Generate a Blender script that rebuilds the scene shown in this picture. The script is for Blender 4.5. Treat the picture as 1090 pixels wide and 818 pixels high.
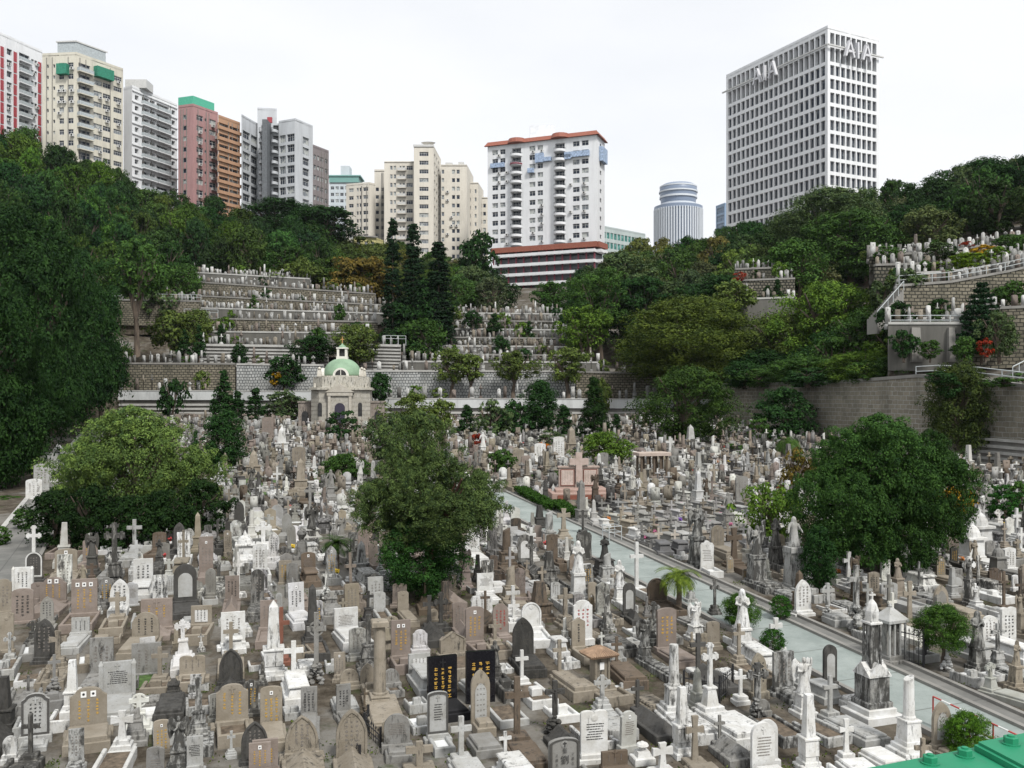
import bpy, math, random
import numpy as np
from mathutils import Vector, Matrix, Euler, noise as mnoise
R = math.radians
for _o in list(bpy.data.objects): bpy.data.objects.remove(_o)
S = bpy.context.scene
C = S.collection
# ------------------------------------------------------------------ camera, sky, sun, exposure
cd = bpy.data.cameras.new("camera"); cam = bpy.data.objects.new("camera", cd); C.objects.link(cam)
cam.location = (0, 0, 0); cam.rotation_euler = (R(90), 0, 0)
cd.sensor_width = 36; cd.lens = 36 * 1000 / 1090; cd.shift_y = 11 / 1090
cd.clip_start = 0.05; cd.clip_end = 6000
S.camera = cam
SUN_EL, SUN_AZ = 50, 150          # azimuth clockwise from +Y: behind the camera, to the right
W = bpy.data.worlds.new("World"); S.world = W; W.use_nodes = True
nt = W.node_tree; nt.nodes.clear()
wo = nt.nodes.new('ShaderNodeOutputWorld'); bg = nt.nodes.new('ShaderNodeBackground')
sky = nt.nodes.new('ShaderNodeTexSky'); sky.sky_type = 'NISHITA'; sky.sun_disc = False
sky.sun_elevation = R(SUN_EL); sky.sun_rotation = R(SUN_AZ)
tc = nt.nodes.new('ShaderNodeTexCoord'); mp = nt.nodes.new('ShaderNodeMapping'); mp.inputs['Scale'].default_value = (1, 1, 3)
nz = nt.nodes.new('ShaderNodeTexNoise'); nz.inputs['Scale'].default_value = 1.6; nz.inputs['Detail'].default_value = 6
rp = nt.nodes.new('ShaderNodeValToRGB'); rp.color_ramp.elements[0].position = .3; rp.color_ramp.elements[1].position = .62
rp.color_ramp.elements[0].color = (6.9, 7.15, 7.5, 1); rp.color_ramp.elements[1].color = (8.3, 8.35, 8.45, 1)
mx = nt.nodes.new('ShaderNodeMix'); mx.data_type = 'RGBA'; mx.inputs['Factor'].default_value = .9
nt.links.new(tc.outputs['Generated'], mp.inputs['Vector']); nt.links.new(mp.outputs[0], nz.inputs['Vector'])
nt.links.new(nz.outputs['Fac'], rp.inputs[0])
nt.links.new(sky.outputs[0], mx.inputs['A']); nt.links.new(rp.outputs[0], mx.inputs['B'])
nt.links.new(mx.outputs['Result'], bg.inputs[0]); bg.inputs[1].default_value = 0.1
nt.links.new(bg.outputs[0], wo.inputs[0])
sl = bpy.data.lights.new("sun", 'SUN'); sl.energy = 2.7; sl.angle = R(10); sl.color = (1, .975, .935)
so = bpy.data.objects.new("sun", sl); C.objects.link(so)
_a = R(SUN_AZ); _d = Vector((math.sin(_a) * math.cos(R(SUN_EL)), math.cos(_a) * math.cos(R(SUN_EL)), math.sin(R(SUN_EL))))
so.rotation_euler = _d.to_track_quat('Z', 'Y').to_euler()
S.view_settings.view_transform = 'Standard'; S.view_settings.look = 'None'
S.view_settings.exposure = 0.38; S.view_settings.gamma = 1; S.view_settings.use_curve_mapping = False
S.render.engine = 'CYCLES'
cy = S.cycles
cy.max_bounces = 4; cy.diffuse_bounces = 1; cy.glossy_bounces = 2; cy.transmission_bounces = 3; cy.transparent_max_bounces = 8
cy.volume_bounces = 0; cy.caustics_reflective = False; cy.caustics_refractive = False
cy.use_denoising = True

# ------------------------------------------------------------------ geometry of the place
SL, Z0 = 0.0576, -10.34                      # the burial ground rises gently away from the bridge
def plane(Y): return Z0 + SL * Y
def P(px, py, Y): return ((px - 545) / 1000 * Y, Y, -(py - 420) / 1000 * Y)
def G(px, py):
    Y = -Z0 / ((py - 420) / 1000 + SL); return ((px - 545) / 1000 * Y, Y)
def PX(X, Y, Z): return (545 + 1000 * X / Y, 420 - 1000 * Z / Y)
TH = math.atan(.36); CT, ST = math.cos(TH), math.sin(TH)     # the rows of graves run square to the path
def uv(X, Y): return (X * CT + Y * ST, -X * ST + Y * CT)
def xy(u, v): return (u * CT - v * ST, u * ST + v * CT)
_YR = [0, 60, 75, 90, 118, 135, 150, 165, 180, 210, 250, 300, 400, 800, 4000]
_PC = [-400, 0, 130, 300, 545, 700, 800, 950, 1090, 1500]
_T = [
 [-9, 0, 4, 9, 18, 24, 30, 36, 42, 54, 68, 74, 74, 60, 20],
 [-9, -6.5, -5, -2, 5, 11, 17, 23, 30, 43, 60, 68, 70, 60, 20],
 [-10, -6.9, -6, -5.2, -3.5, 0, 6, 12, 18, 30, 48, 58, 62, 55, 20],
 [-10, -6.9, -6, -5.2, -3.5, -.8, 5.0, 10, 17, 25, 38, 48, 55, 50, 20],
 [-10, -6.9, -6, -5.2, -3.5, -1.5, 4.0, 9, 14, 20, 27, 34, 44, 45, 20],
 [-10, -6.9, -6, -5.2, -3.5, 0, 4, 8, 14, 23, 31, 35, 40, 40, 20],
 [-5, -3, -1, 0, -1.8, 3, 8, 14, 20, 28, 34, 36, 36, 40, 20],
 [-5, -2, 0, 1.7, 8, 15, 21, 26, 30, 34, 36, 36, 36, 40, 20],
 [-5, -2, .3, 2.6, 14, 21, 27, 32, 35, 38, 40, 40, 40, 40, 20],
 [-5, 0, 6, 10, 22, 28, 34, 38, 40, 44, 46, 46, 46, 40, 20]]
_TN = np.array(_T, float)
def wallX(Y): return 26.5 + .335 * (118 - Y)          # the long retaining wall on the right
def leftX(Y): return -9.0 - .377 * Y                  # foot of the wooded slope on the left
def sst(t): t = min(1, max(0, t)); return t * t * (3 - 2 * t)
def terr(X, Y):
    Y = max(Y, 1e-3)
    px = 545 + 1000 * X / max(Y, 20)
    px = min(1500, max(-400, px)); Yc = min(Y, 4000)
    i = max(0, min(len(_PC) - 2, int(np.searchsorted(_PC, px)) - 1)); j = max(0, min(len(_YR) - 2, int(np.searchsorted(_YR, Yc)) - 1))
    a = (px - _PC[i]) / (_PC[i + 1] - _PC[i]); b = (Yc - _YR[j]) / (_YR[j + 1] - _YR[j])
    t = (_TN[i, j] * (1 - b) + _TN[i, j + 1] * b) * (1 - a) + (_TN[i + 1, j] * (1 - b) + _TN[i + 1, j + 1] * b) * a
    pl = plane(Y)
    if Y > 121 and px < 780: return t
    k = 1.0
    if Y < 20: return pl
    if X < leftX(Y): k = sst((leftX(Y) - X) / 14)
    elif X > wallX(Y) + .3 and Y > 40: k = sst((X - wallX(Y) - .3) / .8) * sst((Y - 40) / 20)
    elif Y < 121: k = 0
    return pl + (t - pl) * k

# ------------------------------------------------------------------ mesh builder
class MB:
    def __init__(s): s.v = []; s.f = []; s.m = []; s.uv = None
    def add(s, vs, fs, m=0, M=None):
        b = len(s.v)
        if M is not None: vs = [tuple(M @ Vector(p)) for p in vs]
        s.v += [tuple(p) for p in vs]; s.f += [tuple(b + i for i in f) for f in fs]; s.m += [m] * len(fs); return s
    def box(s, x0, x1, y0, y1, z0, z1, m=0, M=None):
        vs = [(x0, y0, z0), (x1, y0, z0), (x1, y1, z0), (x0, y1, z0), (x0, y0, z1), (x1, y0, z1), (x1, y1, z1), (x0, y1, z1)]
        return s.add(vs, [(3, 2, 1, 0), (4, 5, 6, 7), (0, 1, 5, 4), (1, 2, 6, 5), (2, 3, 7, 6), (3, 0, 4, 7)], m, M)
    def bev(s, x0, x1, y0, y1, z0, z1, b=.03, m=0, M=None):      # a block with its upper edges worn off
        vs = [(x0, y0, z0), (x1, y0, z0), (x1, y1, z0), (x0, y1, z0), (x0, y0, z1 - b), (x1, y0, z1 - b), (x1, y1, z1 - b), (x0, y1, z1 - b),
              (x0 + b, y0 + b, z1), (x1 - b, y0 + b, z1), (x1 - b, y1 - b, z1), (x0 + b, y1 - b, z1)]
        fs = [(3, 2, 1, 0), (8, 9, 10, 11)]
        for a in (0, 4):
            for i in range(4): j = (i + 1) % 4; fs.append((a + i, a + j, a + 4 + j, a + 4 + i))
        return s.add(vs, fs, m, M)
    def frus(s, cx, cy, z0, z1, a0, b0, a1, b1, m=0, M=None):    # tapered block, half sizes a,b
        vs = [(cx - a0, cy - b0, z0), (cx + a0, cy - b0, z0), (cx + a0, cy + b0, z0), (cx - a0, cy + b0, z0),
              (cx - a1, cy - b1, z1), (cx + a1, cy - b1, z1), (cx + a1, cy + b1, z1), (cx - a1, cy + b1, z1)]
        return s.add(vs, [(3, 2, 1, 0), (4, 5, 6, 7), (0, 1, 5, 4), (1, 2, 6, 5), (2, 3, 7, 6), (3, 0, 4, 7)], m, M)
    def prism(s, pts, y0, y1, m=0, M=None):                      # outline in x,z pushed through in y
        n = len(pts); vs = [(x, y0, z) for x, z in pts] + [(x, y1, z) for x, z in pts]
        fs = [tuple(range(n)), tuple(range(2 * n - 1, n - 1, -1))] + [(i, i + n, (i + 1) % n + n, (i + 1) % n) for i in range(n)]
        return s.add(vs, fs, m, M)
    def poly(s, pts, z0, z1, m=0, M=None):                       # plan outline x,y pulled up
        n = len(pts); vs = [(x, y, z0) for x, y in pts] + [(x, y, z1) for x, y in pts]
        fs = [tuple(range(n - 1, -1, -1)), tuple(range(n, 2 * n))] + [(i, (i + 1) % n, (i + 1) % n + n, i + n) for i in range(n)]
        return s.add(vs, fs, m, M)
    def lathe(s, prof, n=12, cx=0, cy=0, sx=1, sy=1, m=0, M=None, a0=0):
        vs = []; fs = []
        for r, z in prof:
            for k in range(n):
                a = a0 + 2 * math.pi * k / n; vs.append((cx + r * sx * math.cos(a), cy + r * sy * math.sin(a), z))
        for i in range(len(prof) - 1):
            for k in range(n):
                k2 = (k + 1) % n; fs.append((i * n + k, i * n + k2, (i + 1) * n + k2, (i + 1) * n + k))
        fs.append(tuple(range(n - 1, -1, -1))); fs.append(tuple((len(prof) - 1) * n + k for k in range(n)))
        return s.add(vs, fs, m, M)
    def tube(s, pts, rad, n=6, m=0):
        pts = [Vector(p) for p in pts]; L = len(pts); b = len(s.v); up = Vector((.13, .2, 1)).normalized()
        for i, p in enumerate(pts):
            d = (pts[min(i + 1, L - 1)] - pts[max(i - 1, 0)]).normalized()
            a = d.cross(up); a = a.normalized() if a.length > 1e-3 else Vector((1, 0, 0)); c = d.cross(a)
            r = rad[i] if isinstance(rad, (list, tuple)) else rad
            for k in range(n):
                t = 2 * math.pi * k / n; s.v.append(tuple(p + a * (r * math.cos(t)) + c * (r * math.sin(t))))
        for i in range(L - 1):
            for k in range(n):
                k2 = (k + 1) % n; s.f.append((b + i * n + k, b + i * n + k2, b + (i + 1) * n + k2, b + (i + 1) * n + k)); s.m.append(m)
        s.f.append(tuple(b + k for k in range(n))); s.f.append(tuple(b + (L - 1) * n + k for k in range(n - 1, -1, -1))); s.m += [m, m]
        return s
    def mesh(s, name, mats, smooth=False):
        me = bpy.data.meshes.new(name); me.from_pydata(s.v, [], s.f)
        for mt in (mats if isinstance(mats, (list, tuple)) else [mats]): me.materials.append(mt)
        if any(s.m): me.polygons.foreach_set('material_index', s.m)
        if s.uv is not None:
            l = me.uv_layers.new(name='UVMap'); l.data.foreach_set('uv', np.array(s.uv, 'f').ravel())
        if smooth: me.polygons.foreach_set('use_smooth', [True] * len(me.polygons))
        me.update(); return me
def link(name, data, parent=None, loc=None, rz=0, scale=None, color=None):
    o = bpy.data.objects.new(name, data); C.objects.link(o)
    if parent is not None: o.parent = parent
    if loc is not None: o.location = loc
    if rz: o.rotation_euler = (0, 0, rz)
    if scale is not None: o.scale = scale
    if color is not None: o.color = color
    return o
def tag(o, label=None, cat=None, group=None, kind=None):
    if label: o['label'] = label
    if cat: o['category'] = cat
    if group: o['group'] = group
    if kind: o['kind'] = kind
    return o
def part(name, mb, mat, parent, color=None, smooth=False):
    return link(name, mb.mesh(name, mat, smooth), parent, color=color if color is not None else (tuple(parent.color) if parent is not None else None))
def root(name, loc, rz=0, color=(1, 1, 1, 1)):
    return link(name, None, None, loc, rz, color=color)

# ------------------------------------------------------------------ materials
def newmat(name):
    m = bpy.data.materials.new(name); m.use_nodes = True; n = m.node_tree; n.nodes.clear()
    o = n.nodes.new('ShaderNodeOutputMaterial'); b = n.nodes.new('ShaderNodeBsdfPrincipled'); n.links.new(b.outputs[0], o.inputs[0])
    return m, n, b
def N(n, t, **kw):
    x = n.nodes.new(t)
    for k, v in kw.items(): setattr(x, k, v)
    return x
def mixc(n, f, a, b, mode='MIX'):
    x = N(n, 'ShaderNodeMix', data_type='RGBA', blend_type=mode)
    for sck, v in (('Factor', f), ('A', a), ('B', b)):
        if isinstance(v, (int, float)): x.inputs[sck].default_value = v
        elif isinstance(v, tuple): x.inputs[sck].default_value = v if len(v) == 4 else v + (1,)
        else: n.links.new(v, x.inputs[sck])
    return x.outputs['Result']
def mth(n, op, a, b=None, c=None, clamp=False):
    x = N(n, 'ShaderNodeMath', operation=op, use_clamp=clamp)
    for i, v in enumerate((a, b, c)):
        if v is None: continue
        if isinstance(v, (int, float)): x.inputs[i].default_value = v
        else: n.links.new(v, x.inputs[i])
    return x.outputs[0]
def noise_(n, vec, scale, detail=4, rough=.6):
    x = N(n, 'ShaderNodeTexNoise'); x.inputs['Scale'].default_value = scale; x.inputs['Detail'].default_value = detail; x.inputs['Roughness'].default_value = rough
    if vec is not None: n.links.new(vec, x.inputs['Vector'])
    return x.outputs['Fac']
def ramp(n, f, p0, p1, c0=(0, 0, 0, 1), c1=(1, 1, 1, 1)):
    x = N(n, 'ShaderNodeValToRGB'); x.color_ramp.elements[0].position = p0; x.color_ramp.elements[1].position = p1
    x.color_ramp.elements[0].color = c0; x.color_ramp.elements[1].color = c1; n.links.new(f, x.inputs[0]); return x.outputs[0]
def mapped(n, scale, off=None, space='Object'):
    t = N(n, 'ShaderNodeTexCoord'); m = N(n, 'ShaderNodeMapping'); m.inputs['Scale'].default_value = scale
    n.links.new(t.outputs[space], m.inputs['Vector'])
    if off is not None:
        c = N(n, 'ShaderNodeCombineXYZ')
        for i in range(3): n.links.new(off, c.inputs[i])
        n.links.new(c.outputs[0], m.inputs['Location'])
    return m.outputs[0]
def stone_mat(name, vertexcol=False):
    """weathered stone: tint from the object's colour, amount of black mould from its alpha"""
    m, n, b = newmat(name)
    if vertexcol:
        a = N(n, 'ShaderNodeAttribute', attribute_name='tint'); col = a.outputs['Color']; al = a.outputs['Alpha']; off = None
        v1 = mapped(n, (1, 1, 1)); v2 = mapped(n, (3, 3, .8))
    else:
        oi = N(n, 'ShaderNodeObjectInfo'); col = oi.outputs['Color']; al = oi.outputs['Alpha']
        off = mth(n, 'MULTIPLY', oi.outputs['Random'], 37.0)
        v1 = mapped(n, (1, 1, 1), off); v2 = mapped(n, (3.2, 3.2, .9), off)
    n1 = noise_(n, v1, 2.6, 6, .65); n2 = noise_(n, v2, 1.9, 7, .72); n3 = noise_(n, v1, 24, 3, .6)
    base = mixc(n, ramp(n, n1, .35, .7), mixc(n, 1.0, col, (.74, .72, .68), 'MULTIPLY'), col)
    base = mixc(n, mth(n, 'MULTIPLY', n3, .35), base, mixc(n, 1.0, base, (.72, .72, .72), 'MULTIPLY'))
    th = mth(n, 'SUBTRACT', .72, mth(n, 'MULTIPLY', al, .34))       # threshold sinks as the mould spreads
    msk = mth(n, 'MULTIPLY', mth(n, 'SUBTRACT', n2, th), 7.0, clamp=True)
    base = mixc(n, mth(n, 'MULTIPLY', msk, .92), base, (.035, .034, .031))
    n4 = noise_(n, v1, 11, 5, .75); sp = mth(n, 'MULTIPLY', mth(n, 'SUBTRACT', n4, mth(n, 'SUBTRACT', .66, mth(n, 'MULTIPLY', al, .12))), 9.0, clamp=True)
    base = mixc(n, mth(n, 'MULTIPLY', sp, .75), base, (.075, .07, .058))
    base = mixc(n, mth(n, 'MULTIPLY', ramp(n, n2, .30, .46, (1, 1, 1, 1), (0, 0, 0, 1)), mth(n, 'MULTIPLY', al, .5)), base, mixc(n, 1.0, base, (.62, .58, .48), 'MULTIPLY'))
    n.links.new(base, b.inputs['Base Color']); b.inputs['Roughness'].default_value = .8; b.inputs['Specular IOR Level'].default_value = .18
    bp = N(n, 'ShaderNodeBump'); bp.inputs['Strength'].default_value = .35; bp.inputs['Distance'].default_value = .02
    n.links.new(n3, bp.inputs['Height']); n.links.new(bp.outputs[0], b.inputs['Normal'])
    return m
def plain(name, col, rough=.7, metal=0, var=.15, scale=3.0, spec=None):
    m, n, b = newmat(name)
    oi = N(n, 'ShaderNodeObjectInfo')
    v = mapped(n, (1, 1, 1)); f = noise_(n, v, scale, 5)
    dark = tuple(c * (1 - var * 2) for c in col); lite = tuple(min(1, c * (1 + var)) for c in col)
    base = mixc(n, ramp(n, f, .3, .7), dark + (1,), lite + (1,))
    n.links.new(base, b.inputs['Base Color']); b.inputs['Roughness'].default_value = rough; b.inputs['Metallic'].default_value = metal
    if spec is not None: b.inputs['Specular IOR Level'].default_value = spec
    return m
def wallpaint(name, col, stain=.5, streak=(.5, .5, .07)):
    stain = min(1, stain * 1.5 + .1)
    m, n, b = newmat(name)
    f = noise_(n, mapped(n, streak), 1.0, 6, .7); g = noise_(n, mapped(n, (1, 1, 1)), .25, 3)
    base = mixc(n, mth(n, 'MULTIPLY', ramp(n, f, .45, .8), stain), col + (1,), tuple(c * .5 for c in col) + (1,))
    base = mixc(n, mth(n, 'MULTIPLY', g, .25), base, mixc(n, 1.0, base, (.8, .8, .78), 'MULTIPLY'))
    n.links.new(base, b.inputs['Base Color']); b.inputs['Roughness'].default_value = .75; return m
def glassmat(name, dark, lite, split=.55):
    m, n, b = newmat(name); oi = N(n, 'ShaderNodeObjectInfo')
    f = noise_(n, mapped(n, (.9, .9, .9), mth(n, 'MULTIPLY', oi.outputs['Random'], 90.0)), .8, 2)
    base = mixc(n, ramp(n, f, split - .03, split + .05), dark + (1,), lite + (1,))
    n.links.new(base, b.inputs['Base Color']); b.inputs['Roughness'].default_value = .3; b.inputs['Specular IOR Level'].default_value = .22; return m
def leafmat(name, trans=.14):
    m, n, b = newmat(name); oi = N(n, 'ShaderNodeObjectInfo')
    v = mapped(n, (1, 1, 1)); f = noise_(n, v, 7.5, 4, .7); g = noise_(n, v, 40.0, 2, .6)
    c = oi.outputs['Color']
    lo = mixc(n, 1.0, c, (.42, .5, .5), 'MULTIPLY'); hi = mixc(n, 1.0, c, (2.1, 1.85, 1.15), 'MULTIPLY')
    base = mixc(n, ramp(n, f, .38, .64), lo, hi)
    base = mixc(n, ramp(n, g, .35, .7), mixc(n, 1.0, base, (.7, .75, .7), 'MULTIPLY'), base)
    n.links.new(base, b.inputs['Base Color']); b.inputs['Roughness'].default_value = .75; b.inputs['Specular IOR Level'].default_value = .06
    t = N(n, 'ShaderNodeBsdfTranslucent'); n.links.new(mixc(n, 1.0, base, (1.0, 1.15, .5), 'MULTIPLY'), t.inputs[0])
    ms = N(n, 'ShaderNodeMixShader'); ms.inputs[0].default_value = trans
    out = [x for x in n.nodes if x.type == 'OUTPUT_MATERIAL'][0]
    n.links.new(b.outputs[0], ms.inputs[1]); n.links.new(t.outputs[0], ms.inputs[2]); n.links.new(ms.outputs[0], out.inputs[0])
    return m
def ashlar(name, c1, c2, mortar, bw=.55, bh=.28, ms=.03, dirt=.5):
    m, n, b = newmat(name)
    t = N(n, 'ShaderNodeTexCoord'); br = N(n, 'ShaderNodeTexBrick'); wn = N(n, 'ShaderNodeTexNoise'); wn.inputs['Scale'].default_value = .9; n.links.new(t.outputs['UV'], wn.inputs['Vector'])
    va = N(n, 'ShaderNodeVectorMath', operation='MULTIPLY_ADD'); n.links.new(wn.outputs['Color'], va.inputs[0]); va.inputs[1].default_value = (.5, .22, 0); n.links.new(t.outputs['UV'], va.inputs[2]); n.links.new(va.outputs[0], br.inputs['Vector'])
    br.inputs['Color1'].default_value = c1 + (1,); br.inputs['Color2'].default_value = c2 + (1,); br.inputs['Mortar'].default_value = mortar + (1,)
    br.inputs['Scale'].default_value = 1; br.inputs['Brick Width'].default_value = bw; br.inputs['Row Height'].default_value = bh
    br.inputs['Mortar Size'].default_value = ms; br.inputs['Mortar Smooth'].default_value = .3; br.inputs['Bias'].default_value = -.1
    f = noise_(n, mapped(n, (.35, .35, .12)), 1.0, 7, .75)
    base = mixc(n, mth(n, 'MULTIPLY', ramp(n, f, .38, .66), min(1, dirt * 1.5)), br.outputs['Color'], (.045, .048, .036))
    g = noise_(n, mapped(n, (1, 1, 1)), 3, 4)
    base = mixc(n, mth(n, 'MULTIPLY', g, .5), base, mixc(n, 1.0, base, (.62, .6, .55), 'MULTIPLY'))
    n.links.new(base, b.inputs['Base Color']); b.inputs['Roughness'].default_value = .9; b.inputs['Specular IOR Level'].default_value = .15
    bp = N(n, 'ShaderNodeBump'); bp.inputs['Strength'].default_value = .8; bp.inputs['Distance'].default_value = .06
    n.links.new(mth(n, 'SUBTRACT', 1.0, br.outputs['Fac']), bp.inputs['Height']); n.links.new(bp.outputs[0], b.inputs['Normal'])
    return m
def groundmat():
    m, n, b = newmat('earth')
    v = mapped(n, (1, 1, 1)); a = noise_(n, v, .16, 6, .7); c = noise_(n, v, 1.3, 7, .75); d = noise_(n, v, 9, 4)
    base = mixc(n, ramp(n, c, .38, .62), (.05, .041, .03), (.14, .12, .094))
    base = mixc(n, ramp(n, a, .5, .6), base, (.2, .19, .17))
    base = mixc(n, mth(n, 'MULTIPLY', ramp(n, noise_(n, v, .55, 6, .75), .56, .66), .8), base, (.055, .075, .028))
    base = mixc(n, mth(n, 'MULTIPLY', d, .5), base, mixc(n, 1.0, base, (.5, .5, .5), 'MULTIPLY'))
    n.links.new(base, b.inputs['Base Color']); b.inputs['Roughness'].default_value = .95; b.inputs['Specular IOR Level'].default_value = .1
    bp = N(n, 'ShaderNodeBump'); bp.inputs['Strength'].default_value = .6; bp.inputs['Distance'].default_value = .05
    n.links.new(d, bp.inputs['Height']); n.links.new(bp.outputs[0], b.inputs['Normal'])
    return m
M = {}
M['stone'] = stone_mat('weathered_stone'); M['stonev'] = stone_mat('weathered_stone_many', True)
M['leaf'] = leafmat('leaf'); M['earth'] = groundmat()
M['bark'] = plain('bark', (.13, .10, .075), .95, var=.3, scale=9)
M['redbark'] = plain('red_bark', (.17, .085, .06), .95, var=.3, scale=9)
M['soil'] = plain('plot_soil', (.13, .10, .07), .95, var=.35, scale=6)
M['gold'] = plain('gilt_letters', (.55, .33, .06), .5, var=.1)
M['ink'] = plain('black_letters', (.03, .03, .03), .6, var=.05)
M['faint'] = plain('worn_letters', (.2, .18, .16), .8, var=.1)
M['red'] = plain('red_letters', (.35, .04, .03), .6, var=.1)
M['white'] = plain('white_enamel', (.78, .78, .76), .4, var=.05)
M['iron'] = plain('black_iron', (.02, .02, .022), .5, var=.2)
M['blackgranite'] = plain('black_granite', (.012, .012, .015), .12, var=.3, scale=30)
M['marble'] = plain('clean_marble', (.74, .75, .74), .35, var=.06)
M['concrete'] = wallpaint('concrete', (.25, .24, .22), .8, (.6, .6, .15))
M['paleconcrete'] = wallpaint('pale_concrete', (.46, .455, .43), .8, (.5, .5, .2))
M['dark'] = plain('dark_recess', (.035, .035, .035), .9, var=.3)
M['railwhite'] = plain('white_painted_rail', (.46, .49, .49), .5, var=.1)
M['rust'] = plain('rusty_tile', (.30, .2, .13), .85, var=.2, scale=5)
M['ashlar'] = ashlar('yellow_ashlar', (.31, .28, .215), (.20, .18, .14), (.055, .052, .045), .62, .36, .055, .35)
M['ashlar2'] = ashlar('grey_ashlar', (.34, .31, .25), (.25, .225, .18), (.48, .48, .45), .75, .42, .035, .38)
M['rubble'] = ashlar('rubble_stone', (.26, .24, .19), (.15, .135, .11), (.03, .03, .028), .5, .4, .08, .5)
M['niche'] = ashlar('niche_plaques', (.62, .63, .62), (.5, .52, .52), (.10, .11, .12), .42, .42, .045, .35)
M['path'] = None
def pathmat(name, c, d):
    m, n, b = newmat(name)
    v = mapped(n, (1, 1, 1)); a = noise_(n, v, .7, 6, .7); g = noise_(n, v, 14, 4)
    base = mixc(n, ramp(n, a, .38, .62), c + (1,), d + (1,)); base = mixc(n, mth(n, 'MULTIPLY', ramp(n, noise_(n, mapped(n, (.5, .5, .5)), 2.2, 8, .8), .55, .68), .5), base, (.13, .14, .125)); base = mixc(n, mth(n, 'MULTIPLY', g, .3), base, mixc(n, 1.0, base, (.6, .6, .6), 'MULTIPLY'))
    n.links.new(base, b.inputs['Base Color']); b.inputs['Roughness'].default_value = .85
    mr = N(n, 'ShaderNodeMapping'); mr.inputs['Rotation'].default_value = (0, 0, -TH); n.links.new(v, mr.inputs['Vector']); br = N(n, 'ShaderNodeTexBrick'); n.links.new(mr.outputs[0], br.inputs['Vector'])
    br.offset = 0; br.inputs['Scale'].default_value = 1; br.inputs['Brick Width'].default_value = 7.3; br.inputs['Row Height'].default_value = 2.6; br.inputs['Mortar Size'].default_value = .03; br.inputs['Mortar Smooth'].default_value = .4
    base = mixc(n, mth(n, 'MULTIPLY', br.outputs['Fac'], .6), base, (.06, .06, .055)); lf = noise_(n, v, 26, 3, .8)
    base = mixc(n, mth(n, 'MULTIPLY', ramp(n, lf, .66, .70), .7), base, (.12, .08, .035)); n.links.new(base, b.inputs['Base Color']); return m
M['path'] = pathmat('painted_path', (.215, .248, .232), (.30, .335, .315)); M['asphalt'] = pathmat('old_asphalt', (.13, .13, .12), (.2, .195, .18))
# ------------------------------------------------------------------ the ground
def build_ground():
    ys = [-60, -30, -10, 0, 8, 14, 20] + list(np.arange(22, 205, 1.6)) + list(np.arange(206, 330, 5)) + [350, 400, 500, 700, 1000, 1500]
    pxs = [-1500, -1100, -800, -600] + list(np.arange(-480, 1600, 14)) + [1700, 2000, 2600]
    vs = []; fs = []; W_ = len(pxs)
    for Y in ys:
        for p in pxs:
            X = (p - 545) / 1000 * max(Y, 25); z = terr(X, Y)
            if Y > 126 or X < leftX(Y) - 3: z += .5 * (mnoise.noise(Vector((X * .12, Y * .12, 3))))
            else: z += .05 * mnoise.noise(Vector((X * .5, Y * .5, 0))) - .02
            vs.append((X, Y, z))
    for j in range(len(ys) - 1):
        for i in range(W_ - 1): a = j * W_ + i; fs.append((a, a + 1, a + W_ + 1, a + W_))
    mb = MB(); mb.add(vs, fs)
    tag(link('ground', mb.mesh('ground', M['earth'], True)), kind='structure')
build_ground()
def strip(name, left, right, zoff, mat, h=None):
    """a sheet between two polylines on the burial ground, optionally with thickness h"""
    vs = []; fs = []; n = len(left)
    def fine(l):
        o = []
        for a, b in zip(l[:-1], l[1:]):
            for k in range(8): t = k / 8; o.append((a[0] + (b[0] - a[0]) * t, a[1] + (b[1] - a[1]) * t))
        return o + [l[-1]]
    L, Q = fine(left), fine(right); n = len(L)
    for (a, b) in zip(L, Q):
        za, zb = plane(a[1]) + zoff, plane(b[1]) + zoff
        vs += [(a[0], a[1], za), (b[0], b[1], zb)]
        if h: vs += [(a[0], a[1], za - h), (b[0], b[1], zb - h)]
    k = 4 if h else 2
    for i in range(n - 1):
        a = i * k; b = a + k; fs.append((a, a + 1, b + 1, b))
        if h: fs += [(a + 2, a, b, b + 2), (a + 1, a + 3, b + 3, b + 1)]
    if h: fs += [(0, 2, 3, 1), ((n - 1) * k, (n - 1) * k + 1, (n - 1) * k + 3, (n - 1) * k + 2)]
    mb = MB(); mb.add(vs, fs)
    return tag(link(name, mb.mesh(name, mat)), kind='structure')
# main path, along rows' v direction, u between 16.35..18.65 from its right edge line
PU0, PU1 = None, None
PU1 = uv(5.7, 46.6)[0]; PU0 = PU1 - 2.4
V0, V1 = uv(*G(1090, 800))[1] - 10, uv(*G(540, 522))[1]
def pv(u): return [xy(u, V0), xy(u, V1)]
strip('path', pv(PU0), pv(PU1), .03, M['path'])
for a, b, hh in ((PU1, PU1 + .16, .12), (PU0 - .16, PU0, .12)):
    strip('kerb', pv(a), pv(b), hh, M['concrete'], .3)
strip('gutter', pv(PU1 + .16), pv(PU1 + .7), .035, M['asphalt'])
strip('kerb', pv(PU1 + .7), pv(PU1 + .85), .13, M['concrete'], .3)
# cross path towards the memorial
vc = uv(*G(560, 547))[1]
strip('side_path', [xy(PU0 - 9, vc), xy(PU0 - .2, vc)], [xy(PU0 - 9, vc + 1.6), xy(PU0 - .2, vc + 1.6)], .026, M['path'])
def sheet(name, pts, zoff, mat):
    g_ = [G(*p) for p in pts]; mb = MB(); mb.add([(x, y, plane(y) + zoff) for x, y in g_], [tuple(range(len(g_)))]); return tag(link(name, mb.mesh(name, mat)), kind='structure')
M['grass'] = plain('short_grass', (.07, .13, .03), .95, var=.3, scale=4)
sheet('lawn', [(226, 527), (345, 527), (352, 509), (236, 509)], .02, M['grass'])
sheet('lawn', [(139, 735), (171, 735), (168, 716), (142, 716)], .03, M['grass'])
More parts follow.
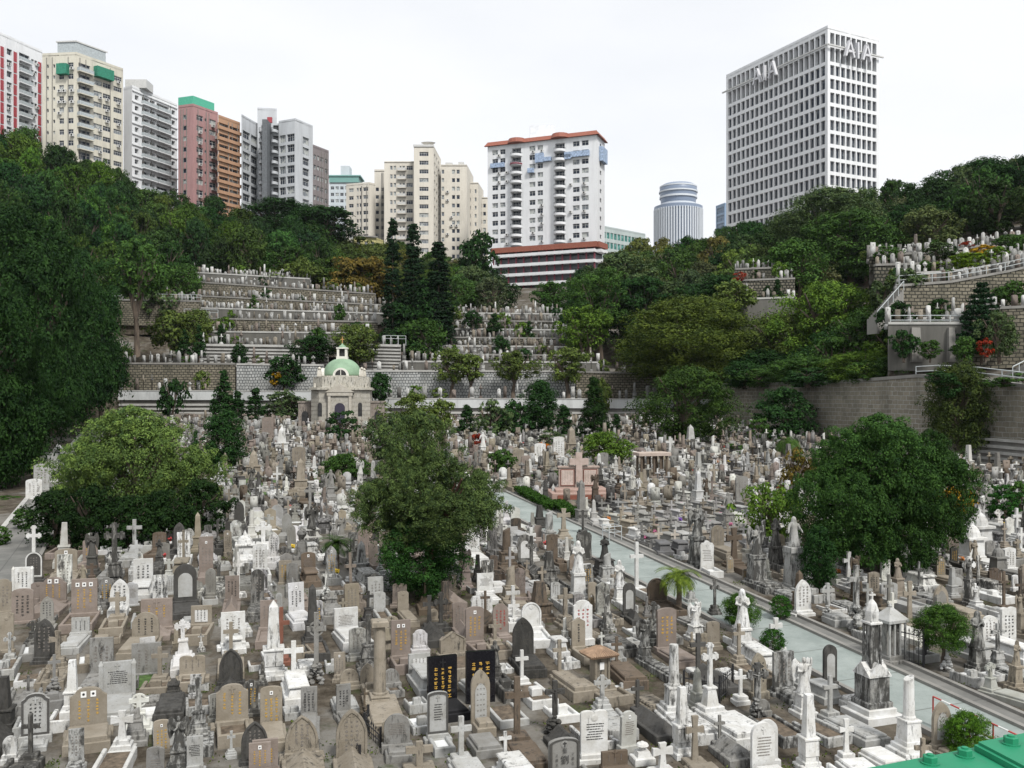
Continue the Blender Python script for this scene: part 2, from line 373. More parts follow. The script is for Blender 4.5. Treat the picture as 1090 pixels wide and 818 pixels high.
# old lane on the left, foot of the wooded slope
def lx(Y): return (G(44, 545)[0] + (Y - G(44, 545)[1]) * -.377)
LA = [(lx(Y) - 1.3, Y) for Y in (20, 60, 100, 116)]; LB = [(lx(Y) + 1.3, Y) for Y in (20, 60, 100, 116)]
strip('lane', LA, LB, .03, M['asphalt'])
strip('kerb', [(x - .3, y) for x, y in LA], [(x, y) for x, y in LA], .14, M['paleconcrete'], .3)
strip('kerb', LB, [(x + .2, y) for x, y in LB], .10, M['concrete'], .3)

# ------------------------------------------------------------------ terraces and retaining walls
M['darkconcrete'] = wallpaint('streaked_dark_concrete', (.13, .125, .11), .95, (.9, .9, .12))
terr_rows = []       # (x0,y0,x1,y1,z, depth) strips where small graves stand
def terrace(pts, depth, h, mat=None):
    W3 = [P(*p) for p in pts]; mb = MB(); vs = []; n = len(W3)
    for x, y, z in W3: vs += [(x, y, z), (x * (1 + depth / y), y + depth, z), (x, y, z - h - 1.5), (x * (1 + depth / y), y + depth, z - h - 1.5)]
    fs = []
    for i in range(n - 1): a = 4 * i; b = a + 4; fs += [(a, b, b + 1, a + 1), (a + 2, b + 2, b, a), (a + 1, b + 1, b + 3, a + 3)]
    fs += [(0, 1, 3, 2), (4 * n - 4, 4 * n - 2, 4 * n - 1, 4 * n - 3)]
    mb.add(vs, fs); tag(link('terrace', mb.mesh('terrace', mat or M['earth'])), kind='structure')
    return W3
def wall(pts, h, kind, label, par=.25, posts=0, thick=.5, extra=None):
    """a retaining wall along the front edge of a terrace: pts in (px, py of its top, Y)"""
    W3 = [Vector(P(*p)) for p in pts]; o = W3[0].copy(); o.z -= h
    r = root('retaining_wall', o); tag(r, label, 'retaining wall', 'retaining walls of the hillside terraces')
    mb = MB(); vs = []; fs = []; uvs = []; L = 0
    def slab(y0, y1, ztop, zbot, material, name, useuv=False):
        mb = MB(); uvs = []; L = 0
        for a, b in zip(W3[:-1], W3[1:]):
            d = (b - a); d2 = Vector((d.x, d.y, 0)); ln = d2.length; nrm = Vector((d.y, -d.x, 0)).normalized()
            if nrm.y > 0: nrm = -nrm
            q = []
            for p in (a, b):
                for off in (y0, y1):
                    for z in (zbot, ztop): q.append(tuple(p + nrm * off + Vector((0, 0, z(p) if callable(z) else z)) - o))
            # order: a-off0-bot, a-off0-top, a-off1-bot, a-off1-top, b...
            F = [(2, 6, 7, 3), (3, 7, 5, 1), (0, 1, 5, 4), (0, 2, 3, 1), (4, 5, 7, 6), (0, 4, 6, 2)]
            mb.add(q, F)
            for f in F:
                for k in f: uvs.append((L + (ln if k >= 4 else 0) + (.3 if k in (0, 1, 4, 5) else 0), q[k][2] + o.z))
            L += ln
        if useuv: mb.uv = uvs
        return part(name, mb, material, r)
    if kind in ('ashlar', 'ashlar2', 'rubble', 'niche'):
        slab(0, thick, 0, -h, M[kind], 'stonework', True)
        slab(-.06, thick + .1, par, 0, M['concrete' if kind != 'niche' else 'paleconcrete'], 'coping')
    elif kind == 'concrete':
        slab(0, thick, 0, -h, M['darkconcrete'], 'face'); slab(-.05, thick + .08, par, 0, M['paleconcrete'], 'coping')
    elif kind == 'strips':
        slab(0, thick * .6, 0, -h, M['concrete'], 'backing')
        z = -.42
        while z > -h + .1:
            slab(thick * .6, thick, z, z - .24, M['paleconcrete'], 'ledge'); z -= .5
        slab(-.05, thick + .1, par, -.1, M['paleconcrete'], 'coping')
    elif kind == 'parapet':
        slab(0, thick * .6, -1.1, -h, M['concrete'], 'backing')
        z = -1.55
        while z > -h + .1:
            slab(thick * .6, thick, z, z - .26, M['paleconcrete'], 'ledge'); z -= .55
        slab(.1, thick + .15, .12, -1.05, M['marble2'], 'parapet'); slab(.02, thick + .2, .24, .12, M['paleconcrete'], 'coping')
    return r
M['marble2'] = wallpaint('white_parapet_paint', (.56, .575, .57), .75, (.6, .6, .15))
Tn = {}
def tw(key, pts, depth, h, kind, label, rows=1, **kw):
    W3 = terrace(pts, depth, h); Tn[key] = W3
    wall(pts, h, kind, label, **kw)
    for a, b in zip(W3[:-1], W3[1:]):
        for k in range(rows): terr_rows.append((a, b, .9 + k * 1.7, key))
tw('T0a', [(128, 417.5, 124), (238, 417.5, 124)], 9, 3.9, 'parapet', 'white parapet wall with striped ledges behind the pale olive tree', 1)
tw('T0b', [(250, 418, 124.5), (332, 418, 124.5)], 9, 3.9, 'parapet', 'white parapet wall with striped ledges just left of the green domed chapel', 0)
tw('T0c', [(404, 426, 124), (560, 426, 124), (772, 427, 124)], 9, 3.0, 'parapet', 'long white parapet wall with striped ledges right of the green domed chapel', 1)
tw('T1a', [(112, 388, 133), (251, 388.5, 133)], 9, 4.4, 'ashlar', 'yellow stone block wall above the left white parapet', 2)
tw('T1b', [(253, 389, 133), (345, 390, 133)], 9, 4.4, 'niche', 'wall of small white urn niches left of the green dome', 1)
tw('T1c', [(385, 396, 133), (612, 396.5, 133)], 7, 4.2, 'niche', 'long wall of small white urn niches right of the green dome', 1)
tw('T1d', [(613, 397, 133.5), (778, 400, 133.5)], 8, 4.2, 'ashlar', 'brown stone block wall behind the row of cypresses near the centre', 1)
tw('T2a', [(214, 368, 142), (350, 370, 142)], 8, 3.4, 'strips', 'striped pale ledge wall of the second terrace left of the dome', 2)
tw('T2c', [(384, 368, 141), (427, 369, 141)], 8, 3.6, 'strips', 'short striped wall block with a row of headstones on top beside the dome', 1)
tw('T2d', [(429, 386, 140), (640, 387, 140)], 6, 2.0, 'concrete', 'low grey wall under the packed slope of graves', 2)
tw('T3a', [(108, 320, 160), (214, 322, 160)], 8, 4.2, 'ashlar', 'brown stone block wall with a railing below the left wood', 2)
tw('T3b', [(208, 354, 149), (395, 356, 149)], 7, 2.2, 'concrete', 'low grey terrace wall above the striped ledges', 2)
tw('T3c', [(214, 340, 156), (402, 344, 156)], 7, 2.2, 'ashlar', 'yellow stone block wall in the middle of the left terraces', 2)
tw('T4', [(214, 329, 163), (410, 335, 163)], 7, 1.8, 'concrete', 'narrow grey terrace wall between dense rows of white graves', 2)
tw('T5', [(210, 316, 170), (410, 326, 170)], 8, 2.4, 'ashlar', 'stone block wall under the upper dense rows of graves', 2)
tw('T6', [(205, 301, 178), (400, 314, 178)], 6, 2.2, 'ashlar', 'upper stone block wall just under the woods', 2)
tw('T7', [(205, 291, 184), (330, 298, 184)], 5, 2.0, 'concrete', 'topmost grey terrace wall under the woods', 2)
for k, (py, Y) in enumerate(((378, 146), (369, 150.5), (360, 155), (351, 159.5), (342, 164), (334, 168.5))):
    tw('M%d' % k, [(440 if k < 3 else 455, py, Y), (603 if k < 4 else 598, py + 1.5, Y)], 4.5, 1.3, 'concrete' if k % 2 else 'rubble',
       '%s low wall of the crowded grave slope behind the tall cypresses' % ('lowest', 'second lowest', 'third lowest', 'third highest', 'second highest', 'topmost')[k], 2)
# right-hand hillside
def wl(px, py, dY=0):      # a point over the wall line at a given px
    Y = 66.03 / ((px - 545) / 1000 + .335) + dY; return (px, py, Y)
long_pts = [wl(p, q) for p, q in ((774, 411), (840, 410), (905, 408), (985, 402), (1040, 406), (1095, 413), (1150, 420), (1400, 440))]
terrace([(p, q, Y) for p, q, Y in long_pts], 6, 7, M['asphalt'])
wall([(p, q, Y) for p, q, Y in long_pts], 8.0, 'ashlar2', 'long stained stone block wall with pale joints on the right', par=.3, thick=.7)
tw('R2a', [(945, 346, 90), (1034, 346, 88)], 6, 4.4, 'concrete', 'dark streaked concrete wall beside the araucaria', 1)
tw('R2b', [(1034, 331, 90), (1130, 327, 88), (1400, 312, 86)], 5, 5.6, 'ashlar', 'tall yellow stone block wall behind the araucaria', 1)
tw('R2c', [(960, 341, 94), (1130, 339, 94)], 4, 3.0, 'concrete', 'grey wall in front of the row of white graves on the right hillside', 1)
tw('R3', [(955, 306, 98), (1010, 302, 98), (1070, 291, 98), (1130, 277, 98), (1400, 240, 98)], 7, 4.2, 'ashlar', 'high yellow stone wall with a white handrail on the right hillside', 2)
tw('R4', [(930, 284, 106), (1000, 282, 106), (1060, 275, 106), (1130, 262, 106), (1400, 235, 106)], 5, 2.4, 'rubble', 'rubble stone wall below the yellow flowering bush', 2)
tw('R5', [(925, 274, 112), (1000, 270, 112), (1060, 261, 112), (1130, 250, 112), (1400, 220, 112)], 6, 1.8, 'rubble', 'uppermost rubble wall under the woods on the right', 2)
tw('R9', [(948, 294, 102), (1010, 291, 102), (1070, 282, 102), (1130, 268, 102)], 4, 2.2, 'concrete', 'narrow grey wall between the yellow wall and the rubble walls', 1)
tw('R6', [(786, 320, 128), (846, 318, 128)], 6, 9.5, 'concrete', 'small grey wall above the flat crowned tree', 1)
tw('R7', [(784, 300, 134), (845, 298, 134)], 5, 6, 'rubble', 'rubble wall between two woods right of the centre', 1)
tw('R8', [(782, 288, 139), (842, 286, 139)], 5, 2.0, 'rubble', 'short rubble wall crowded with white crosses right of the centre', 2)

wall([wl(1030, 466, -.9), wl(1060, 468, -.9), wl(1110, 472, -.9)], 2.6, 'strips', 'low striped ledge block at the foot of the long stained wall', par=.1, thick=.5)
def rail(name, pts, label, cat='railing', h=1.0, step=1.6, mat='railwhite', rad=.035, bars=2):
    W3 = [Vector(P(*p)) for p in pts]; o = W3[0].copy(); r = root(name, o); tag(r, label, cat)
    for k in range(bars):
        z = h - k * .45; mb = MB(); mb.tube([p - o + Vector((0, 0, z)) for p in W3], rad, 5); part('bar', mb, M[mat], r)
    pm = MB(); pm.tube([(0, 0, -.15), (0, 0, h)], rad * 1.2, 5); me = pm.mesh('post', M[mat])
    for a, b in zip(W3[:-1], W3[1:]):
        n = max(1, int((b - a).length / step))
        for k in range(n): link('post', me, r, a + (b - a) * (k / n) - o)
    link('post', me, r, W3[-1] - o)
    return r
rail('handrail', [wl(975, 403.3), wl(1000, 402.3), wl(1040, 405), wl(1095, 412), wl(1150, 419)], 'white two-bar handrail on top of the long stained stone wall', h=1.1, step=2.4, rad=.045)
rail('handrail', [(948, 345, 90.2), (1033, 345, 88.3)], 'pale blue handrail above the dark streaked concrete wall', h=.8, rad=.04)
rail('handrail', [(957, 304, 98.2), (1010, 300.5, 98.2), (1070, 290, 98.2), (1130, 276, 98.2)], 'white handrail climbing along the high yellow stone wall', h=1.0)
rail('handrail', [(112, 319, 160.2), (214, 321, 160.2)], 'blue-grey railing above the brown stone wall left of the terraces', h=1.1)
rail('handrail', [(196, 337, 152), (232, 338, 152)], 'short pale railing left of the yellow stone terrace wall', h=1.2)
rail('handrail', [(408, 366.5, 141.2), (432, 367, 141.2)], 'tiny white fence beside the short striped wall block', h=1.3, step=1.0)
def buttress(px, Y, top, bot, w, label):
    x, y, z = P(px, bot, Y); h = (bot - top) / 1000 * Y; o = root('buttress', (x, y, z)); tag(o, label, 'buttress'); mb = MB(); mb.frus(0, 0, -.5, h, w, .5, w * .8, .25); part('shaft', mb, M['concrete'], o); mb = MB(); mb.box(w + .02, w + .5, -.1, .12, -.5, h - .3); part('drain_slot', mb, M['dark'], o)
buttress(974, 89.0, 349, 380, .5, 'concrete buttress with a dark drain slot near the left of the dark wall')
buttress(1012, 88.0, 349, 380, .35, 'concrete buttress with a dark drain slot near the araucaria')
# steps between terraces on the right: one flight of stone steps
def stairs(a, b, width, label, n=14):
    a = Vector(P(*a)); b = Vector(P(*b)); o = a.copy(); r = root('stairway', o); tag(r, label, 'stairs')
    mb = MB(); d = b - a; side = Vector((-d.y, d.x, 0)).normalized() * width
    for k in range(n):
        p = a + d * (k / n) - o; q = a + d * ((k + 1) / n) - o
        zt = q.z; v = [(p.x, p.y), (q.x, q.y), (q.x + side.x, q.y + side.y), (p.x + side.x, p.y + side.y)]
        mb.poly(v, zt - 1.6, zt)
    part('steps', mb, M['concrete'], r)
    mb = MB(); mb.tube([Vector((0, 0, .9)), d + Vector((0, 0, .9))], .05, 5)
    for k in range(6): mb.tube([d * (k / 5), d * (k / 5) + Vector((0, 0, .9))], .04, 5)
    part('handrail', mb, M['railwhite'], r)
stairs((934, 341, 95.5), (962, 309, 96.5), 1.6, 'stone steps rising beside the high yellow wall')
stairs((1078, 402, 78.5), (1112, 385, 80), 1.4, 'short steps with white rails at the right edge above the long wall')
# ------------------------------------------------------------------ buildings
M['glass'] = glassmat('window_glass', (.02, .028, .045), (.13, .15, .17), .62)
M['glasslit'] = glassmat('curtained_glass', (.16, .18, .2), (.42, .44, .42), .5)
M['glassg'] = glassmat('green_glass', (.04, .16, .14), (.12, .3, .27), .5)
M['glassb'] = glassmat('blue_glass', (.10, .16, .24), (.16, .23, .33), .5)
M['frame'] = plain('window_frame', (.55, .55, .53), .5, var=.1)
M['ac'] = plain('air_conditioner_casing', (.6, .6, .58), .5, var=.1)
M['greencloth'] = plain('green_mesh_cloth', (.03, .22, .14), .8, var=.2)
M['bluecloth'] = plain('blue_scaffold_net', (.36, .46, .62), .8, var=.25, scale=2)
M['roofred'] = plain('orange_roof_tile', (.29, .095, .06), .7, var=.15)
_wm = {}
def winmesh(w, h, style, gl):
    k = (round(w, 1), round(h, 1), style, gl)
    if k in _wm: return _wm[k]
    mb = MB(); w, h = k[0], k[1]; t = .09
    mb.box(t, w - t, .10, .12, t, h - t, 1)
    mb.box(0, w, .02, .12, 0, t); mb.box(0, w, .02, .12, h - t, h); mb.box(0, t, .02, .12, t, h - t); mb.box(w - t, w, .02, .12, t, h - t)
    nm = {'1': 0, '2': 1, '3': 2, '4': 3, '6': 5}.get(style, 1)
    for i in range(nm): x = w * (i + 1) / (nm + 1); mb.box(x - .04, x + .04, .05, .10, t, h - t)
    if style in ('2', '3', '4'): mb.box(t, w - t, .055, .10, h * .62, h * .62 + .07)
    _wm[k] = mb.mesh('window', [M['frame'], M[gl]]); return _wm[k]
_acm = []
def acmesh():
    if not _acm:
        mb = MB(); mb.box(0, .95, -.62, 0, 0, .7)
        mb.lathe([(.27, 0), (.27, .02)], 10, m=1, M=Matrix.Translation((.47, -.62, .35)) @ Matrix.Rotation(R(90), 4, 'X'))
        _acm.append(mb.mesh('air_conditioner', [M['ac'], M['dark']]))
    return _acm[0]
class Bld:
    def __init__(s, name, label, wallmat, cap=100):
        s.name = name; s.label = label; s.wm = wallmat; s.cap = cap; s.nw = 0; s.wmb = MB(); s.xmb = MB(); s.root = None; s.wins = []; s.extra = 0
    def origin(s, o):
        s.o = Vector(o); s.root = root(s.name, s.o); tag(s.root, s.label, 'building'); return s
    def mat(s, p0, p1, z):     # matrix for a wall frame: x along the wall, y inward, z up
        d = Vector((p1[0] - p0[0], p1[1] - p0[1], 0)); a = math.atan2(d.y, d.x)
        return Matrix.Translation(Vector((p0[0], p0[1], z)) - s.o) @ Matrix.Rotation(a, 4, 'Z'), a, d.length
    def face(s, p0, p1, z0, z1, rects=(), depth=.3, mi=0):
        """p0->p1 runs left to right seen from outside; rects (u0,u1,z0,z1,style,glass) become real recesses"""
        Mx, a, L = s.mat(p0, p1, z0); H = z1 - z0
        rects = [r for r in rects if r[0] > .02 and r[1] < L - .02 and r[2] > .02 and r[3] < H - .02]
        us = sorted({0, round(L, 3)} | {round(r[0], 3) for r in rects} | {round(r[1], 3) for r in rects})
        zs = sorted({0, round(H, 3)} | {round(r[2], 3) for r in rects} | {round(r[3], 3) for r in rects})
        ui = {u: i for i, u in enumerate(us)}; zi = {z: i for i, z in enumerate(zs)}
        hole = set()
        for r in rects:
            for i in range(ui[round(r[0], 3)], ui[round(r[1], 3)]):
                for j in range(zi[round(r[2], 3)], zi[round(r[3], 3)]): hole.add((i, j))
        nz_ = len(zs); vs = [(u, 0, z) for u in us for z in zs]
        fs = [(i * nz_ + j, (i + 1) * nz_ + j, (i + 1) * nz_ + j + 1, i * nz_ + j + 1) for i in range(len(us) - 1) for j in range(nz_ - 1) if (i, j) not in hole]
        s.wmb.add(vs, fs, mi, Mx)
        for r in rects:
            u0, u1, a0, a1 = r[:4]; st = r[4] if len(r) > 4 else '2'; gl = r[5] if len(r) > 5 else 'glass'
            dp = r[6] if len(r) > 6 else depth
            q = [(u0, 0, a0), (u1, 0, a0), (u1, 0, a1), (u0, 0, a1), (u0, dp, a0), (u1, dp, a0), (u1, dp, a1), (u0, dp, a1)]
            s.wmb.add(q, [(0, 1, 5, 4), (1, 2, 6, 5), (2, 3, 7, 6), (3, 0, 4, 7)], mi, Mx)
            s.wmb.add(q[4:], [(0, 1, 2, 3)], 2 if st == 'd' else mi, Mx)
            if st not in ('d', 'o'): s.wins.append((Mx @ Matrix.Translation((u0, dp - .14, a0)), u1 - u0, a1 - a0, st, gl))
    def addpart(s, name, mb, mat, smooth=False): return part(name, mb, mat, s.root, smooth=smooth)
    def place(s, name, me, p0, p1, z0, items):
        Mx, a, L = s.mat(p0, p1, z0)
        for u, z in items:
            o = link(name, me, s.root, Mx @ Vector((u, 0, z))); o.rotation_euler = (0, 0, a)
    def done(s, mats=None):
        s.addpart('wall', s.wmb, mats or [s.wm, s.wm, M['dark']])
        ws = s.wins
        ws.sort(key=lambda w: -w[1] * w[2])
        for Mx, w, h, st, gl in ws[:s.cap]:
            o = link('window', winmesh(w, h, st, gl), s.root); o.matrix_local = Mx
        if len(ws) > s.cap:
            mb = MB()
            for Mx, w, h, st, gl in ws[s.cap:]:
                t = .08; mb.box(t, w - t, .1, .12, t, h - t, 1, Mx)
                mb.box(0, w, .02, .12, 0, t, 0, Mx); mb.box(0, w, .02, .12, h - t, h, 0, Mx); mb.box(0, t, .02, .12, t, h - t, 0, Mx); mb.box(w - t, w, .02, .12, t, h - t, 0, Mx)
                if w > 1: mb.box(w / 2 - .04, w / 2 + .04, .05, .1, t, h - t, 0, Mx)
            o = s.addpart('windows', mb, [M['frame'], M[ws[0][4]]]); o['kind'] = 'stuff'
def plan(pxs, tops, Yc, ic):
    """corner points in plan from where the vertical edges stand and how high their tops are; the corner ic is Yc away"""
    H = (420 - tops[ic]) / 1000 * Yc
    return [((p - 545) / 1000 * (1000 * H / (420 - t)), 1000 * H / (420 - t)) for p, t in zip(pxs, tops)], H
def lerp(a, b, t): return (a[0] + (b[0] - a[0]) * t, a[1] + (b[1] - a[1]) * t)
def ext(a, b, d):          # from b on, beyond a->b by d metres
    L = math.dist(a, b); return (b[0] + (b[0] - a[0]) / L * d, b[1] + (b[1] - a[1]) / L * d)
def back(p, q, r):         # fourth corner
    return (p[0] + r[0] - q[0], p[1] + r[1] - q[1])
def rows(H, pitch, n, lo, hi, top=1.0): return [(H - top - (k + 1) * pitch + lo, H - top - (k + 1) * pitch + hi) for k in range(n)]
rb = random.Random(5)
def scatter_ac(b, p0, p1, z0, us, zs, prob): b.place('air_conditioner', acmesh(), p0, p1, z0, [(u, z) for u in us for z in zs if rb.random() < prob])
def roofslab(b, pts, z, mat=None, par=1.0):
    b.wmb.poly([(x - b.o.x, y - b.o.y) for x, y in pts], z - b.o.z - .25, z - b.o.z)
def balcmesh(w, d, h, mats, curved=False):
    mb = MB()
    if curved:
        pts = [(0, 0)] + [(w / 2 - w / 2 * math.cos(math.pi * k / 10), -d * math.sin(math.pi * k / 10)) for k in range(11)] + [(w, 0)]
        pts = pts[1:-1]
        mb.poly(pts, 0, .75, 0)
        q = [(w / 2 + (x - w / 2) * .97, y * .97) for x, y in pts]; n = len(pts)
        for k in range(n): mb.tube([(q[k][0], q[k][1], .75), (q[k][0], q[k][1], 1.25)], .035, 4, 1)
        mb.tube([(x, y, 1.25) for x, y in q], .05, 4, 1)
    else:
        mb.box(0, w, -d, 0, -.15, .12, 0)
        for (x0, x1, y0, y1) in ((0, w, -d, -d + .08), (0, .08, -d + .08, 0), (w - .08, w, -d + .08, 0)): mb.box(x0, x1, y0, y1, .12, h, 1)
    return mb.mesh('balcony', mats)
M['balcglass'] = plain('balcony_panel', (.42, .46, .47), .4, var=.15)
def simple_side(b, p0, p1, z0, z1, cols, rws, style='2', gl='glass', depth=.3, mi=0, jit=0):
    b.face(p0, p1, z0, z1, [(c0, c1, a, h, style, gl if rb.random() > .25 else 'glasslit') for c0, c1 in cols for a, h in rws], depth, mi)

# --- white office tower with a deep window grid
def office_tower():
    pts, H = plan((773, 881, 935.5), (80, 27, 41), 270, 1); A, B, Cn = pts; zb = 28; Ht = H - zb
    b = Bld('office_tower', 'white office tower with a deep window grid and the letters AIA near its top', wallpaint('tower_white', (.74, .75, .76), .12)).origin((B[0], B[1], zb))
    for p, q, n in ((A, B, 20), (B, Cn, 9)):
        L = math.dist(p, q); pit = (L - 1.6) / n; rc = []
        cols = [(.8 + pit * (i + .11), .8 + pit * (i + .89)) for i in range(n)]
        for k in range(17):
            z1 = Ht - 11.2 - k * 3.96
            if z1 - 3 < .5: break
            rc += [(c0, c1, z1 - 2.9, z1, '1', 'glass') for c0, c1 in cols]
        rc += [(c0, c1, Ht - 5.6, Ht - 1.9, '1', 'glass', 1.2) for c0, c1 in cols] + [(c0, c1, Ht - 10.2, Ht - 6.1, '1', 'glass', 1.2) for c0, c1 in cols]
        b.face(p, q, zb, H, rc, .62)
    D = back(A, B, Cn); b.face(Cn, D, zb, H); b.face(D, A, zb, H); roofslab(b, [A, B, Cn, D], H - .8)
    # the rail that carries the letters
    for p, q in ((A, B), (B, Cn)):
        Mx, a, L = b.mat(p, q, zb); mb = MB(); mb.box(-.9, L + .9, -1.1, -.7, Ht - 6.05, Ht - 5.65, 0, Mx)
        b.addpart('letter_rail', mb, M['frame'])
    def letters(p, q, u0, hh, sp):
        Mx, a, L = b.mat(p, q, zb); u = L * u0
        for ch in 'AIA':
            mb = MB(); w = hh * .72; z0 = Ht - 6 - hh * .55; t = hh * .13
            def bar(x0, za, x1, zc): 
                d = math.hypot(x1 - x0, zc - za); nx, nz = -(zc - za) / d * t / 2, (x1 - x0) / d * t / 2
                mb.prism([(u + x0 - nx, z0 + za - nz), (u + x1 - nx, z0 + zc - nz), (u + x1 + nx, z0 + zc + nz), (u + x0 + nx, z0 + za + nz)], -2.3, -1.35, 0, Mx)
            if ch == 'A': bar(0, 0, w / 2, hh); bar(w, 0, w / 2, hh); bar(w * .2, hh * .34, w * .8, hh * .34); adv = w
            else: bar(.1, 0, .1, hh); adv = t
            b.addpart('letter', mb, M['letters']); u += adv + sp
    letters(A, B, .35, 4.7, 1.6); letters(B, Cn, .24, 4.7, 1.5)
    b.done()
M['letters'] = plain('pale_letters', (.60, .60, .62), .5, var=.03)
office_tower()

# --- round tower far behind
def round_tower():
    Y = 800; k = Y / 1000; cx = (722 - 545) * k; zb = 60
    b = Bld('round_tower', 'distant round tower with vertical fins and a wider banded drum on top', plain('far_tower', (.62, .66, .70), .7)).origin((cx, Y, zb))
    z = lambda py: (420 - py) * k - zb
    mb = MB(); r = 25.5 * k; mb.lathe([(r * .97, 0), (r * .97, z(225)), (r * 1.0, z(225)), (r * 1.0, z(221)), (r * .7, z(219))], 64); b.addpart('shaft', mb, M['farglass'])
    mb = MB()
    for i in range(56):
        a = 2 * math.pi * i / 56; mb.box(r * .96, r * 1.02, -.55, .55, 0, z(224), 0, Matrix.Rotation(a, 4, 'Z'))
    b.addpart('fins', mb, b.wm)['kind'] = 'stuff'
    mb = MB(); q = 19.8 * k
    mb.lathe([(q * .9, z(221)), (q * .93, z(216)), (q, z(204)), (q * .97, z(199)), (q * .8, z(196.8)), (q * .3, z(196.4))], 48); b.addpart('drum', mb, M['farglass'], True)
    for pa, pb, rr in ((212, 210, .985), (206, 204.5, 1.01), (200.5, 199, .975), (219.5, 217.5, .93)):
        mb = MB(); mb.lathe([(q * (rr - .03), z(pa)), (q * (rr + .02), z(pa)), (q * (rr + .02), z(pb)), (q * (rr - .03), z(pb))], 48); b.addpart('band', mb, b.wm)
    b.wmb.lathe([(r * .5, 0), (r * .5, 5)], 16); b.done()
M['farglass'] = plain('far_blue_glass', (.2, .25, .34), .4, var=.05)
round_tower()

def box_tower(name, label, pxs, tops, Yc, ic, zb, wallmat, specs, cap=100, depthm=14, fin=None, rz_extra=None):
    """specs: one per visible face: (cols as fractions, style, floor pitch, n floors, window lo, hi, top margin, glass)"""
    pts, H = plan(pxs, tops, Yc, ic)
    b = Bld(name, label, wallmat, cap).origin((pts[ic][0], pts[ic][1], zb))
    for (p, q), sp in zip(zip(pts[:-1], pts[1:]), specs):
        L = math.dist(p, q); rc = []
        if sp:
            for (c0, c1, st, lo, hi, gl) in sp['cols']:
                for k in range(sp['n']):
                    zt = (H - zb) - sp['top'] - k * sp['pitch']
                    rc.append((c0 * L, c1 * L, zt - sp['pitch'] + lo, zt - sp['pitch'] + hi, st, gl if rb.random() > .3 or st == 'd' else ('glasslit' if gl == 'glass' else gl), sp.get('depth', .3)))
        b.face(p, q, zb, H, rc)
        Mp, _a, _l = b.mat(p, q, zb)
        if sp and Yc < 350:
            for u_ in sorted(rb.uniform(.05, .97) for _ in range(3)): pm_ = MB(); pm_.box(u_ * L - .07, u_ * L + .07, -.16, -.003, 0, H - zb - 1.2, 0, Mp); b.addpart('drain_pipe', pm_, M['concrete'])
    a, c = pts[0], pts[-1]
    if len(pts) == 2:
        fa = 1 + depthm / math.hypot(*a); fc = 1 + depthm / math.hypot(*c)
        d0 = (a[0] * fa, a[1] * fa); d1 = (c[0] * fc, c[1] * fc); b.face(c, d1, zb, H); b.face(d1, d0, zb, H); b.face(d0, a, zb, H); ring = [a, c, d1, d0]
    else:
        D = back(pts[0], pts[1], pts[2]) if len(pts) == 3 else (a[0] + 4, a[1] + depthm)
        b.face(c, D, zb, H); b.face(D, a, zb, H); ring = pts + [D]
    roofslab(b, ring, H - .6); b.pts = pts; b.H = H; b.zb = zb; b.ring = ring
    if fin: fin(b, pts, H, zb)
    b.done(); return b
def ribs(b, p, q, zb, H, zs, mat, t=.35, out=.25):       # horizontal floor bands standing proud
    Mx, a, L = b.mat(p, q, zb)
    mb = MB()
    for z in zs: mb.box(-.05, L + .05, -out, -.003, z, z + t, 0, Mx)
    b.addpart('floor_bands', mb, mat)

def fin1(b, pts, H, zb):
    p, q = pts; Mx, a, L = b.mat(p, q, zb); Ht = H - zb
    for c in (L - 1.5, L - 9.7, L - 13.9, L - 19):
        mb = MB()
        for k in range(11):
            z = Ht - 3.6 - k * 2.95
            if z < 0: break
            off = 0
            mb.box(c, c + 1.0, -.12, -.003, z - (2.6 if not off else 1.6), z, 0, Mx)
        b.addpart('red_panel', mb, M['redpaint'])
    for c in (L - 12.7, L - 8.7, L - .4):
        mb = MB(); mb.box(c, c + .35, -.5, -.003, 0, Ht - 1, 0, Mx); b.addpart('pilaster', mb, M['whitepaint'])
    me = balcmesh(4.1, 1.0, 1.0, [M['whitepaint'], M['balcglass']])
    b.place('balcony', me, p, q, zb, [(L - 8.3, Ht - 2.7 - (k + 1) * 2.95 + .2) for k in range(9)])
    scatter_ac(b, p, q, zb, [L - 3.8, L - 2.6, L - 12], [Ht - 2.7 - (k + 1) * 2.95 + .6 for k in range(9)], .7)
M['redpaint'] = plain('dark_red_paint', (.34, .05, .06), .6, var=.1); M['whitepaint'] = wallpaint('white_paint_facade', (.74, .75, .76), .2)
def Lf(pts): return math.dist(*pts)
pts1, H1 = plan((-60, 45), (8, 54), 260, 1)
L1 = math.dist(*pts1)
box_tower('apartment_building', 'white apartment block with staggered dark red panels at the left edge', (-60, 45), (8, 54), 260, 1, 52, M['whitepaint'],
  [dict(cols=[((L1 - 3.8) / L1, (L1 - 2.9) / L1, '2', .7, 2.1, 'glass'), ((L1 - 2.7) / L1, (L1 - 1.8) / L1, '2', .7, 2.1, 'glass'), ((L1 - 8.2) / L1, (L1 - 4.4) / L1, '3', .3, 2.5, 'glass'), ((L1 - 12) / L1, (L1 - 10.2) / L1, '2', .6, 2.2, 'glass'), ((L1 - 17) / L1, (L1 - 15) / L1, '2', .6, 2.2, 'glass'), ((L1 - 25) / L1, (L1 - 23) / L1, '2', .6, 2.2, 'glass')], pitch=2.95, n=11, top=2.7, depth=.5)], fin=fin1)

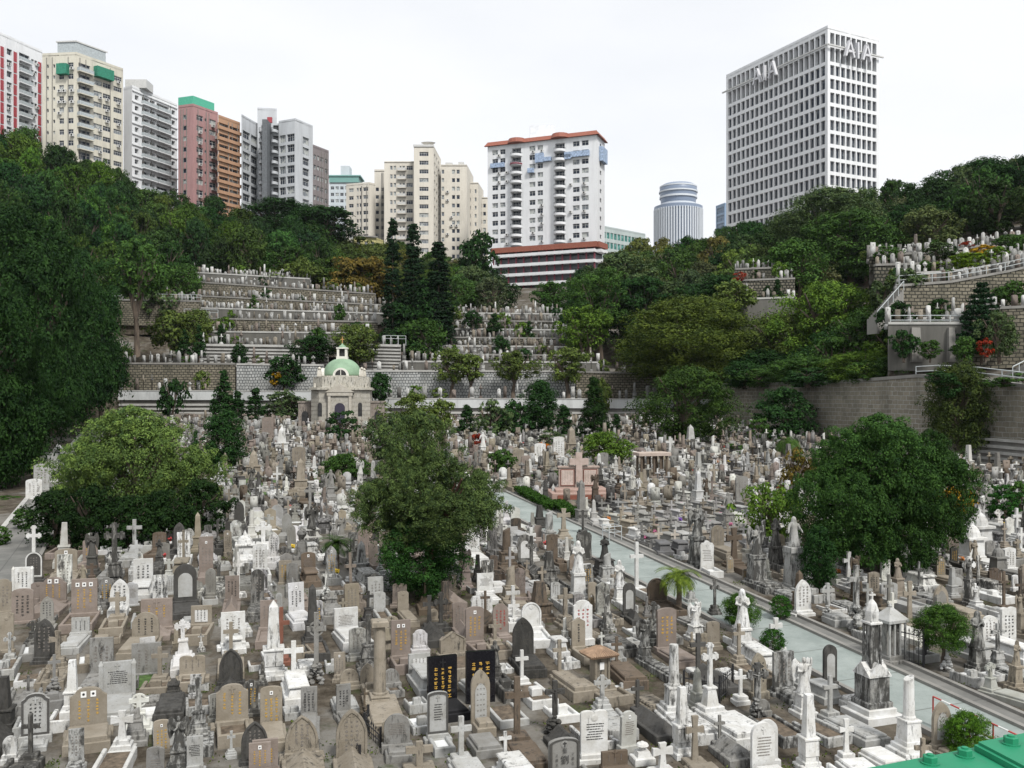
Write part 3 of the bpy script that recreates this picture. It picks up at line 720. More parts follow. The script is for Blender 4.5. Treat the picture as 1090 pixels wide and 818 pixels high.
def fin2(b, pts, H, zb):
    A, B, Cn = pts; Ht = H - zb
    Mx, a, L = b.mat(B, Cn, zb)
    me = balcmesh(L * .30, 1.1, 1.0, [b.wm, M['balcglass']])
    b.place('balcony', me, B, Cn, zb, [(L * .02, Ht - 2.2 - (k + 1) * 2.9 + .2) for k in range(8)])
    mb = MB(); mb.box(L * .36, L * .72, -1.6, -.003, Ht - 4.9, Ht - 2.2, 0, Mx); b.addpart('green_netting', mb, M['greencloth'])
    scatter_ac(b, B, Cn, zb, [L * .45, L * .6, L * .85], [Ht - 2 - (k + 1) * 2.9 + .2 for k in range(9)], .3)
    Mx2, a2, L2 = b.mat(A, B, zb)
    mb = MB(); mb.box(L2 * .5, L2 * .8, -1.4, -.003, Ht - 6, Ht - 3.3, 0, Mx2); b.addpart('green_awning', mb, M['greencloth'])
    scatter_ac(b, A, B, zb, [L2 * .48, L2 * .62, L2 * .85], [Ht - 2 - (k + 1) * 2.9 + .2 for k in range(9)], .55)
    mb = MB(); o = b.o
    r = [lerp(A, B, .45), B, lerp(B, Cn, .62), lerp(A, lerp(B, Cn, .62), .55)]
    mb.poly([(x - o.x, y - o.y) for x, y in r], Ht, Ht + 2.6); b.addpart('rooftop_room', mb, M['balcglass'])
    mb = MB(); cxm = sum(x for x, y in r) / 4; cym = sum(y for x, y in r) / 4
    mb.poly([((x - cxm) * 1.08 + cxm - o.x, (y - cym) * 1.08 + cym - o.y) for x, y in r], Ht + 2.6, Ht + 2.95); b.addpart('rooftop_canopy', mb, M['frame'])
M['cream'] = wallpaint('cream_render', (.60, .57, .48), .35); M['cream2'] = wallpaint('pale_cream_render', (.66, .62, .54), .3)
box_tower('apartment_building', 'cream apartment block with green netting and a glazed rooftop room', (45, 81, 131), (57, 55.5, 73), 245, 1, 50, M['cream'],
  [dict(cols=[(.13, .19, '1', 1.0, 1.9, 'glass'), (.32, .38, '1', 1.0, 1.9, 'glass'), (.5, .64, '2', .8, 2.2, 'glass'), (.76, .92, '2', .8, 2.2, 'glass')], pitch=2.9, n=11, top=2),
   dict(cols=[(.05, .29, '3', .3, 2.4, 'glass'), (.36, .54, '3', .9, 2.2, 'glasslit'), (.56, .73, '3', .9, 2.2, 'glass'), (.79, .97, '4', .9, 2.2, 'glass')], pitch=2.9, n=13, top=2)], fin=fin2)
def fin3(b, pts, H, zb):
    A, B, Cn = pts; Ht = H - zb; ribs(b, B, Cn, zb, H, [Ht - 1.6 - k * 3.0 for k in range(11)], M['whitepaint'], .3, .3)
    L = math.dist(B, Cn); me = balcmesh(L * .30, .9, 1.0, [M['whitepaint'], M['balcglass']])
    b.place('balcony', me, B, Cn, zb, [(u, Ht - 1.6 - (k + 1) * 3.0 + .35) for k in range(10) for u in (L * .2, L * .52)])
    o = b.o; mb = MB(); c = lerp(A, lerp(B, Cn, .35), .6); mb.box(c[0] - o.x - 3, c[0] - o.x + 3, c[1] - o.y - 2, c[1] - o.y + 3, Ht, Ht + 2.4); b.addpart('water_tank', mb, M['frame'])
box_tower('apartment_building', 'plain white apartment block with recessed balconies between the cream and pink blocks', (131.5, 140.5, 188.6), (93.5, 90.6, 110.8), 262, 1, 50, M['whitepaint'],
  [None, dict(cols=[(.06, .14, '2', .9, 2.2, 'glass'), (.21, .36, '3', .45, 2.5, 'glass', ), (.38, .49, '2', .45, 2.5, 'glass'), (.53, .81, '4', .45, 2.5, 'glass'), (.87, .95, '2', .9, 2.2, 'glass')], pitch=3.0, n=13, top=1.6, depth=.9)], fin=fin3)
def fin4(b, pts, H, zb):
    A, B, Cn = pts; Ht = H - zb; o = b.o; mb = MB()
    D = back(A, B, Cn); r = [A, B, lerp(B, Cn, .85), lerp(A, D, .8)]
    mb.poly([(x - o.x, y - o.y) for x, y in r], Ht, Ht + 2.2); b.addpart('green_rooftop_shed', mb, M['greenroof'])
    L = math.dist(B, Cn); scatter_ac(b, B, Cn, zb, [L * .2, L * .72, L * .88], [Ht - 2 - (k + 1) * 3.0 + .1 for k in range(12)], .7)
M['greenroof'] = plain('green_sheet_roof', (.08, .42, .28), .6, var=.1); M['pink'] = wallpaint('pink_render', (.38, .22, .215), .35)
box_tower('apartment_building', 'dull pink apartment block with a green shed on its roof', (189.7, 205.4, 232), (112.5, 110.4, 119.7), 262, 1, 46, M['pink'],
  [dict(cols=[(.3, .55, '1', .8, 2.1, 'glass')], pitch=3.0, n=13, top=2), dict(cols=[(.14, .40, '2', .8, 2.3, 'glass'), (.46, .54, '1', 1.2, 2.0, 'glass'), (.66, .92, '2', .8, 2.3, 'glass')], pitch=3.0, n=14, top=2)], fin=fin4)
M['orange'] = wallpaint('orange_band_paint', (.44, .26, .16), .25)
def fin5(b, pts, H, zb):
    p, q = pts; Ht = H - zb; ribs(b, p, q, zb, H, [Ht - 3.05 - k * 3.0 - .9 for k in range(13)], M['orange'], .9, .5)
box_tower('apartment_building', 'narrow apartment block striped by orange balcony bands', (232.3, 255.5), (122, 130.5), 262, 0, 46, M['orange'],
  [dict(cols=[(.04, .48, '4', .15, 1.95, 'glass'), (.52, .96, '4', .15, 1.95, 'glass')], pitch=3.0, n=14, top=1.0, depth=.8)], fin=fin5)
# grey complex of three pieces with an open stair shaft
M['greyw'] = wallpaint('pale_grey_render', (.52, .54, .56), .3)
def grey_complex():
    Yc = 270; k = Yc / 1000; zb = 40
    b = Bld('apartment_building', 'pale grey twin block with curved balconies and a dark central stair shaft', M['greyw']).origin(((285 - 545) * k, Yc, zb))
    def wing(pxs, tops, ic, specs, Y_):
        pts, H = plan(pxs, tops, Y_, ic)
        for (p, q), sp in zip(zip(pts[:-1], pts[1:]), specs):
            L = math.dist(p, q); rc = []
            for (c0, c1, st) in sp:
                for j in range(14): zt = H - zb - 4.2 - j * 3.0; rc.append((c0 * L, c1 * L, zt - 2.2, zt - .1, st, 'glass' if rb.random() > .3 else 'glasslit'))
            b.face(p, q, zb, H, rc, .45)
        a, c = pts[0], pts[-1]
        if len(pts) == 3: Ds = [back(*pts[:3])]
        else: Ds = [(c[0] * 1.05, c[1] * 1.05), (a[0] * 1.05, a[1] * 1.05)]
        ring = pts + Ds
        for i in range(len(pts) - 1, len(ring)): b.face(ring[i], ring[(i + 1) % len(ring)], zb, H)
        roofslab(b, ring, H - .5); return pts, H
    wing((257, 275), (121.5, 132), 0, [[(.08, .5, '3'), (.56, .95, '3')]], 268)
    wing((296.6, 314.3, 333), (129, 126, 134), 1, [[(.05, .42, '3'), (.5, .95, '3')], [(.42, .78, '3')]], 268)
    wing((274, 294.7), (114.7, 115.7), 0, [[]], 276)
    o = b.o
    mb = MB(); mb.box((282.4 - 285) * k, (287.6 - 285) * k, -3.5, 1, 0, (420 - 131) * k - zb); b.addpart('stair_shaft', mb, M['darkgrey'])
    mb = MB(); mb.box((281 - 285) * k, (286 - 285) * k, 3.5, 4.2, (420 - 127) * k - zb, (420 - 121) * k - zb); b.addpart('red_panel', mb, M['redpaint'])
    for cxp in (278.5, 291.5):
        me = balcmesh(7.5 * k, 2.0, 1.2, [M['greyw'], M['darkgrey']], True)
        for j in range(14): link('balcony', me, b.root, ((cxp - 3.75 - 285) * k, 1.2, (420 - 141) * k - zb - j * 3.0))
    b.face(((275 - 545) * k, Yc + 1.4), ((297 - 545) * k, Yc + 1.4), zb, (420 - 130) * k, [(u, u + 1.6, (420 - 141) * k - zb - j * 3 + .9, (420 - 141) * k - zb - j * 3 + 2.4, 'd') for u in (.5, 3.9) for j in range(13)])
    b.done()
M['darkgrey'] = plain('dark_grey_concrete', (.13, .14, .15), .8)
grey_complex()
M['brownw'] = wallpaint('brown_tile_wall', (.22, .19, .19), .3)
box_tower('apartment_building', 'brown tiled block half hidden behind the pale grey twin block', (332, 350), (153.5, 160.5), 285, 0, 44, M['brownw'],
  [dict(cols=[(.1, .24, '1', .8, 2.2, 'glasslit'), (.3, .44, '1', .8, 2.2, 'glasslit'), (.5, .68, '2', .8, 2.2, 'glass'), (.76, .94, '2', .8, 2.2, 'glass')], pitch=3.1, n=12, top=2)])
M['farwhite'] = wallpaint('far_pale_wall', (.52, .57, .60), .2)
def fin8(b, pts, H, zb):
    p, q = pts; o = b.o; Ht = H - zb; L = math.dist(p, q)
    mb = MB(); mb.box(0, L, -.5, 12, Ht, Ht + 3); mb.box(-1, L + 1, -1, 12, Ht + 3, Ht + 3.6); b.addpart('green_roof_storey', mb, M['greenteal'])
    mb = MB(); mb.box(L * .36, L * .66, 2, 9, Ht + 3.6, Ht + 9); b.addpart('tank_room', mb, M['farwhite'])
M['greenteal'] = plain('far_teal_roof', (.16, .33, .30), .6, var=.05)
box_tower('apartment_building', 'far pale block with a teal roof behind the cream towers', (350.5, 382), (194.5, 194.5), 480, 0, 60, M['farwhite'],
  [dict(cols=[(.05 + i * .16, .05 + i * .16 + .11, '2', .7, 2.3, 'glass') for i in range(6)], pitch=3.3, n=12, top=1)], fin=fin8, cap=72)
# cream group
box_tower('apartment_building', 'lower cream apartment block behind the yellow house', (368.5, 393, 399.5), (196, 194, 195.5), 330, 1, 38, M['cream2'],
  [dict(cols=[(.12, .32, '2', .9, 2.2, 'glass'), (.46, .54, '1', .9, 2.2, 'glass'), (.58, .66, '1', .9, 2.2, 'glass'), (.74, .95, '2', .9, 2.2, 'glass')], pitch=2.75, n=9, top=1.2), None], cap=60)
box_tower('apartment_building', 'slim cream stair tower between the two cream blocks', (398.5, 410), (180.5, 180.5), 338, 0, 38, M['cream2'],
  [dict(cols=[(.12, .42, '1', .9, 2.2, 'glass'), (.6, .88, '1', .9, 2.2, 'glass')], pitch=2.75, n=11, top=6)], cap=30)
def cream_tower():
    k = .32; zb = 36
    b = Bld('apartment_building', 'tall cream apartment tower with a projecting centre and rooftop dish', M['cream2']).origin(((440 - 545) * k, 320, zb))
    def fc(x0, x1, Y0, Y1, top, cols, n, t0, gl='glass', pitch=2.95):
        p = ((x0 - 545) / 1000 * Y0, Y0); q = ((x1 - 545) / 1000 * Y1, Y1); H = (420 - top) / 1000 * 320; L = math.dist(p, q)
        b.face(p, q, zb, H, [(c0 * L, c1 * L, H - zb - t0 - j * pitch - 1.4 + .0, H - zb - t0 - j * pitch, st, 'glass' if rb.random() > .35 else 'glasslit') for c0, c1, st in cols for j in range(n)]); return p, q, H
    p, q, H = fc(409, 440.5, 323, 323, 169.5, [(.2, .28, '1'), (.32, .4, '1'), (.52, .58, '1'), (.62, .7, '1'), (.75, .97, '3')], 12, 1.6)
    mats = balcmesh(3.0, .9, .9, [b.wm, M['frame']]); b.place('balcony', mats, p, q, zb, [(math.dist(p, q) * .45, H - zb - 3.3 - j * 2.95) for j in range(9)])
    b.face((p[0] + 1, 336), p, zb, H)
    roofslab(b, [p, q, (q[0], 336), (p[0], 336)], H - .4)
    p2, q2, H2 = fc(440.5, 461.5, 317, 317, 157.5, [(.28, .74, '4')], 12, 2.2)
    b.face((p2[0], 324), p2, zb, H2); s_, e_, _ = fc(461.5, 469.5, 317, 336, 157.5, [(.1, .22, '1'), (.35, .47, '1'), (.62, .74, '1')], 12, 2.2)
    roofslab(b, [p2, q2, e_, (p2[0], 336)], H2 - .4)
    b.face(e_, (p2[0], 336), H2 - 5, H2)
    p3, q3, H3 = fc(469.5, 497, 327, 327, 170, [(.02, .12, '1'), (.42, .54, '1'), (.6, .72, '1')], 13, 1.8)
    b.face(q3, (q3[0] + 1.5, 345), zb, H3); roofslab(b, [p3, q3, (q3[0], 345), (p3[0], 345)], H3 - .4)
    scatter_ac(b, p3, q3, zb, [math.dist(p3, q3) * .2, math.dist(p3, q3) * .35, math.dist(p3, q3) * .55], [H3 - zb - 4 - j * 2.95 for j in range(10)], .35)
    p4, q4, H4 = fc(497, 509, 336, 336, 183, [(.15, .35, '1'), (.7, .85, '1')], 11, 2.5)
    b.face(q4, (q4[0] + 1.5, 350), zb, H4); roofslab(b, [p4, q4, (q4[0], 350), (p4[0], 350)], H4 - .4)
    p5, q5, H5 = fc(508, 519.5, 345, 345, 193.5, [(.2, .45, '1'), (.55, .8, '1')], 9, 2.5); roofslab(b, [p5, q5, (q5[0], 358), (p5[0], 358)], H5 - .4)
    o = b.o
    mb = MB(); mb.lathe([(.3, 0), (.3, 1), (.1, 1.2)], 8); mb.lathe([(.1, 1.2), (2.4, 2.4), (2.5, 2.45), (.2, 1.4)], 16, sx=1, sy=.7)
    d = b.addpart('satellite_dish', mb, M['frame']); d.location = ((455 - 545) * k - o.x, 3, H2 - zb)
    mb = MB(); mb.box(0, 2.5, 0, 3, 0, 1.2); mb.box(4.5, 6.5, 0, 3, 0, 1.4); d = b.addpart('roof_plant', mb, M['frame']); d.location = ((472 - 545) * k - o.x, 9, H3 - zb)
    mb = MB(); Hx = H2 - zb
    for z, za in ((Hx, H2),): mb.box(p2[0] - o.x - .2, q2[0] - o.x + .2, p2[1] - o.y - .25, p2[1] - o.y - .01, z - .5, z + .25)
    b.addpart('cornice', mb, M['frame']); b.done()
cream_tower()
M['yellow'] = wallpaint('yellow_house_paint', (.50, .45, .20), .3)
def yellow_house():
    pts, H = plan((376, 400, 408), (251.5, 253, 256), 255, 1)
    b = Bld('yellow_house', 'small yellow house below the cream towers', M['yellow']).origin((pts[1][0], pts[1][1], 30))
    L = math.dist(pts[0], pts[1])
    b.face(pts[0], pts[1], 30, H, [(L * c, L * (c + .14), H - 30 - z - 1.3, H - 30 - z, '2', 'glass') for c in (.15, .5, .78) for z in (1.2, 4.2)])
    L = math.dist(pts[1], pts[2]); b.face(pts[1], pts[2], 30, H, [(L * .3, L * .6, H - 30 - z - 1.3, H - 30 - z, '2', 'glass') for z in (1.2, 4.2)])
    D = back(*pts); b.face(pts[2], D, 30, H); b.face(D, pts[0], 30, H); roofslab(b, pts + [D], H - .3)
    Mx, a, L = b.mat(pts[0], pts[1], 30); mb = MB(); mb.box(-.4, L + .4, -.6, -.01, H - 30 - .1, H - 30 + .25, 0, Mx); b.addpart('eave', mb, M['concrete']); b.done()
yellow_house()
# white tower with red roof edge over a stepped podium
def white_tower():
    pts, H = plan((519, 635, 643.7), (156, 143, 151.5), 290, 1); A, B, Cn = pts; zb = (420 - 263) * .29
    b = Bld('apartment_tower', 'white apartment tower with an orange roof edge and two stacks of curved balconies', M['whitepaint']).origin((B[0], B[1], zb))
    Ht = H - zb; L = math.dist(A, B); fl = Ht / 12.2; cols = [(.045, .10, '2'), (.12, .17, '2'), (.395, .45, '2'), (.47, .52, '2'), (.79, .85, '2'), (.87, .93, '2')]
    rc = [(c0 * L, c1 * L, Ht - 1.2 - (j + 1) * fl + .95, Ht - 1.2 - (j + 1) * fl + 2.55, st, rb.choice(['glass', 'glasslit'])) for c0, c1, st in cols for j in range(11)]
    rc += [(c * L, (c + .085) * L, Ht - 1.2 - (j + 1) * fl + .25, Ht - 1.2 - (j + 1) * fl + 2.5, '3', 'glass', 1.0) for c in (.232, .632) for j in range(11)]
    b.face(A, B, zb, H, rc, .3); L2 = math.dist(B, Cn)
    b.face(B, Cn, zb, H, [(L2 * .4, L2 * .6, Ht - 1.2 - (j + 1) * fl + 1, Ht - 1.2 - (j + 1) * fl + 2.3, '1', 'glass') for j in range(11)])
    D = back(A, B, Cn); b.face(Cn, D, zb, H); b.face(D, A, zb, H); roofslab(b, [A, B, Cn, D], H)
    me = balcmesh(L * .105, 2.2, 1.2, [M['whitepaint'], M['darkgrey']], True)
    b.place('balcony', me, A, B, zb, [(c * L, Ht - 1.2 - (j + 1) * fl - .35) for c in (.222, .622) for j in range(11)])
    me2 = MB(); w = L * .11; me2.poly([(w / 2 - w / 2 * math.cos(math.pi * k / 8), -2.4 * math.sin(math.pi * k / 8)) for k in range(9)], 0, .5)
    Mx, a, _ = b.mat(A, B, zb)
    o = b.addpart('maroon_awning', me2, M['maroon']); o.matrix_local = Mx @ Matrix.Translation((.218 * L, 0, Ht - 1.2 - 2 * fl - .2))
    # sloping orange roof edge
    mb = MB(); seg = [(A, B), (B, Cn)]
    for p, q in seg:
        Mx_, a_, L_ = b.mat(p, q, zb); mb.add([(-.9, -.9, Ht - .2), (L_ + .9, -.9, Ht - .2), (L_, .1, Ht + 1.25), (0, .1, Ht + 1.25), (-.9, 0, Ht - .2), (L_ + .9, 0, Ht - .2)], [(0, 1, 2, 3), (0, 4, 5, 1), (0, 3, 4), (1, 5, 2)], 0, Mx_)
        if L_ > 15:
            for c in (.275, .675): mb.lathe([(3.1, Ht - .1), (2.7, Ht + 1.3), (1.2, Ht + 1.45)], 14, cx=c * L_, cy=.5, M=Mx_)
    b.addpart('roof_edge', mb, M['roofred'])
    mb = MB(); c = lerp(A, B, .52); mb.box(c[0] - b.o.x - 4, c[0] - b.o.x + 4, c[1] - b.o.y + 5, c[1] - b.o.y + 10, Ht, Ht + 6.2); b.addpart('rooftop_frame', mb, M['netwhite'])
    for u0, u1, z, h in ((.035, .165, 2.15, 1), (.455, .53, 2.05, 2), (.53, .60, 2.0, .9), (.385, .44, 3.1, 1), (.72, .94, 1.85, 1.2), (.72, .78, 2.0, 1)):
        mb = MB(); mb.box(u0 * L, u1 * L, -.9, -.05, Ht - 1.2 - z * fl, Ht - 1.2 - (z - .5 * h) * fl, 0, Mx); b.addpart('blue_netting', mb, M['bluecloth'])
    Mx_, a_, L_ = b.mat(B, Cn, zb); mb = MB(); mb.box(L_ * .3, L_ * .9, -1.2, -.05, Ht - 7.5, Ht - 3, 0, Mx_); b.addpart('blue_netting', mb, M['bluecloth'])
    scatter_ac(b, A, B, zb, [u * L for u in (.10, .175, .42, .50, .76, .88)], [Ht - 1.2 - (j + 1) * fl + .2 for j in range(11)], .42)
    b.done()
    # podium
    pp, Hp = plan((527, 634, 641), (267, 259.5, 262), 284, 1); A, B, Cn = pp; zb2 = (420 - 305) * .284
    b = Bld('podium', 'car-park podium with white slab edges and orange tiled rim under the white tower', M['darkgrey']).origin((B[0], B[1], zb2))
    b.face(A, B, zb2, Hp - 3.2); b.face(B, Cn, zb2, Hp - 3.2); D = back(A, B, Cn); b.face(Cn, D, zb2, Hp); b.face(D, A, zb2, Hp); roofslab(b, [A, B, Cn, D], Hp - .5)
    for p, q in ((A, B), (B, Cn)):
        Mx, a, L = b.mat(p, q, zb2); Ht = Hp - zb2
        mb = MB(); mb.box(-.8, L + .8, -1.6, 0, Ht - 1.1, Ht + .5, 0, Mx); b.addpart('tiled_rim', mb, M['roofred'])
        for z in (Ht - 2.1, Ht - 5.2, Ht - 8.2, Ht - 11.2):
            if z > 0: mb = MB(); mb.box(-.4, L + .4, -2.0, 0, z - .55, z + .35, 0, Mx); b.addpart('slab_edge', mb, M['whitepaint'])
        if L > 12:
            mb = MB()
            for i in range(14): mb.box(i * L / 13 - .2, i * L / 13 + .2, -1.2, -.8, 0, Ht - 1.2, 0, Mx)
            b.addpart('columns', mb, M['maroon'])
    b.done()
M['maroon'] = plain('maroon_paint', (.20, .04, .06), .7); M['netwhite'] = plain('white_scaffold_net', (.74, .76, .78), .8, var=.08, scale=1)
white_tower()
M['glassblock'] = wallpaint('pale_green_frame', (.42, .48, .47), .2)
box_tower('office_block', 'low green-glass block behind the white tower with the orange roof edge', (640, 687), (240, 249), 400, 0, 45, M['glassblock'],
  [dict(cols=[(.04 + i * .08, .04 + i * .08 + .062, '1', .5, 3.2, 'glassg') for i in range(12)], pitch=4.2, n=6, top=1.5)], cap=60)
box_tower('office_block', 'narrow blue glass block beside the white gridded tower', (762, 771.5, 776), (219.5, 216, 217), 420, 1, 50, plain('blue_curtain_wall', (.22, .32, .45), .3, var=.05),
  [dict(cols=[(.1, .9, '4', .4, 3.2, 'glassb')], pitch=3.6, n=7, top=1), None], cap=20)
# ------------------------------------------------------------------ trees
ASP = dict(airy=1.3, dome=1.5, loose=1.3, flat=1.0, cone=3.2, column=2.6, ball=1.8, cook=9.0)
def crown_np(kind, ncl, per, leaf, seed, rc=.22):
    g = np.random.default_rng(seed)
    z = g.random(ncl); th = g.random(ncl) * 2 * np.pi; q = g.random(ncl) ** .38
    ph = g.random(8) * 6.28
    lob = 1 + .18 * np.sin(2 * th + ph[0] + 2 * z) + .15 * np.sin(3 * th + ph[1] + 5 * z) + .13 * np.sin(5 * th + ph[2] + 9 * z)
    fl = 1.15
    if kind == 'dome': rr = np.where(z > .35, np.sqrt(np.clip(1 - ((z - .35) / .65) ** 2, 0, 1)), .62 + .38 * z / .35) * .86
    elif kind == 'airy': rr = np.where(z > .4, np.sqrt(np.clip(1 - ((z - .4) / .6) ** 2, 0, 1)), .6 + .4 * z / .4) * .9; fl = 1.1; q = g.random(ncl) ** .5; lob = lob * (.8 + .35 * g.random(ncl))
    elif kind == 'loose': rr = np.where(z > .45, np.sqrt(np.clip(1 - ((z - .45) / .55) ** 2, 0, 1)), .45 + .55 * z / .45) * .85; fl = 1.05
    elif kind == 'flat':
        lev = np.floor(z * 7) / 7; z = lev + .07 + .045 * g.normal(size=ncl); rr = np.sqrt(np.clip(1 - (lev * .9) ** 2, 0, 1)) * .88; fl = .7; q = g.random(ncl) ** .45
    elif kind == 'cone': z = z ** 1.35; rr = (1 - z) * .82 + .06; fl = 1.2; lob = 1 + .12 * np.sin(3 * th + ph[0] + 6 * z)
    elif kind == 'column': rr = (np.sin(np.clip(z, .02, .98) * np.pi) ** .5) * .72; fl = 1.5
    elif kind == 'cook':
        lev = np.floor(z * 22) / 22; z = lev + .012 * g.normal(size=ncl); rr = (1 - z) ** .55 * .85 + .05; lob = .75 + .4 * g.random(ncl); fl = .5; q = g.random(ncl) ** .3
    elif kind == 'ball': rr = np.sqrt(np.clip(1 - (2 * z - 1) ** 2, 0, 1)) * .92; lob = 1; fl = .8; q = g.random(ncl) ** .2
    cx = np.cos(th) * rr * lob * q; cy_ = np.sin(th) * rr * lob * q
    q = q * np.where(g.random(ncl) < .16, 1.14, 1.0) if kind in ('dome', 'airy', 'loose') else q
    cx = np.cos(th) * rr * lob * q; cy_ = np.sin(th) * rr * lob * q
    A = ASP[kind]; cz = (z * .9 + .02) * A
    rcs = rc * (.5 + 1.0 * g.random(ncl) ** 1.5) * (.55 + .45 * rr / max(rr.max(), .1))
    n = ncl * per
    c = np.repeat(np.stack([cx, cy_, cz], 1), per, 0); r = np.repeat(rcs, per)[:, None]
    d = g.normal(size=(n, 3)); d[:, 2] = np.where(g.random(n) < .62, np.abs(d[:, 2]), d[:, 2]); d /= np.linalg.norm(d, axis=1)[:, None]
    rad = (.55 + .45 * g.random((n, 1)) ** .6)
    zf = np.array([1, 1, fl * .7])
    p = c + d * r * rad * zf
    nm = d * 1.1 + np.array([0, 0, .45]) + g.normal(size=(n, 3)) * .42; nm /= np.linalg.norm(nm, axis=1)[:, None]
    a = np.cross(nm, g.normal(size=(n, 3))); a /= np.linalg.norm(a, axis=1)[:, None]; b = np.cross(nm, a)
    s = leaf * (.6 + .8 * g.random((n, 1)))
    a = a * s; b = b * s * .55
    V = np.stack([p - a * .5, p + b * .5 - a * .05, p + a * .5, p - b * .5 - a * .05], 1).reshape(-1, 3)
    return V
def mesh_quads(name, V, mat):
    n = len(V) // 4; me = bpy.data.meshes.new(name); me.vertices.add(len(V)); me.vertices.foreach_set('co', V.astype('f').ravel())
    me.loops.add(4 * n); me.loops.foreach_set('vertex_index', np.arange(4 * n, dtype='i'))
    me.polygons.add(n); me.polygons.foreach_set('loop_start', np.arange(0, 4 * n, 4, dtype='i')); me.materials.append(mat); me.update(calc_edges=True); return me
_cr = {}
def crown_mesh(kind, res, k):
    key = (kind, res, k)
    if key not in _cr:
        ncl, per, leaf, rc = {'xh': (330, 260, .028, .19), 'h': (210, 170, .042, .23), 'm': (110, 90, .082, .27), 'l': (60, 40, .17, .30), 's': (26, 30, .26, .36)}[res]
        if kind == 'dome' and res == 'xh': ncl = 480; rc *= 1.05
        if kind in ('cone', 'column'): ncl = int(ncl * 1.8); leaf *= .95
        if kind == 'cook': ncl, per, leaf, rc = 380, 44, .15, .33
        if kind == 'airy': ncl = int(ncl * .72); rc *= .85
        if kind == 'loose': ncl = int(ncl * .62); rc *= .95
        if kind == 'flat': rc *= .95
        _cr[key] = mesh_quads('crown', crown_np(kind, ncl, per, leaf, hash((len(kind), ord(kind[0]), ord(res[0]), k)) % 9999, rc), M['leaf'])
    return _cr[key]
_tk = {}
def trunk_mesh(kind, k, bark):
    """unit tree: foot at 0, height 1, crown radius 1; tapered trunk forking into limbs"""
    key = (kind, k, bark)
    if key in _tk: return _tk[key]
    g = random.Random(k * 7 + 1); mb = MB()
    if kind in ('cone', 'column', 'cook'):
        mb.tube([(0, 0, -.06), (0, 0, .3), (.01, 0, .9)], [.10, .07, .015], 7)
    else:
        lean = (g.uniform(-.1, .1), g.uniform(-.1, .1)); f = .30 if kind != 'flat' else .42
        mb.tube([(0, 0, -.06), (lean[0] * .3, lean[1] * .3, f * .5), (lean[0], lean[1], f)], [.105, .075, .065], 8)
        nl = 6 if kind != 'ball' else 3
        for i in range(nl):
            a = 6.28 * i / nl + g.uniform(-.4, .4); r = g.uniform(.35, .7); z = g.uniform(.62, .88)
            p1 = (lean[0] + math.cos(a) * r * .4, lean[1] + math.sin(a) * r * .4, f + (z - f) * .45)
            p2 = (lean[0] + math.cos(a) * r, lean[1] + math.sin(a) * r, z)
            mb.tube([(lean[0], lean[1], f - .03), p1, p2], [.05, .035, .012], 6)
            for j in range(2):
                b_ = a + g.choice((-1, 1)) * g.uniform(.4, .9); e = (p1[0] + math.cos(b_) * .35, p1[1] + math.sin(b_) * .35, p1[2] + g.uniform(.08, .25))
                mb.tube([p1, e], [.025, .008], 5)
    _tk[key] = mb.mesh('trunk', M[bark], True); return _tk[key]
ITEMS = []      # (object, look, px, py) get their labels at the end
DG = (.020, .054, .021); MG = (.042, .092, .028); BG = (.082, .150, .032); OL = (.084, .122, .042); GG = (.062, .098, .055); RU = (.105, .082, .028); YO = (.36, .22, .02); RD = (.22, .03, .02); OR = (.33, .10, .02)
LOOKS = {DG: 'dark green', MG: 'deep green', BG: 'bright green', OL: 'olive green', GG: 'grey-green', RU: 'rusty brown', YO: 'yellow flowering', RD: 'red-leaved', OR: 'orange-leaved'}
rt = random.Random(11)
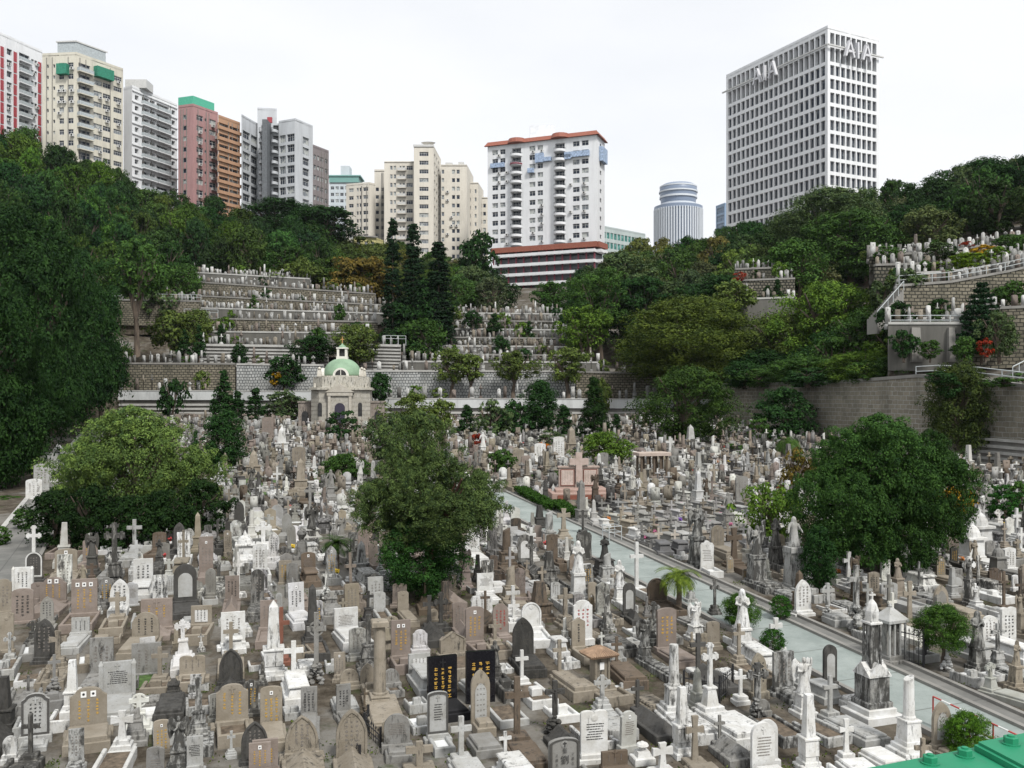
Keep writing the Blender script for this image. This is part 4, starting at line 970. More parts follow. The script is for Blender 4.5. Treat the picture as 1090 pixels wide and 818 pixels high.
def tree(px, Y, top, w, bot, kind='dome', col=MG, base=None, name=None, look=None, label=None, bark='bark', group=None, trunk=True, res=None, vary=.15):
    X = (px - 545) / 1000 * Y
    zb = terr(X, Y) if base is None else P(px, base, Y)[2]
    if base is None or Y < 121: zb = max(zb, terr(X, Y)) if base is None else zb
    zt = (420 - top) / 1000 * Y; ch = (bot - top) / 1000 * Y; r = w / 2000 * Y
    if zt - zb < ch: ch = max(.4, (zt - zb))
    if base is None and Y <= 121 and leftX(Y) < X < wallX(Y) and bot > 420 - 1000 * plane(Y) / Y - 1:
        Y = G(px, bot + 2)[1]; X = (px - 545) / 1000 * Y; zb = terr(X, Y); zt = (420 - top) / 1000 * Y; ch = zt - zb; r = w / 2000 * Y
    name = name or {'airy': 'broadleaf_tree', 'dome': 'broadleaf_tree', 'loose': 'broadleaf_tree', 'flat': 'spreading_tree', 'cone': 'cypress_tree', 'column': 'cypress_tree', 'ball': 'round_shrub', 'cook': 'tall_conifer'}[kind]
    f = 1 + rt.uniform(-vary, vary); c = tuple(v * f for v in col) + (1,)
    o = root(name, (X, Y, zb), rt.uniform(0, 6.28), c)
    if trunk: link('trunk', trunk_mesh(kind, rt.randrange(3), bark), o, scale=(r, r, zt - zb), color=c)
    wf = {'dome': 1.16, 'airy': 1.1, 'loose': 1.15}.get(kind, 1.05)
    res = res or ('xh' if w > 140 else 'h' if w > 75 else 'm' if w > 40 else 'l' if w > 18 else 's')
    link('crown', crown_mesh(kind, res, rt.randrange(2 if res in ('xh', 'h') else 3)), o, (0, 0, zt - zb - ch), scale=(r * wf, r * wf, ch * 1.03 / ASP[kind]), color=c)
    cat = 'tree' if kind != 'ball' else 'shrub'; tag(o, None, cat, group)
    shape = {'airy': 'airy', 'dome': 'broad', 'loose': 'loose-crowned', 'flat': 'flat-crowned', 'cone': 'conical', 'column': 'slim columnar', 'ball': 'round', 'cook': 'tall'}[kind]
    if label: o['label'] = label
    else: ITEMS.append((o, look or ('%s %s %s' % (LOOKS.get(col) or ('olive green' if col[0] > .7 * col[1] else 'dark green' if col[1] < .09 else 'mid green'), shape, 'tree' if cat == 'tree' else 'shrub')), px, (top + bot) / 2))
    return o
# big named ones
cen = tree(455, 38.5, 478, 128, 580, 'airy', (.062, .098, .045), bark='redbark', res='xh', label='spreading grey-green tree with reddish trunk standing among the middle graves', name='broadleaf_tree')
tree(450, 38.0, 548, 96, 630, 'dome', (.022, .062, .020), base=636, trunk=False, res='h', label='dense dark green bushy tree growing under the grey-green middle tree', name='broadleaf_tree')
big = tree(940, 42, 452, 138, 600, 'airy', (.028, .066, .022), res='xh', label='large dense dark green tree among graves right of the green path')
olv = tree(150, 54, 446, 140, 566, 'airy', (.100, .160, .060), base=580, res='xh', label='pale olive loose-leaved tree beside the old lane on the left')
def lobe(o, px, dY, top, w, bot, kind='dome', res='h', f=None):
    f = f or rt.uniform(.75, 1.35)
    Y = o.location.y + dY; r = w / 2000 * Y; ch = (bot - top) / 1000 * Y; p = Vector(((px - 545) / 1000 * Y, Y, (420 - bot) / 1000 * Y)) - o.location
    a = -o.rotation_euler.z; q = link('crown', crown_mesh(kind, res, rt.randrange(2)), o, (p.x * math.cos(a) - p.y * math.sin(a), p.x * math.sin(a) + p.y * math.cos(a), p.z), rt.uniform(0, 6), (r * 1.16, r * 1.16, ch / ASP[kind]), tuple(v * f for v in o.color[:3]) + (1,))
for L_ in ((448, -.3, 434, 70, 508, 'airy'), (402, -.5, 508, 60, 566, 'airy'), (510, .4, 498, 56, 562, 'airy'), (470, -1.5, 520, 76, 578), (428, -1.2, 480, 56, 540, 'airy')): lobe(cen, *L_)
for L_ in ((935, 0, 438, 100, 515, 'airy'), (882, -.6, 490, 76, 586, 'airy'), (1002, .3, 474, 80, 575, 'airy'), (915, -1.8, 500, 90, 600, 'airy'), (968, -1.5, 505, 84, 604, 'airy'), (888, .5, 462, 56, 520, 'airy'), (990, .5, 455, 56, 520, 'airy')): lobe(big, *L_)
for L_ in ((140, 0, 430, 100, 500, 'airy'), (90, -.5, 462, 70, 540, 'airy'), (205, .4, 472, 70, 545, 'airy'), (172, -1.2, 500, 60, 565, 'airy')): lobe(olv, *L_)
for px, top, w, bot, Y in ((60, 522, 64, 578, 52), (98, 518, 60, 584, 51), (135, 528, 60, 582, 52), (172, 522, 52, 576, 54), (214, 512, 56, 566, 55)):
    tree(px, Y, top, w, bot, 'dome', (.014, .034, .013), look='very dark juniper', name='juniper_tree', group='junipers under the pale olive tree')
tree(240, 92, 437, 52, 502, 'column', DG, group=None); tree(208, 95, 458, 15, 492, 'cone', DG)
for px, top, w, bot, Y in ((238, 393, 32, 440, 118), (253, 415, 28, 450, 118), (272, 412, 32, 448, 118)): tree(px, Y, top, w, bot, 'cone', DG)
tree(183, 119, 404, 28, 445, 'loose', DG, look='dark crooked juniper', name='juniper_tree'); tree(304, 119.5, 417, 40, 446, 'dome', GG)
tree(365, 104, 437, 36, 468, 'ball', DG, look='dark round shrub before the domed chapel'); tree(404, 121.5, 397, 26, 428, 'dome', DG)
tree(367, 74, 483, 44, 512, 'dome', MG); tree(358, 76, 485, 30, 505, 'ball', MG)
tree(440, 80, 420, 60, 460, 'loose', OL); tree(415, 70, 440, 50, 490, 'loose', GG); tree(470, 75, 425, 30, 460, 'loose', OL)
tree(536, 78, 478, 28, 503, 'dome', MG); tree(642, 88, 460, 52, 494, 'dome', BG); tree(586, 100, 458, 26, 476, 'ball', GG); tree(577, 97, 471, 18, 486, 'ball', OR)
tree(507, 105, 462, 20, 480, 'ball', RD)
for px, top, w, bot, kind, col, Y in ((497, 430, 28, 462, 'cone', DG, 112), (525, 428, 40, 464, 'loose', GG, 112), (545, 428, 36, 462, 'dome', DG, 114), (574, 405, 50, 460, 'column', DG, 116), (600, 430, 34, 464, 'cone', DG, 112), (632, 400, 44, 466, 'cone', (.016, .04, .014), 110), (640, 402, 20, 440, 'dome', OL, 121), (656, 440, 20, 466, 'cone', DG, 115)):
    tree(px, Y, top, w, bot, kind, col, group='cypresses along the back of the burial ground')
for px, top, w, bot, b in ((480, 372, 46, 406, 422), (500, 378, 36, 404, 422), (546, 374, 48, 404, 422), (605, 371, 52, 406, 422)): tree(px, 129, top, w, bot, 'airy', OL, base=b, look='olive round-headed terrace tree')
tree(302, 129, 380, 36, 411, 'dome', DG, base=416); tree(293, 128, 396, 12, 410, 'ball', YO, base=412)
tree(332, 139, 358, 42, 384, 'dome', DG, base=388); tree(380, 138, 346, 48, 384, 'dome', OL, base=388)
tree(182, 146, 331, 40, 372, 'dome', OL, base=380); tree(208, 146, 330, 42, 372, 'dome', OL, base=380); tree(196, 141, 350, 18, 378, 'cone', DG, base=384); tree(212, 141, 346, 16, 378, 'cone', DG, base=384)
tree(146, 139, 254, 66, 314, 'loose', MG, base=372, look='tall thin-trunked tree'); tree(196, 172, 282, 42, 328, 'dome', MG)
tree(170, 160, 300, 40, 335, 'loose', GG, base=345)
for px, top, w in ((418, 224, 25), (440, 228, 30), (467, 249, 38)): tree(px, 152, top, w, 372, 'cook', (.012, .030, .018), base=376, name='tall_conifer', look='very tall dark conifer', res='m')
for px, Y, top, w, bot, kind, col, b in ((450, 148, 340, 60, 384, 'dome', MG, 386), (425, 147, 350, 40, 384, 'dome', DG, 388), (503, 158, 330, 20, 348, 'dome', DG, 352), (526, 158, 333, 22, 354, 'cone', DG, 358), (563, 156, 342, 18, 364, 'cone', DG, 368), (480, 156, 326, 26, 350, 'loose', OL, 354)):
    tree(px, Y, top, w, bot, kind, col, base=b)
tree(733, 95, 390, 90, 468, 'dome', (.04, .08, .024), look='dense rounded tree before the brown wall')
tree(735, 124, 317, 158, 406, 'dome', (.070, .102, .028), base=440, res='xh', label='very wide flat-crowned olive tree right of the centre')
for px, Y, top, w, bot, kind, col, b in ((838, 121, 332, 92, 404, 'dome', OL, 412), (882, 116, 300, 105, 395, 'dome', BG, 408), (930, 106, 328, 100, 425, 'dome', MG, 412), (900, 111, 345, 90, 410, 'dome', DG, 411), (812, 118, 372, 70, 408, 'dome', DG, 411), (955, 100, 345, 60, 400, 'loose', BG, 406),
    (792, 112, 385, 50, 422, 'dome', DG, 412), (860, 103, 380, 80, 428, 'dome', MG, 410), (915, 96, 375, 80, 440, 'dome', BG, 410), (948, 92, 380, 50, 420, 'dome', MG, 408), (890, 104, 360, 70, 425, 'loose', MG, 410),
    (765, 140, 293, 64, 330, 'dome', DG, None), (684, 150, 296, 60, 332, 'flat', DG, None), (715, 150, 300, 50, 330, 'dome', GG, None)):
    tree(px, Y, top, w, bot, kind, col, base=b)
tree(835, 103, 414, 66, 466, 'dome', DG); tree(808, 104, 445, 26, 470, 'ball', MG)
tree(1022, 79, 385, 76, 478, 'dome', (.05, .075, .028)); tree(818, 53, 512, 62, 575, 'loose', BG, look='light green feathery tree'); tree(850, 63, 480, 36, 525, 'loose', RU)
tree(872, 38, 560, 44, 628, 'column', DG); tree(1018, 50, 518, 40, 548, 'loose', YO, look='tree with orange-yellow blossom', res='l')
tree(1068, 52, 515, 34, 552, 'ball', (.02, .07, .018)); tree(1088, 55, 512, 30, 545, 'ball', MG)
for px, py, w, Y in ((782, 488, 38, 86), (806, 492, 22, 84), (563, 509, 14, 70), (590, 506, 12, 71), (655, 470, 10, 90), (410, 470, 16, 85), (228, 505, 20, 75)): tree(px, Y, py - w * .42, w, py + w * .42, 'ball', MG, base=py + w * .5, trunk=False)
tree(788, 33.6, 632, 40, 664, 'dome', (.045, .10, .025), look='leafy bush beside the robed statue', name='leafy_bush', group=None, res='h')
tree(831, 35.0, 633, 22, 658, 'ball', (.03, .09, .02), name='clipped_bush', look='small clipped ball bush', res='m'); tree(822, 32.2, 669, 26, 692, 'ball', (.03, .09, .02), name='clipped_bush', look='small clipped ball bush', res='m')
tree(1030, 24.4, 758, 54, 806, 'dome', (.055, .13, .02), name='leafy_bush', look='bright leafy bush behind the striped barrier', res='h')
tree(1003, 29.6, 643, 56, 690, 'dome', (.045, .10, .025), label='small bright green tree with a bent trunk beside the iron railing', res='h')
for px, py, w, Y in ((8, 545, 34, 62), (25, 552, 22, 58), (66, 528, 24, 66), (0, 570, 20, 48)): tree(px, Y, py - w * .5, w, py + w * .45, 'ball', MG, trunk=False)
for px, top, w, bot, kind, col, Y, b in ((1047, 261, 30, 278, 'ball', YO, 107, 283), (1030, 270, 58, 292, 'dome', (.10, .17, .02), 104, 294), (1030, 257, 14, 268, 'ball', RD, 112, 270), (1077, 250, 42, 268, 'ball', MG, 111, 272), (966, 286, 34, 312, 'dome', GG, 99, 316), (787, 290, 14, 300, 'ball', RD, 133, 304), (780, 300, 40, 330, 'dome', OL, 127, 334), (985, 280, 20, 290, 'ball', MG, 106, 292)):
    tree(px, Y, top, w, bot, kind, col, base=b)
for a_, b_, d_, k_ in terr_rows:
    for _ in range(1 if k_[0] == 'M' else 2):
        if rt.random() < .6:
            f_ = rt.random(); x_, y_, z_ = [a_[i] + (b_[i] - a_[i]) * f_ for i in range(3)]; y_ += d_ + .8; px_, py_ = PX(x_, y_, z_); w_ = rt.uniform(9, 20)
            if px_ < 1110: tree(px_, y_, py_ - w_ * rt.uniform(.8, 1.3), w_, py_ - 1, rt.choice(('ball', 'dome', 'cone')), rt.choice((DG, MG, OL, BG)), base=py_ + .5, trunk=False, group='bushes on the terraces')
# left wood, nearer trees
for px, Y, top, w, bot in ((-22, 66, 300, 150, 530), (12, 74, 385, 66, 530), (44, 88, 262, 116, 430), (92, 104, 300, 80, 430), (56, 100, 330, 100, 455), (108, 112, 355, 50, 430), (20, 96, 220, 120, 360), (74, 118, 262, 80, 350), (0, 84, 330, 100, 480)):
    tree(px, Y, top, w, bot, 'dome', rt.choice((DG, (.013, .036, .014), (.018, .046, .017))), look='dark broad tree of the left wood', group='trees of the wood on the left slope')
# woods: every tree its own, on the slopes
def wood(pr, Yr, step, hr, cols, group, skip=None, wr=(7, 10)):
    Y = Yr[0]; n = 0
    while Y < Yr[1]:
        p = pr[0] + rt.uniform(0, step / Y * 1000)
        while p < pr[1]:
            pj = p + rt.uniform(-.25, .25) * step / Y * 1000; Yj = Y + rt.uniform(-.3, .3) * step
            if not (skip and skip(pj, Yj)):
                X = (pj - 545) / 1000 * Yj; z = terr(X, Yj); h = rt.uniform(*hr); w = rt.uniform(*wr) / Yj * 1000
                top = 420 - 1000 * (z + h) / Yj
                tree(pj, Yj, top, w, top + h * .86 / Yj * 1000, rt.choice(('dome', 'dome', 'loose', 'airy')) if Yj < 260 else 'dome', tuple(v * m for v, m in zip(rt.choice(cols), (rt.uniform(.85, 1.35), rt.uniform(.85, 1.1), rt.uniform(.8, 1.2)))), group=group, res='m'); n += 1
            p += step / Y * 1000
        Y += step * .95
    return n
wood((-70, 135), (112, 246), 8.6, (10, 14.5), (DG, DG, MG, (.034, .085, .026), (.05, .11, .028)), 'trees of the wood on the left slope', lambda p, Y: p > 92 and Y < 178)
wood((120, 205), (182, 240), 8.5, (10, 14.5), (DG, DG, MG, (.034, .085, .026), (.05, .11, .028)), 'trees of the wood on the left slope')
wood((205, 345), (196, 250), 8.5, (9, 13), (DG, MG, DG), 'trees above the left terraces', lambda p, Y: p > 258 and p < 300 and Y > 235)
wood((345, 460), (190, 262), 9, (6, 9), (DG, MG, OL), 'trees below the cream towers', lambda p, Y: False)
wood((455, 640), (182, 262), 9, (6, 9), (MG, DG, GG, MG), 'trees below the white tower', lambda p, Y: 515 < p < 645 and Y > 192)
wood((610, 800), (150, 252), 9, (8, 11.5), (MG, DG, GG, OL), 'trees of the wood in the gap', lambda p, Y: (p > 690 and Y < 160) or (p < 650 and 192 < Y < 262))
wood((800, 1180), (146, 222), 9, (8, 12), (DG, MG, GG, (.03, .065, .03)), 'trees of the wood on the right slope')
for px, Y, top, w, bot, kind, col in ((300, 242, 213, 90, 250, 'dome', DG), (345, 240, 220, 70, 252, 'dome', DG), (510, 215, 248, 34, 290, 'dome', DG), (320, 192, 280, 70, 312, 'dome', OL), (388, 190, 276, 72, 318, 'flat', RU), (355, 200, 285, 50, 300, 'dome', OL),
    (905, 150, 225, 110, 300, 'dome', MG), (845, 140, 255, 60, 310, 'dome', MG), (880, 160, 200, 90, 260, 'dome', GG), (1045, 165, 172, 110, 240, 'dome', DG), (1085, 160, 190, 80, 250, 'loose', GG), (980, 158, 215, 90, 280, 'dome', DG), (640, 150, 285, 80, 350, 'loose', MG), (620, 145, 325, 60, 372, 'loose', BG), (660, 160, 270, 70, 320, 'dome', GG), (250, 200, 262, 46, 290, 'dome', MG)):
    tree(px, Y, top, w, bot, kind, col)
for px, Y, top, w, bot, kind, col, b in ((962, 88.2, 352, 30, 380, 'airy', DG, 384), (990, 87, 362, 22, 382, 'ball', MG, 385), (860, 99, 392, 60, 436, 'airy', DG, 412), (925, 93, 385, 60, 432, 'airy', MG, 408), (1002, 76.5, 396, 36, 430, 'airy', DG, 408), (1068, 75, 402, 40, 432, 'airy', MG, 412), (810, 108, 392, 50, 425, 'airy', MG, 412), (452, 153, 300, 60, 370, 'dome', DG, 376), (430, 154, 320, 40, 372, 'dome', DG, 376), (1010, 77.5, 400, 26, 424, 'ball', DG, 424), (1064, 84, 332, 44, 378, 'airy', GG, 384), (1049, 83, 360, 16, 380, 'ball', RD, 384), (1028, 84, 358, 24, 384, 'dome', MG, 388), (1078, 96, 300, 30, 322, 'dome', MG, 324), (1000, 97, 318, 22, 338, 'ball', DG, 341), (955, 93, 322, 34, 352, 'dome', DG, 356), (940, 100, 300, 40, 335, 'airy', GG, 340), (1090, 79, 395, 30, 415, 'ball', MG, 417), (1062, 104, 262, 24, 280, 'ball', BG, 283), (1000, 108, 258, 30, 276, 'ball', GG, 280), (945, 110, 262, 30, 284, 'ball', MG, 287), (978, 94, 345, 16, 356, 'ball', DG, 360)):
    tree(px, Y, top, w, bot, kind, col, base=b, group='bushes on the right hillside')
# monkey-puzzle like conifer with level tiers
def tiered(px, Y, top, base, w):
    x, y, z = P(px, base, Y); h = (base - top) / 1000 * Y; r0 = w / 2000 * Y; g = random.Random(3); o = root('tiered_conifer', (x, y, z), color=(.016, .042, .026, 1))
    mb = MB(); mb.tube([(0, 0, -.3), (0, 0, h * .97)], [.16, .03], 7); part('trunk', mb, M['bark'], o)
    vs = []; nt_ = 13; q_ = np.random.default_rng(4)
    for t in range(nt_):
        zt = h * (.12 + .86 * t / nt_); rr = r0 * (1 - t / nt_) ** .8 + .15; nb = 10
        for k in range(nb):
            a = 6.283 * (k + .5 * (t % 2) + g.uniform(-.2, .2)) / nb; rk = rr * g.uniform(.75, 1.05); dr = g.uniform(.05, .16)
            for s in range(int(60 * rk / r0) + 12):
                q = g.random() ** .7; w_ = .22 * rk * (1.1 - q * .7)
                c = np.array([math.cos(a) * rk * q, math.sin(a) * rk * q, zt - dr * rk * q + .14 * rk * q * q]) + q_.normal(size=3) * np.array([w_ * .5, w_ * .5, .07])
                e = q_.normal(size=3); e /= np.linalg.norm(e); f_ = np.cross(e, q_.normal(size=3)); f_ /= np.linalg.norm(f_); e *= .2; f_ *= .09
                vs += [c - e, c + f_, c + e, c - f_]
    me = mesh_quads('crown', np.array(vs), M['leaf']); link('crown', me, o, color=o.color)
    tag(o, 'dark conifer with level branch tiers before the yellow stone wall', 'tree')
tiered(1045, 87, 296, 384, 66)
def palm(px, py, Y, h, r, n, droop, label, name, colr):
    x, y = (px - 545) / 1000 * Y, Y; z = plane(Y); g = random.Random(int(px)); o = root(name, (x, y, z), color=colr)
    mb = MB(); mb.tube([(0, 0, -.1), (.03 * h, .01, h * .5), (.0, 0, h)], [.13, .10, .12], 9); part('trunk', mb, M['bark'], o)
    vs = []
    for k in range(n):
        a = 6.283 * k / n + g.uniform(-.2, .2); el = g.uniform(.1, .95) if k % 3 else g.uniform(-.1, .3); L = r * g.uniform(.85, 1.1)
        ps = np.array([0, 0, h], float); d = np.array([math.cos(a) * math.cos(el), math.sin(a) * math.cos(el), math.sin(el)]); side = np.array([-math.sin(a), math.cos(a), 0]); st = 22
        for s in range(st):
            q = s / st; d = d + np.array([0, 0, -droop * .09]); d /= np.linalg.norm(d); nx = ps + d * L / st
            w_ = L * .26 * (math.sin(math.pi * min(1, q * .93 + .1)) ** .6)
            for sd in (-1, 1):
                e = side * sd * w_ + d * w_ * .55 + np.array([0, 0, w_ * .18]); t = d * L / st * .33
                vs += [ps - t, ps + e - t * .2, ps + e + t * .2, ps + t]
            vs += [ps - side * .012, nx - side * .012, nx + side * .012, ps + side * .012]; ps = nx
    link('crown', mesh_quads('crown', np.array(vs), M['leaf']), o, color=colr); tag(o, label, 'palm')
palm(358, 612, 42.5, 1.15, .95, 34, .75, 'dark cycad with a short trunk and stiff arching fronds among grey crosses', 'cycad', (.03, .06, .02, 1))
palm(722, 651, 35.9, 1.35, 1.0, 38, .85, 'young palm with yellow-green fronds at the edge of the pale green path', 'palm_tree', (.10, .15, .03, 1))
palm(838, 515, 80, 1.8, 1.8, 26, 1.3, 'small palm before the stained stone wall', 'palm_tree', (.05, .10, .03, 1))
# low clipped hedges along the path
def hedge(a, b, w, h, label):
    p, q = G(*a), G(*b); L = math.dist(p, q); g = np.random.default_rng(3); n = int(L * w * 900)
    t = g.random(n) * L; s = (g.random(n) - .5) * w; zz = (g.random(n) ** .4) * h
    dx, dy = (q[0] - p[0]) / L, (q[1] - p[1]) / L
    c = np.stack([dx * t - dy * s, dy * t + dx * s, zz + SL * dy * t], 1)
    nm = g.normal(size=(n, 3)) + np.array([0, 0, 1]); nm /= np.linalg.norm(nm, axis=1)[:, None]; a_ = np.cross(nm, g.normal(size=(n, 3))); a_ /= np.linalg.norm(a_, axis=1)[:, None]; b_ = np.cross(nm, a_)
    a_ *= .06; b_ *= .04
    o = root('hedge', (p[0], p[1], plane(p[1])), color=(.03, .075, .018, 1)); link('foliage', mesh_quads('foliage', np.stack([c - a_, c - b_, c + a_, c + b_], 1).reshape(-1, 3), M['leaf']), o, color=o.color); tag(o, label, 'hedge')
hedge((553, 525), (588, 545), .9, .5, 'low clipped hedge between the pink memorial and the path, far length')
hedge((592, 540), (612, 553), .9, .5, 'low clipped hedge between the pink memorial and the path, near length')
# ------------------------------------------------------------------ graves
TINT = dict(W=(.69, .695, .685), L=(.44, .445, .435), G=(.275, .272, .26), P=(.285, .24, .212), T=(.315, .28, .228), D=(.09, .088, .084), B=(.15, .118, .09), K=(.02, .02, .022), R=(.27, .12, .085))
TNAME = dict(W='white marble', L='pale grey', G='grey stone', P='pinkish-brown granite', T='tan sandstone', D='dark grey', B='brown stone', K='polished black granite', R='red-brown')
SH = dict(flat='square-topped', seg='low-arched', round='round-topped', gothic='pointed-arch', ogee='shouldered', peak='gabled', double='twin-peaked', scroll='scroll-topped')
def outline(shape, w, h):
    a = w / 2; n = 10
    if shape == 'flat': return [(-a, 0), (a, 0), (a, h), (-a, h)]
    def arc(cx, cz, rx, rz, t0, t1, k=n): return [(cx + rx * math.cos(t0 + (t1 - t0) * i / k), cz + rz * math.sin(t0 + (t1 - t0) * i / k)) for i in range(k + 1)]
    if shape == 'seg': return [(-a, 0), (a, 0)] + arc(0, h - w * .16, a, w * .16, 0, math.pi)
    if shape == 'round': return [(-a, 0), (a, 0)] + arc(0, h - a, a, a, 0, math.pi, 14)
    if shape == 'gothic': 
        k = w * .95; zs = h - k * .86; R_ = (a * a + (h - zs) ** 2) / (2 * a); t = math.asin(min(1, (h - zs) / R_))
        return [(-a, 0), (a, 0)] + [(a - R_ + R_ * math.cos(t * i / 8), zs + R_ * math.sin(t * i / 8)) for i in range(9)] + [(-a + R_ - R_ * math.cos(t * i / 8), zs + R_ * math.sin(t * i / 8)) for i in range(7, -1, -1)]
    if shape == 'ogee': s = w * .14; return [(-a, 0), (a, 0), (a, h - w * .26), (a - s * .5, h - w * .22), (a - s, h - w * .17)] + arc(0, h - w * .17, a - s, w * .17, 0.15, math.pi - .15, 8) + [(-a + s, h - w * .17), (-a + s * .5, h - w * .22), (-a, h - w * .26)]
    if shape == 'peak': return [(-a, 0), (a, 0), (a, h - w * .28), (0, h), (-a, h - w * .28)]
    if shape == 'double': return [(-a, 0), (a, 0)] + arc(a * .5, h - w * .1, a * .5, w * .1, 0, math.pi, 6) + arc(-a * .5, h - w * .1, a * .5, w * .1, 0, math.pi, 6)[1:]
    if shape == 'scroll': return [(-a, 0), (a, 0), (a * .92, h * .5), (a, h - w * .3), (a * .8, h - w * .12)] + arc(0, h - w * .1, a * .45, w * .1, 0, math.pi, 6) + [(-a * .8, h - w * .12), (-a, h - w * .3), (-a * .92, h * .5)]
def glyphs(mb, g, x0, x1, z0, z1, cols, n, y, sz=None):
    """incised marks in upright columns; each mark a few short strokes"""
    for c in range(cols):
        x = x0 + (x1 - x0) * (c + .5) / cols; s = sz or min((x1 - x0) / cols * .55, (z1 - z0) / n * .8); m = n if cols == 1 or c == cols // 2 else max(2, n - g.randrange(3))
        for k in range(m):
            z = z1 - (z1 - z0) * (k + .5) / n; t = s * .075
            for _ in range(3): zz = z + g.uniform(-.42, .42) * s; l = g.uniform(.25, .5) * s; xo = g.uniform(-.1, .1) * s; mb.box(x + xo - l, x + xo + l, y - .004, y + .002, zz - t, zz + t)
            xx = x + g.uniform(-.25, .25) * s; mb.box(xx - t, xx + t, y - .005, y + .002, z - s * g.uniform(.2, .45), z + s * g.uniform(.2, .45))
def lines(mb, g, x0, x1, z0, z1, n, y):
    for k in range(n):
        z = z1 - (z1 - z0) * (k + .5) / n; t = (z1 - z0) / n * .16; x = x0 + g.uniform(0, .2) * (x1 - x0); e = x1 - g.uniform(0, .2) * (x1 - x0)
        while x < e: l = g.uniform(.03, .09) * (x1 - x0) * 2; mb.box(x, min(e, x + l), y - .004, y + .002, z - t, z + t); x += l + .025 * (x1 - x0)
def crossp(mb, w, h, t, d, arm=.68, style='plain', y0=None, z=0, M_=None):
    a = w / 2; b = t / 2; za = h * arm; y = -d / 2 if y0 is None else y0
    if style == 'flare': pts = [(-b * 1.5, 0), (b * 1.5, 0), (b, za - b), (a, za - b * 1.5), (a, za + b * 1.5), (b, za + b), (b * 1.5, h), (-b * 1.5, h), (-b, za + b), (-a, za + b * 1.5), (-a, za - b * 1.5), (-b, za - b)]
    elif style == 'bud':
        e = t * .35; c = t * .95
        pts = [(-b, 0), (b, 0), (b, za - b), (a - c, za - b), (a - c, za - b - e), (a - e, za - b - e), (a - e, za - b), (a, za - b), (a, za + b), (a - e, za + b), (a - e, za + b + e), (a - c, za + b + e), (a - c, za + b), (b, za + b), (b, h - c), (b + e, h - c), (b + e, h - e), (b, h - e), (b, h)]
        pts += [(-x, q) for x, q in reversed(pts[2:])]
    else: pts = [(-b, 0), (b, 0), (b, za - b), (a, za - b), (a, za + b), (b, za + b), (b, h), (-b, h), (-b, za + b), (-a, za + b), (-a, za - b), (-b, za - b)]
    mb.prism([(x, q + z) for x, q in pts], y, y + d, 0, M_)
    if style == 'celtic':
        r = a * .78; n = 16
        for i in range(n):
            t0, t1 = 6.2832 * i / n, 6.2832 * (i + 1) / n
            mb.prism([(r * .8 * math.cos(t0), za + z + r * .8 * math.sin(t0)), (r * math.cos(t0), za + z + r * math.sin(t0)), (r * math.cos(t1), za + z + r * math.sin(t1)), (r * .8 * math.cos(t1), za + z + r * .8 * math.sin(t1))], y + d * .2, y + d * .8, 0, M_)
def steps(mb, n, w, d, hs, z=-.25, cy=0):
    """n square steps narrowing upward; returns the top height and half width"""
    z0 = z; a, b = w / 2, d / 2; top = 0
    for k in range(n):
        top += hs; mb.bev(-a, a, cy - b, cy + b, z0, top, .025); z0 = top; a *= .78; b *= .78
    return top
def plot(parts, kind, w, L, y1, g):
    """the grave in front of a monument, running from y1 forward"""
    y0 = y1 - L; a = w / 2
    if kind in ('kerb', 'kerbsoil', 'kerbmarble'):
        mb = MB(); t = .10; h = g.uniform(.12, .24)
        mb.bev(-a, -a + t, y0 + t, y1, -.35, h, .02); mb.bev(a - t, a, y0 + t, y1, -.35, h, .02); mb.bev(-a, a, y0, y0 + t, -.35, h + .01, .02)
        parts.append(('kerb', mb, 'stone', None))
        m2 = MB(); m2.box(-a + t, a - t, y0 + t, y1, -.3, h * .45); parts.append(('infill', m2, {'kerb': 'stone', 'kerbsoil': 'soil', 'kerbmarble': 'marble'}[kind], None))
        if g.random() < .5: m3 = MB(); m3.bev(-.16, .16, y1 - L * .62, y1 - L * .45, h * .4, h * .45 + .22, .03); parts.append(('vase_block', m3, 'stone', None))
    elif kind == 'slab':
        h = g.uniform(.16, .34); mb = MB(); mb.bev(-a, a, y0, y1, -.35, h * .6, .02); mb.bev(-a + .07, a - .07, y0 + .07, y1 - .05, h * .6, h, .03); parts.append(('ledger', mb, 'stone', None))
    elif kind == 'raised':
        mb = MB(); mb.bev(-a, a, y0, y1, -.35, .14, .02); mb.frus(0, (y0 + y1) / 2, .14, .40, a - .1, L / 2 - .1, a - .18, L / 2 - .18); mb.bev(-a + .1, a - .1, y0 + .1, y1 - .06, .40, .47, .03); parts.append(('ledger', mb, 'stone', None))
    elif kind == 'coped':
        mb = MB(); mb.bev(-a, a, y0, y1, -.35, .12, .02); q = a - .1
        mb.add([(-q, y0 + .1, .12), (q, y0 + .1, .12), (q, y1 - .05, .12), (-q, y1 - .05, .12), (-.02, y0 + .25, .38), (.02, y0 + .25, .38), (.02, y1 - .05, .38), (-.02, y1 - .05, .38)], [(4, 5, 6, 7), (0, 1, 5, 4), (1, 2, 6, 5), (2, 3, 7, 6), (3, 0, 4, 7)]); parts.append(('ledger', mb, 'stone', None))
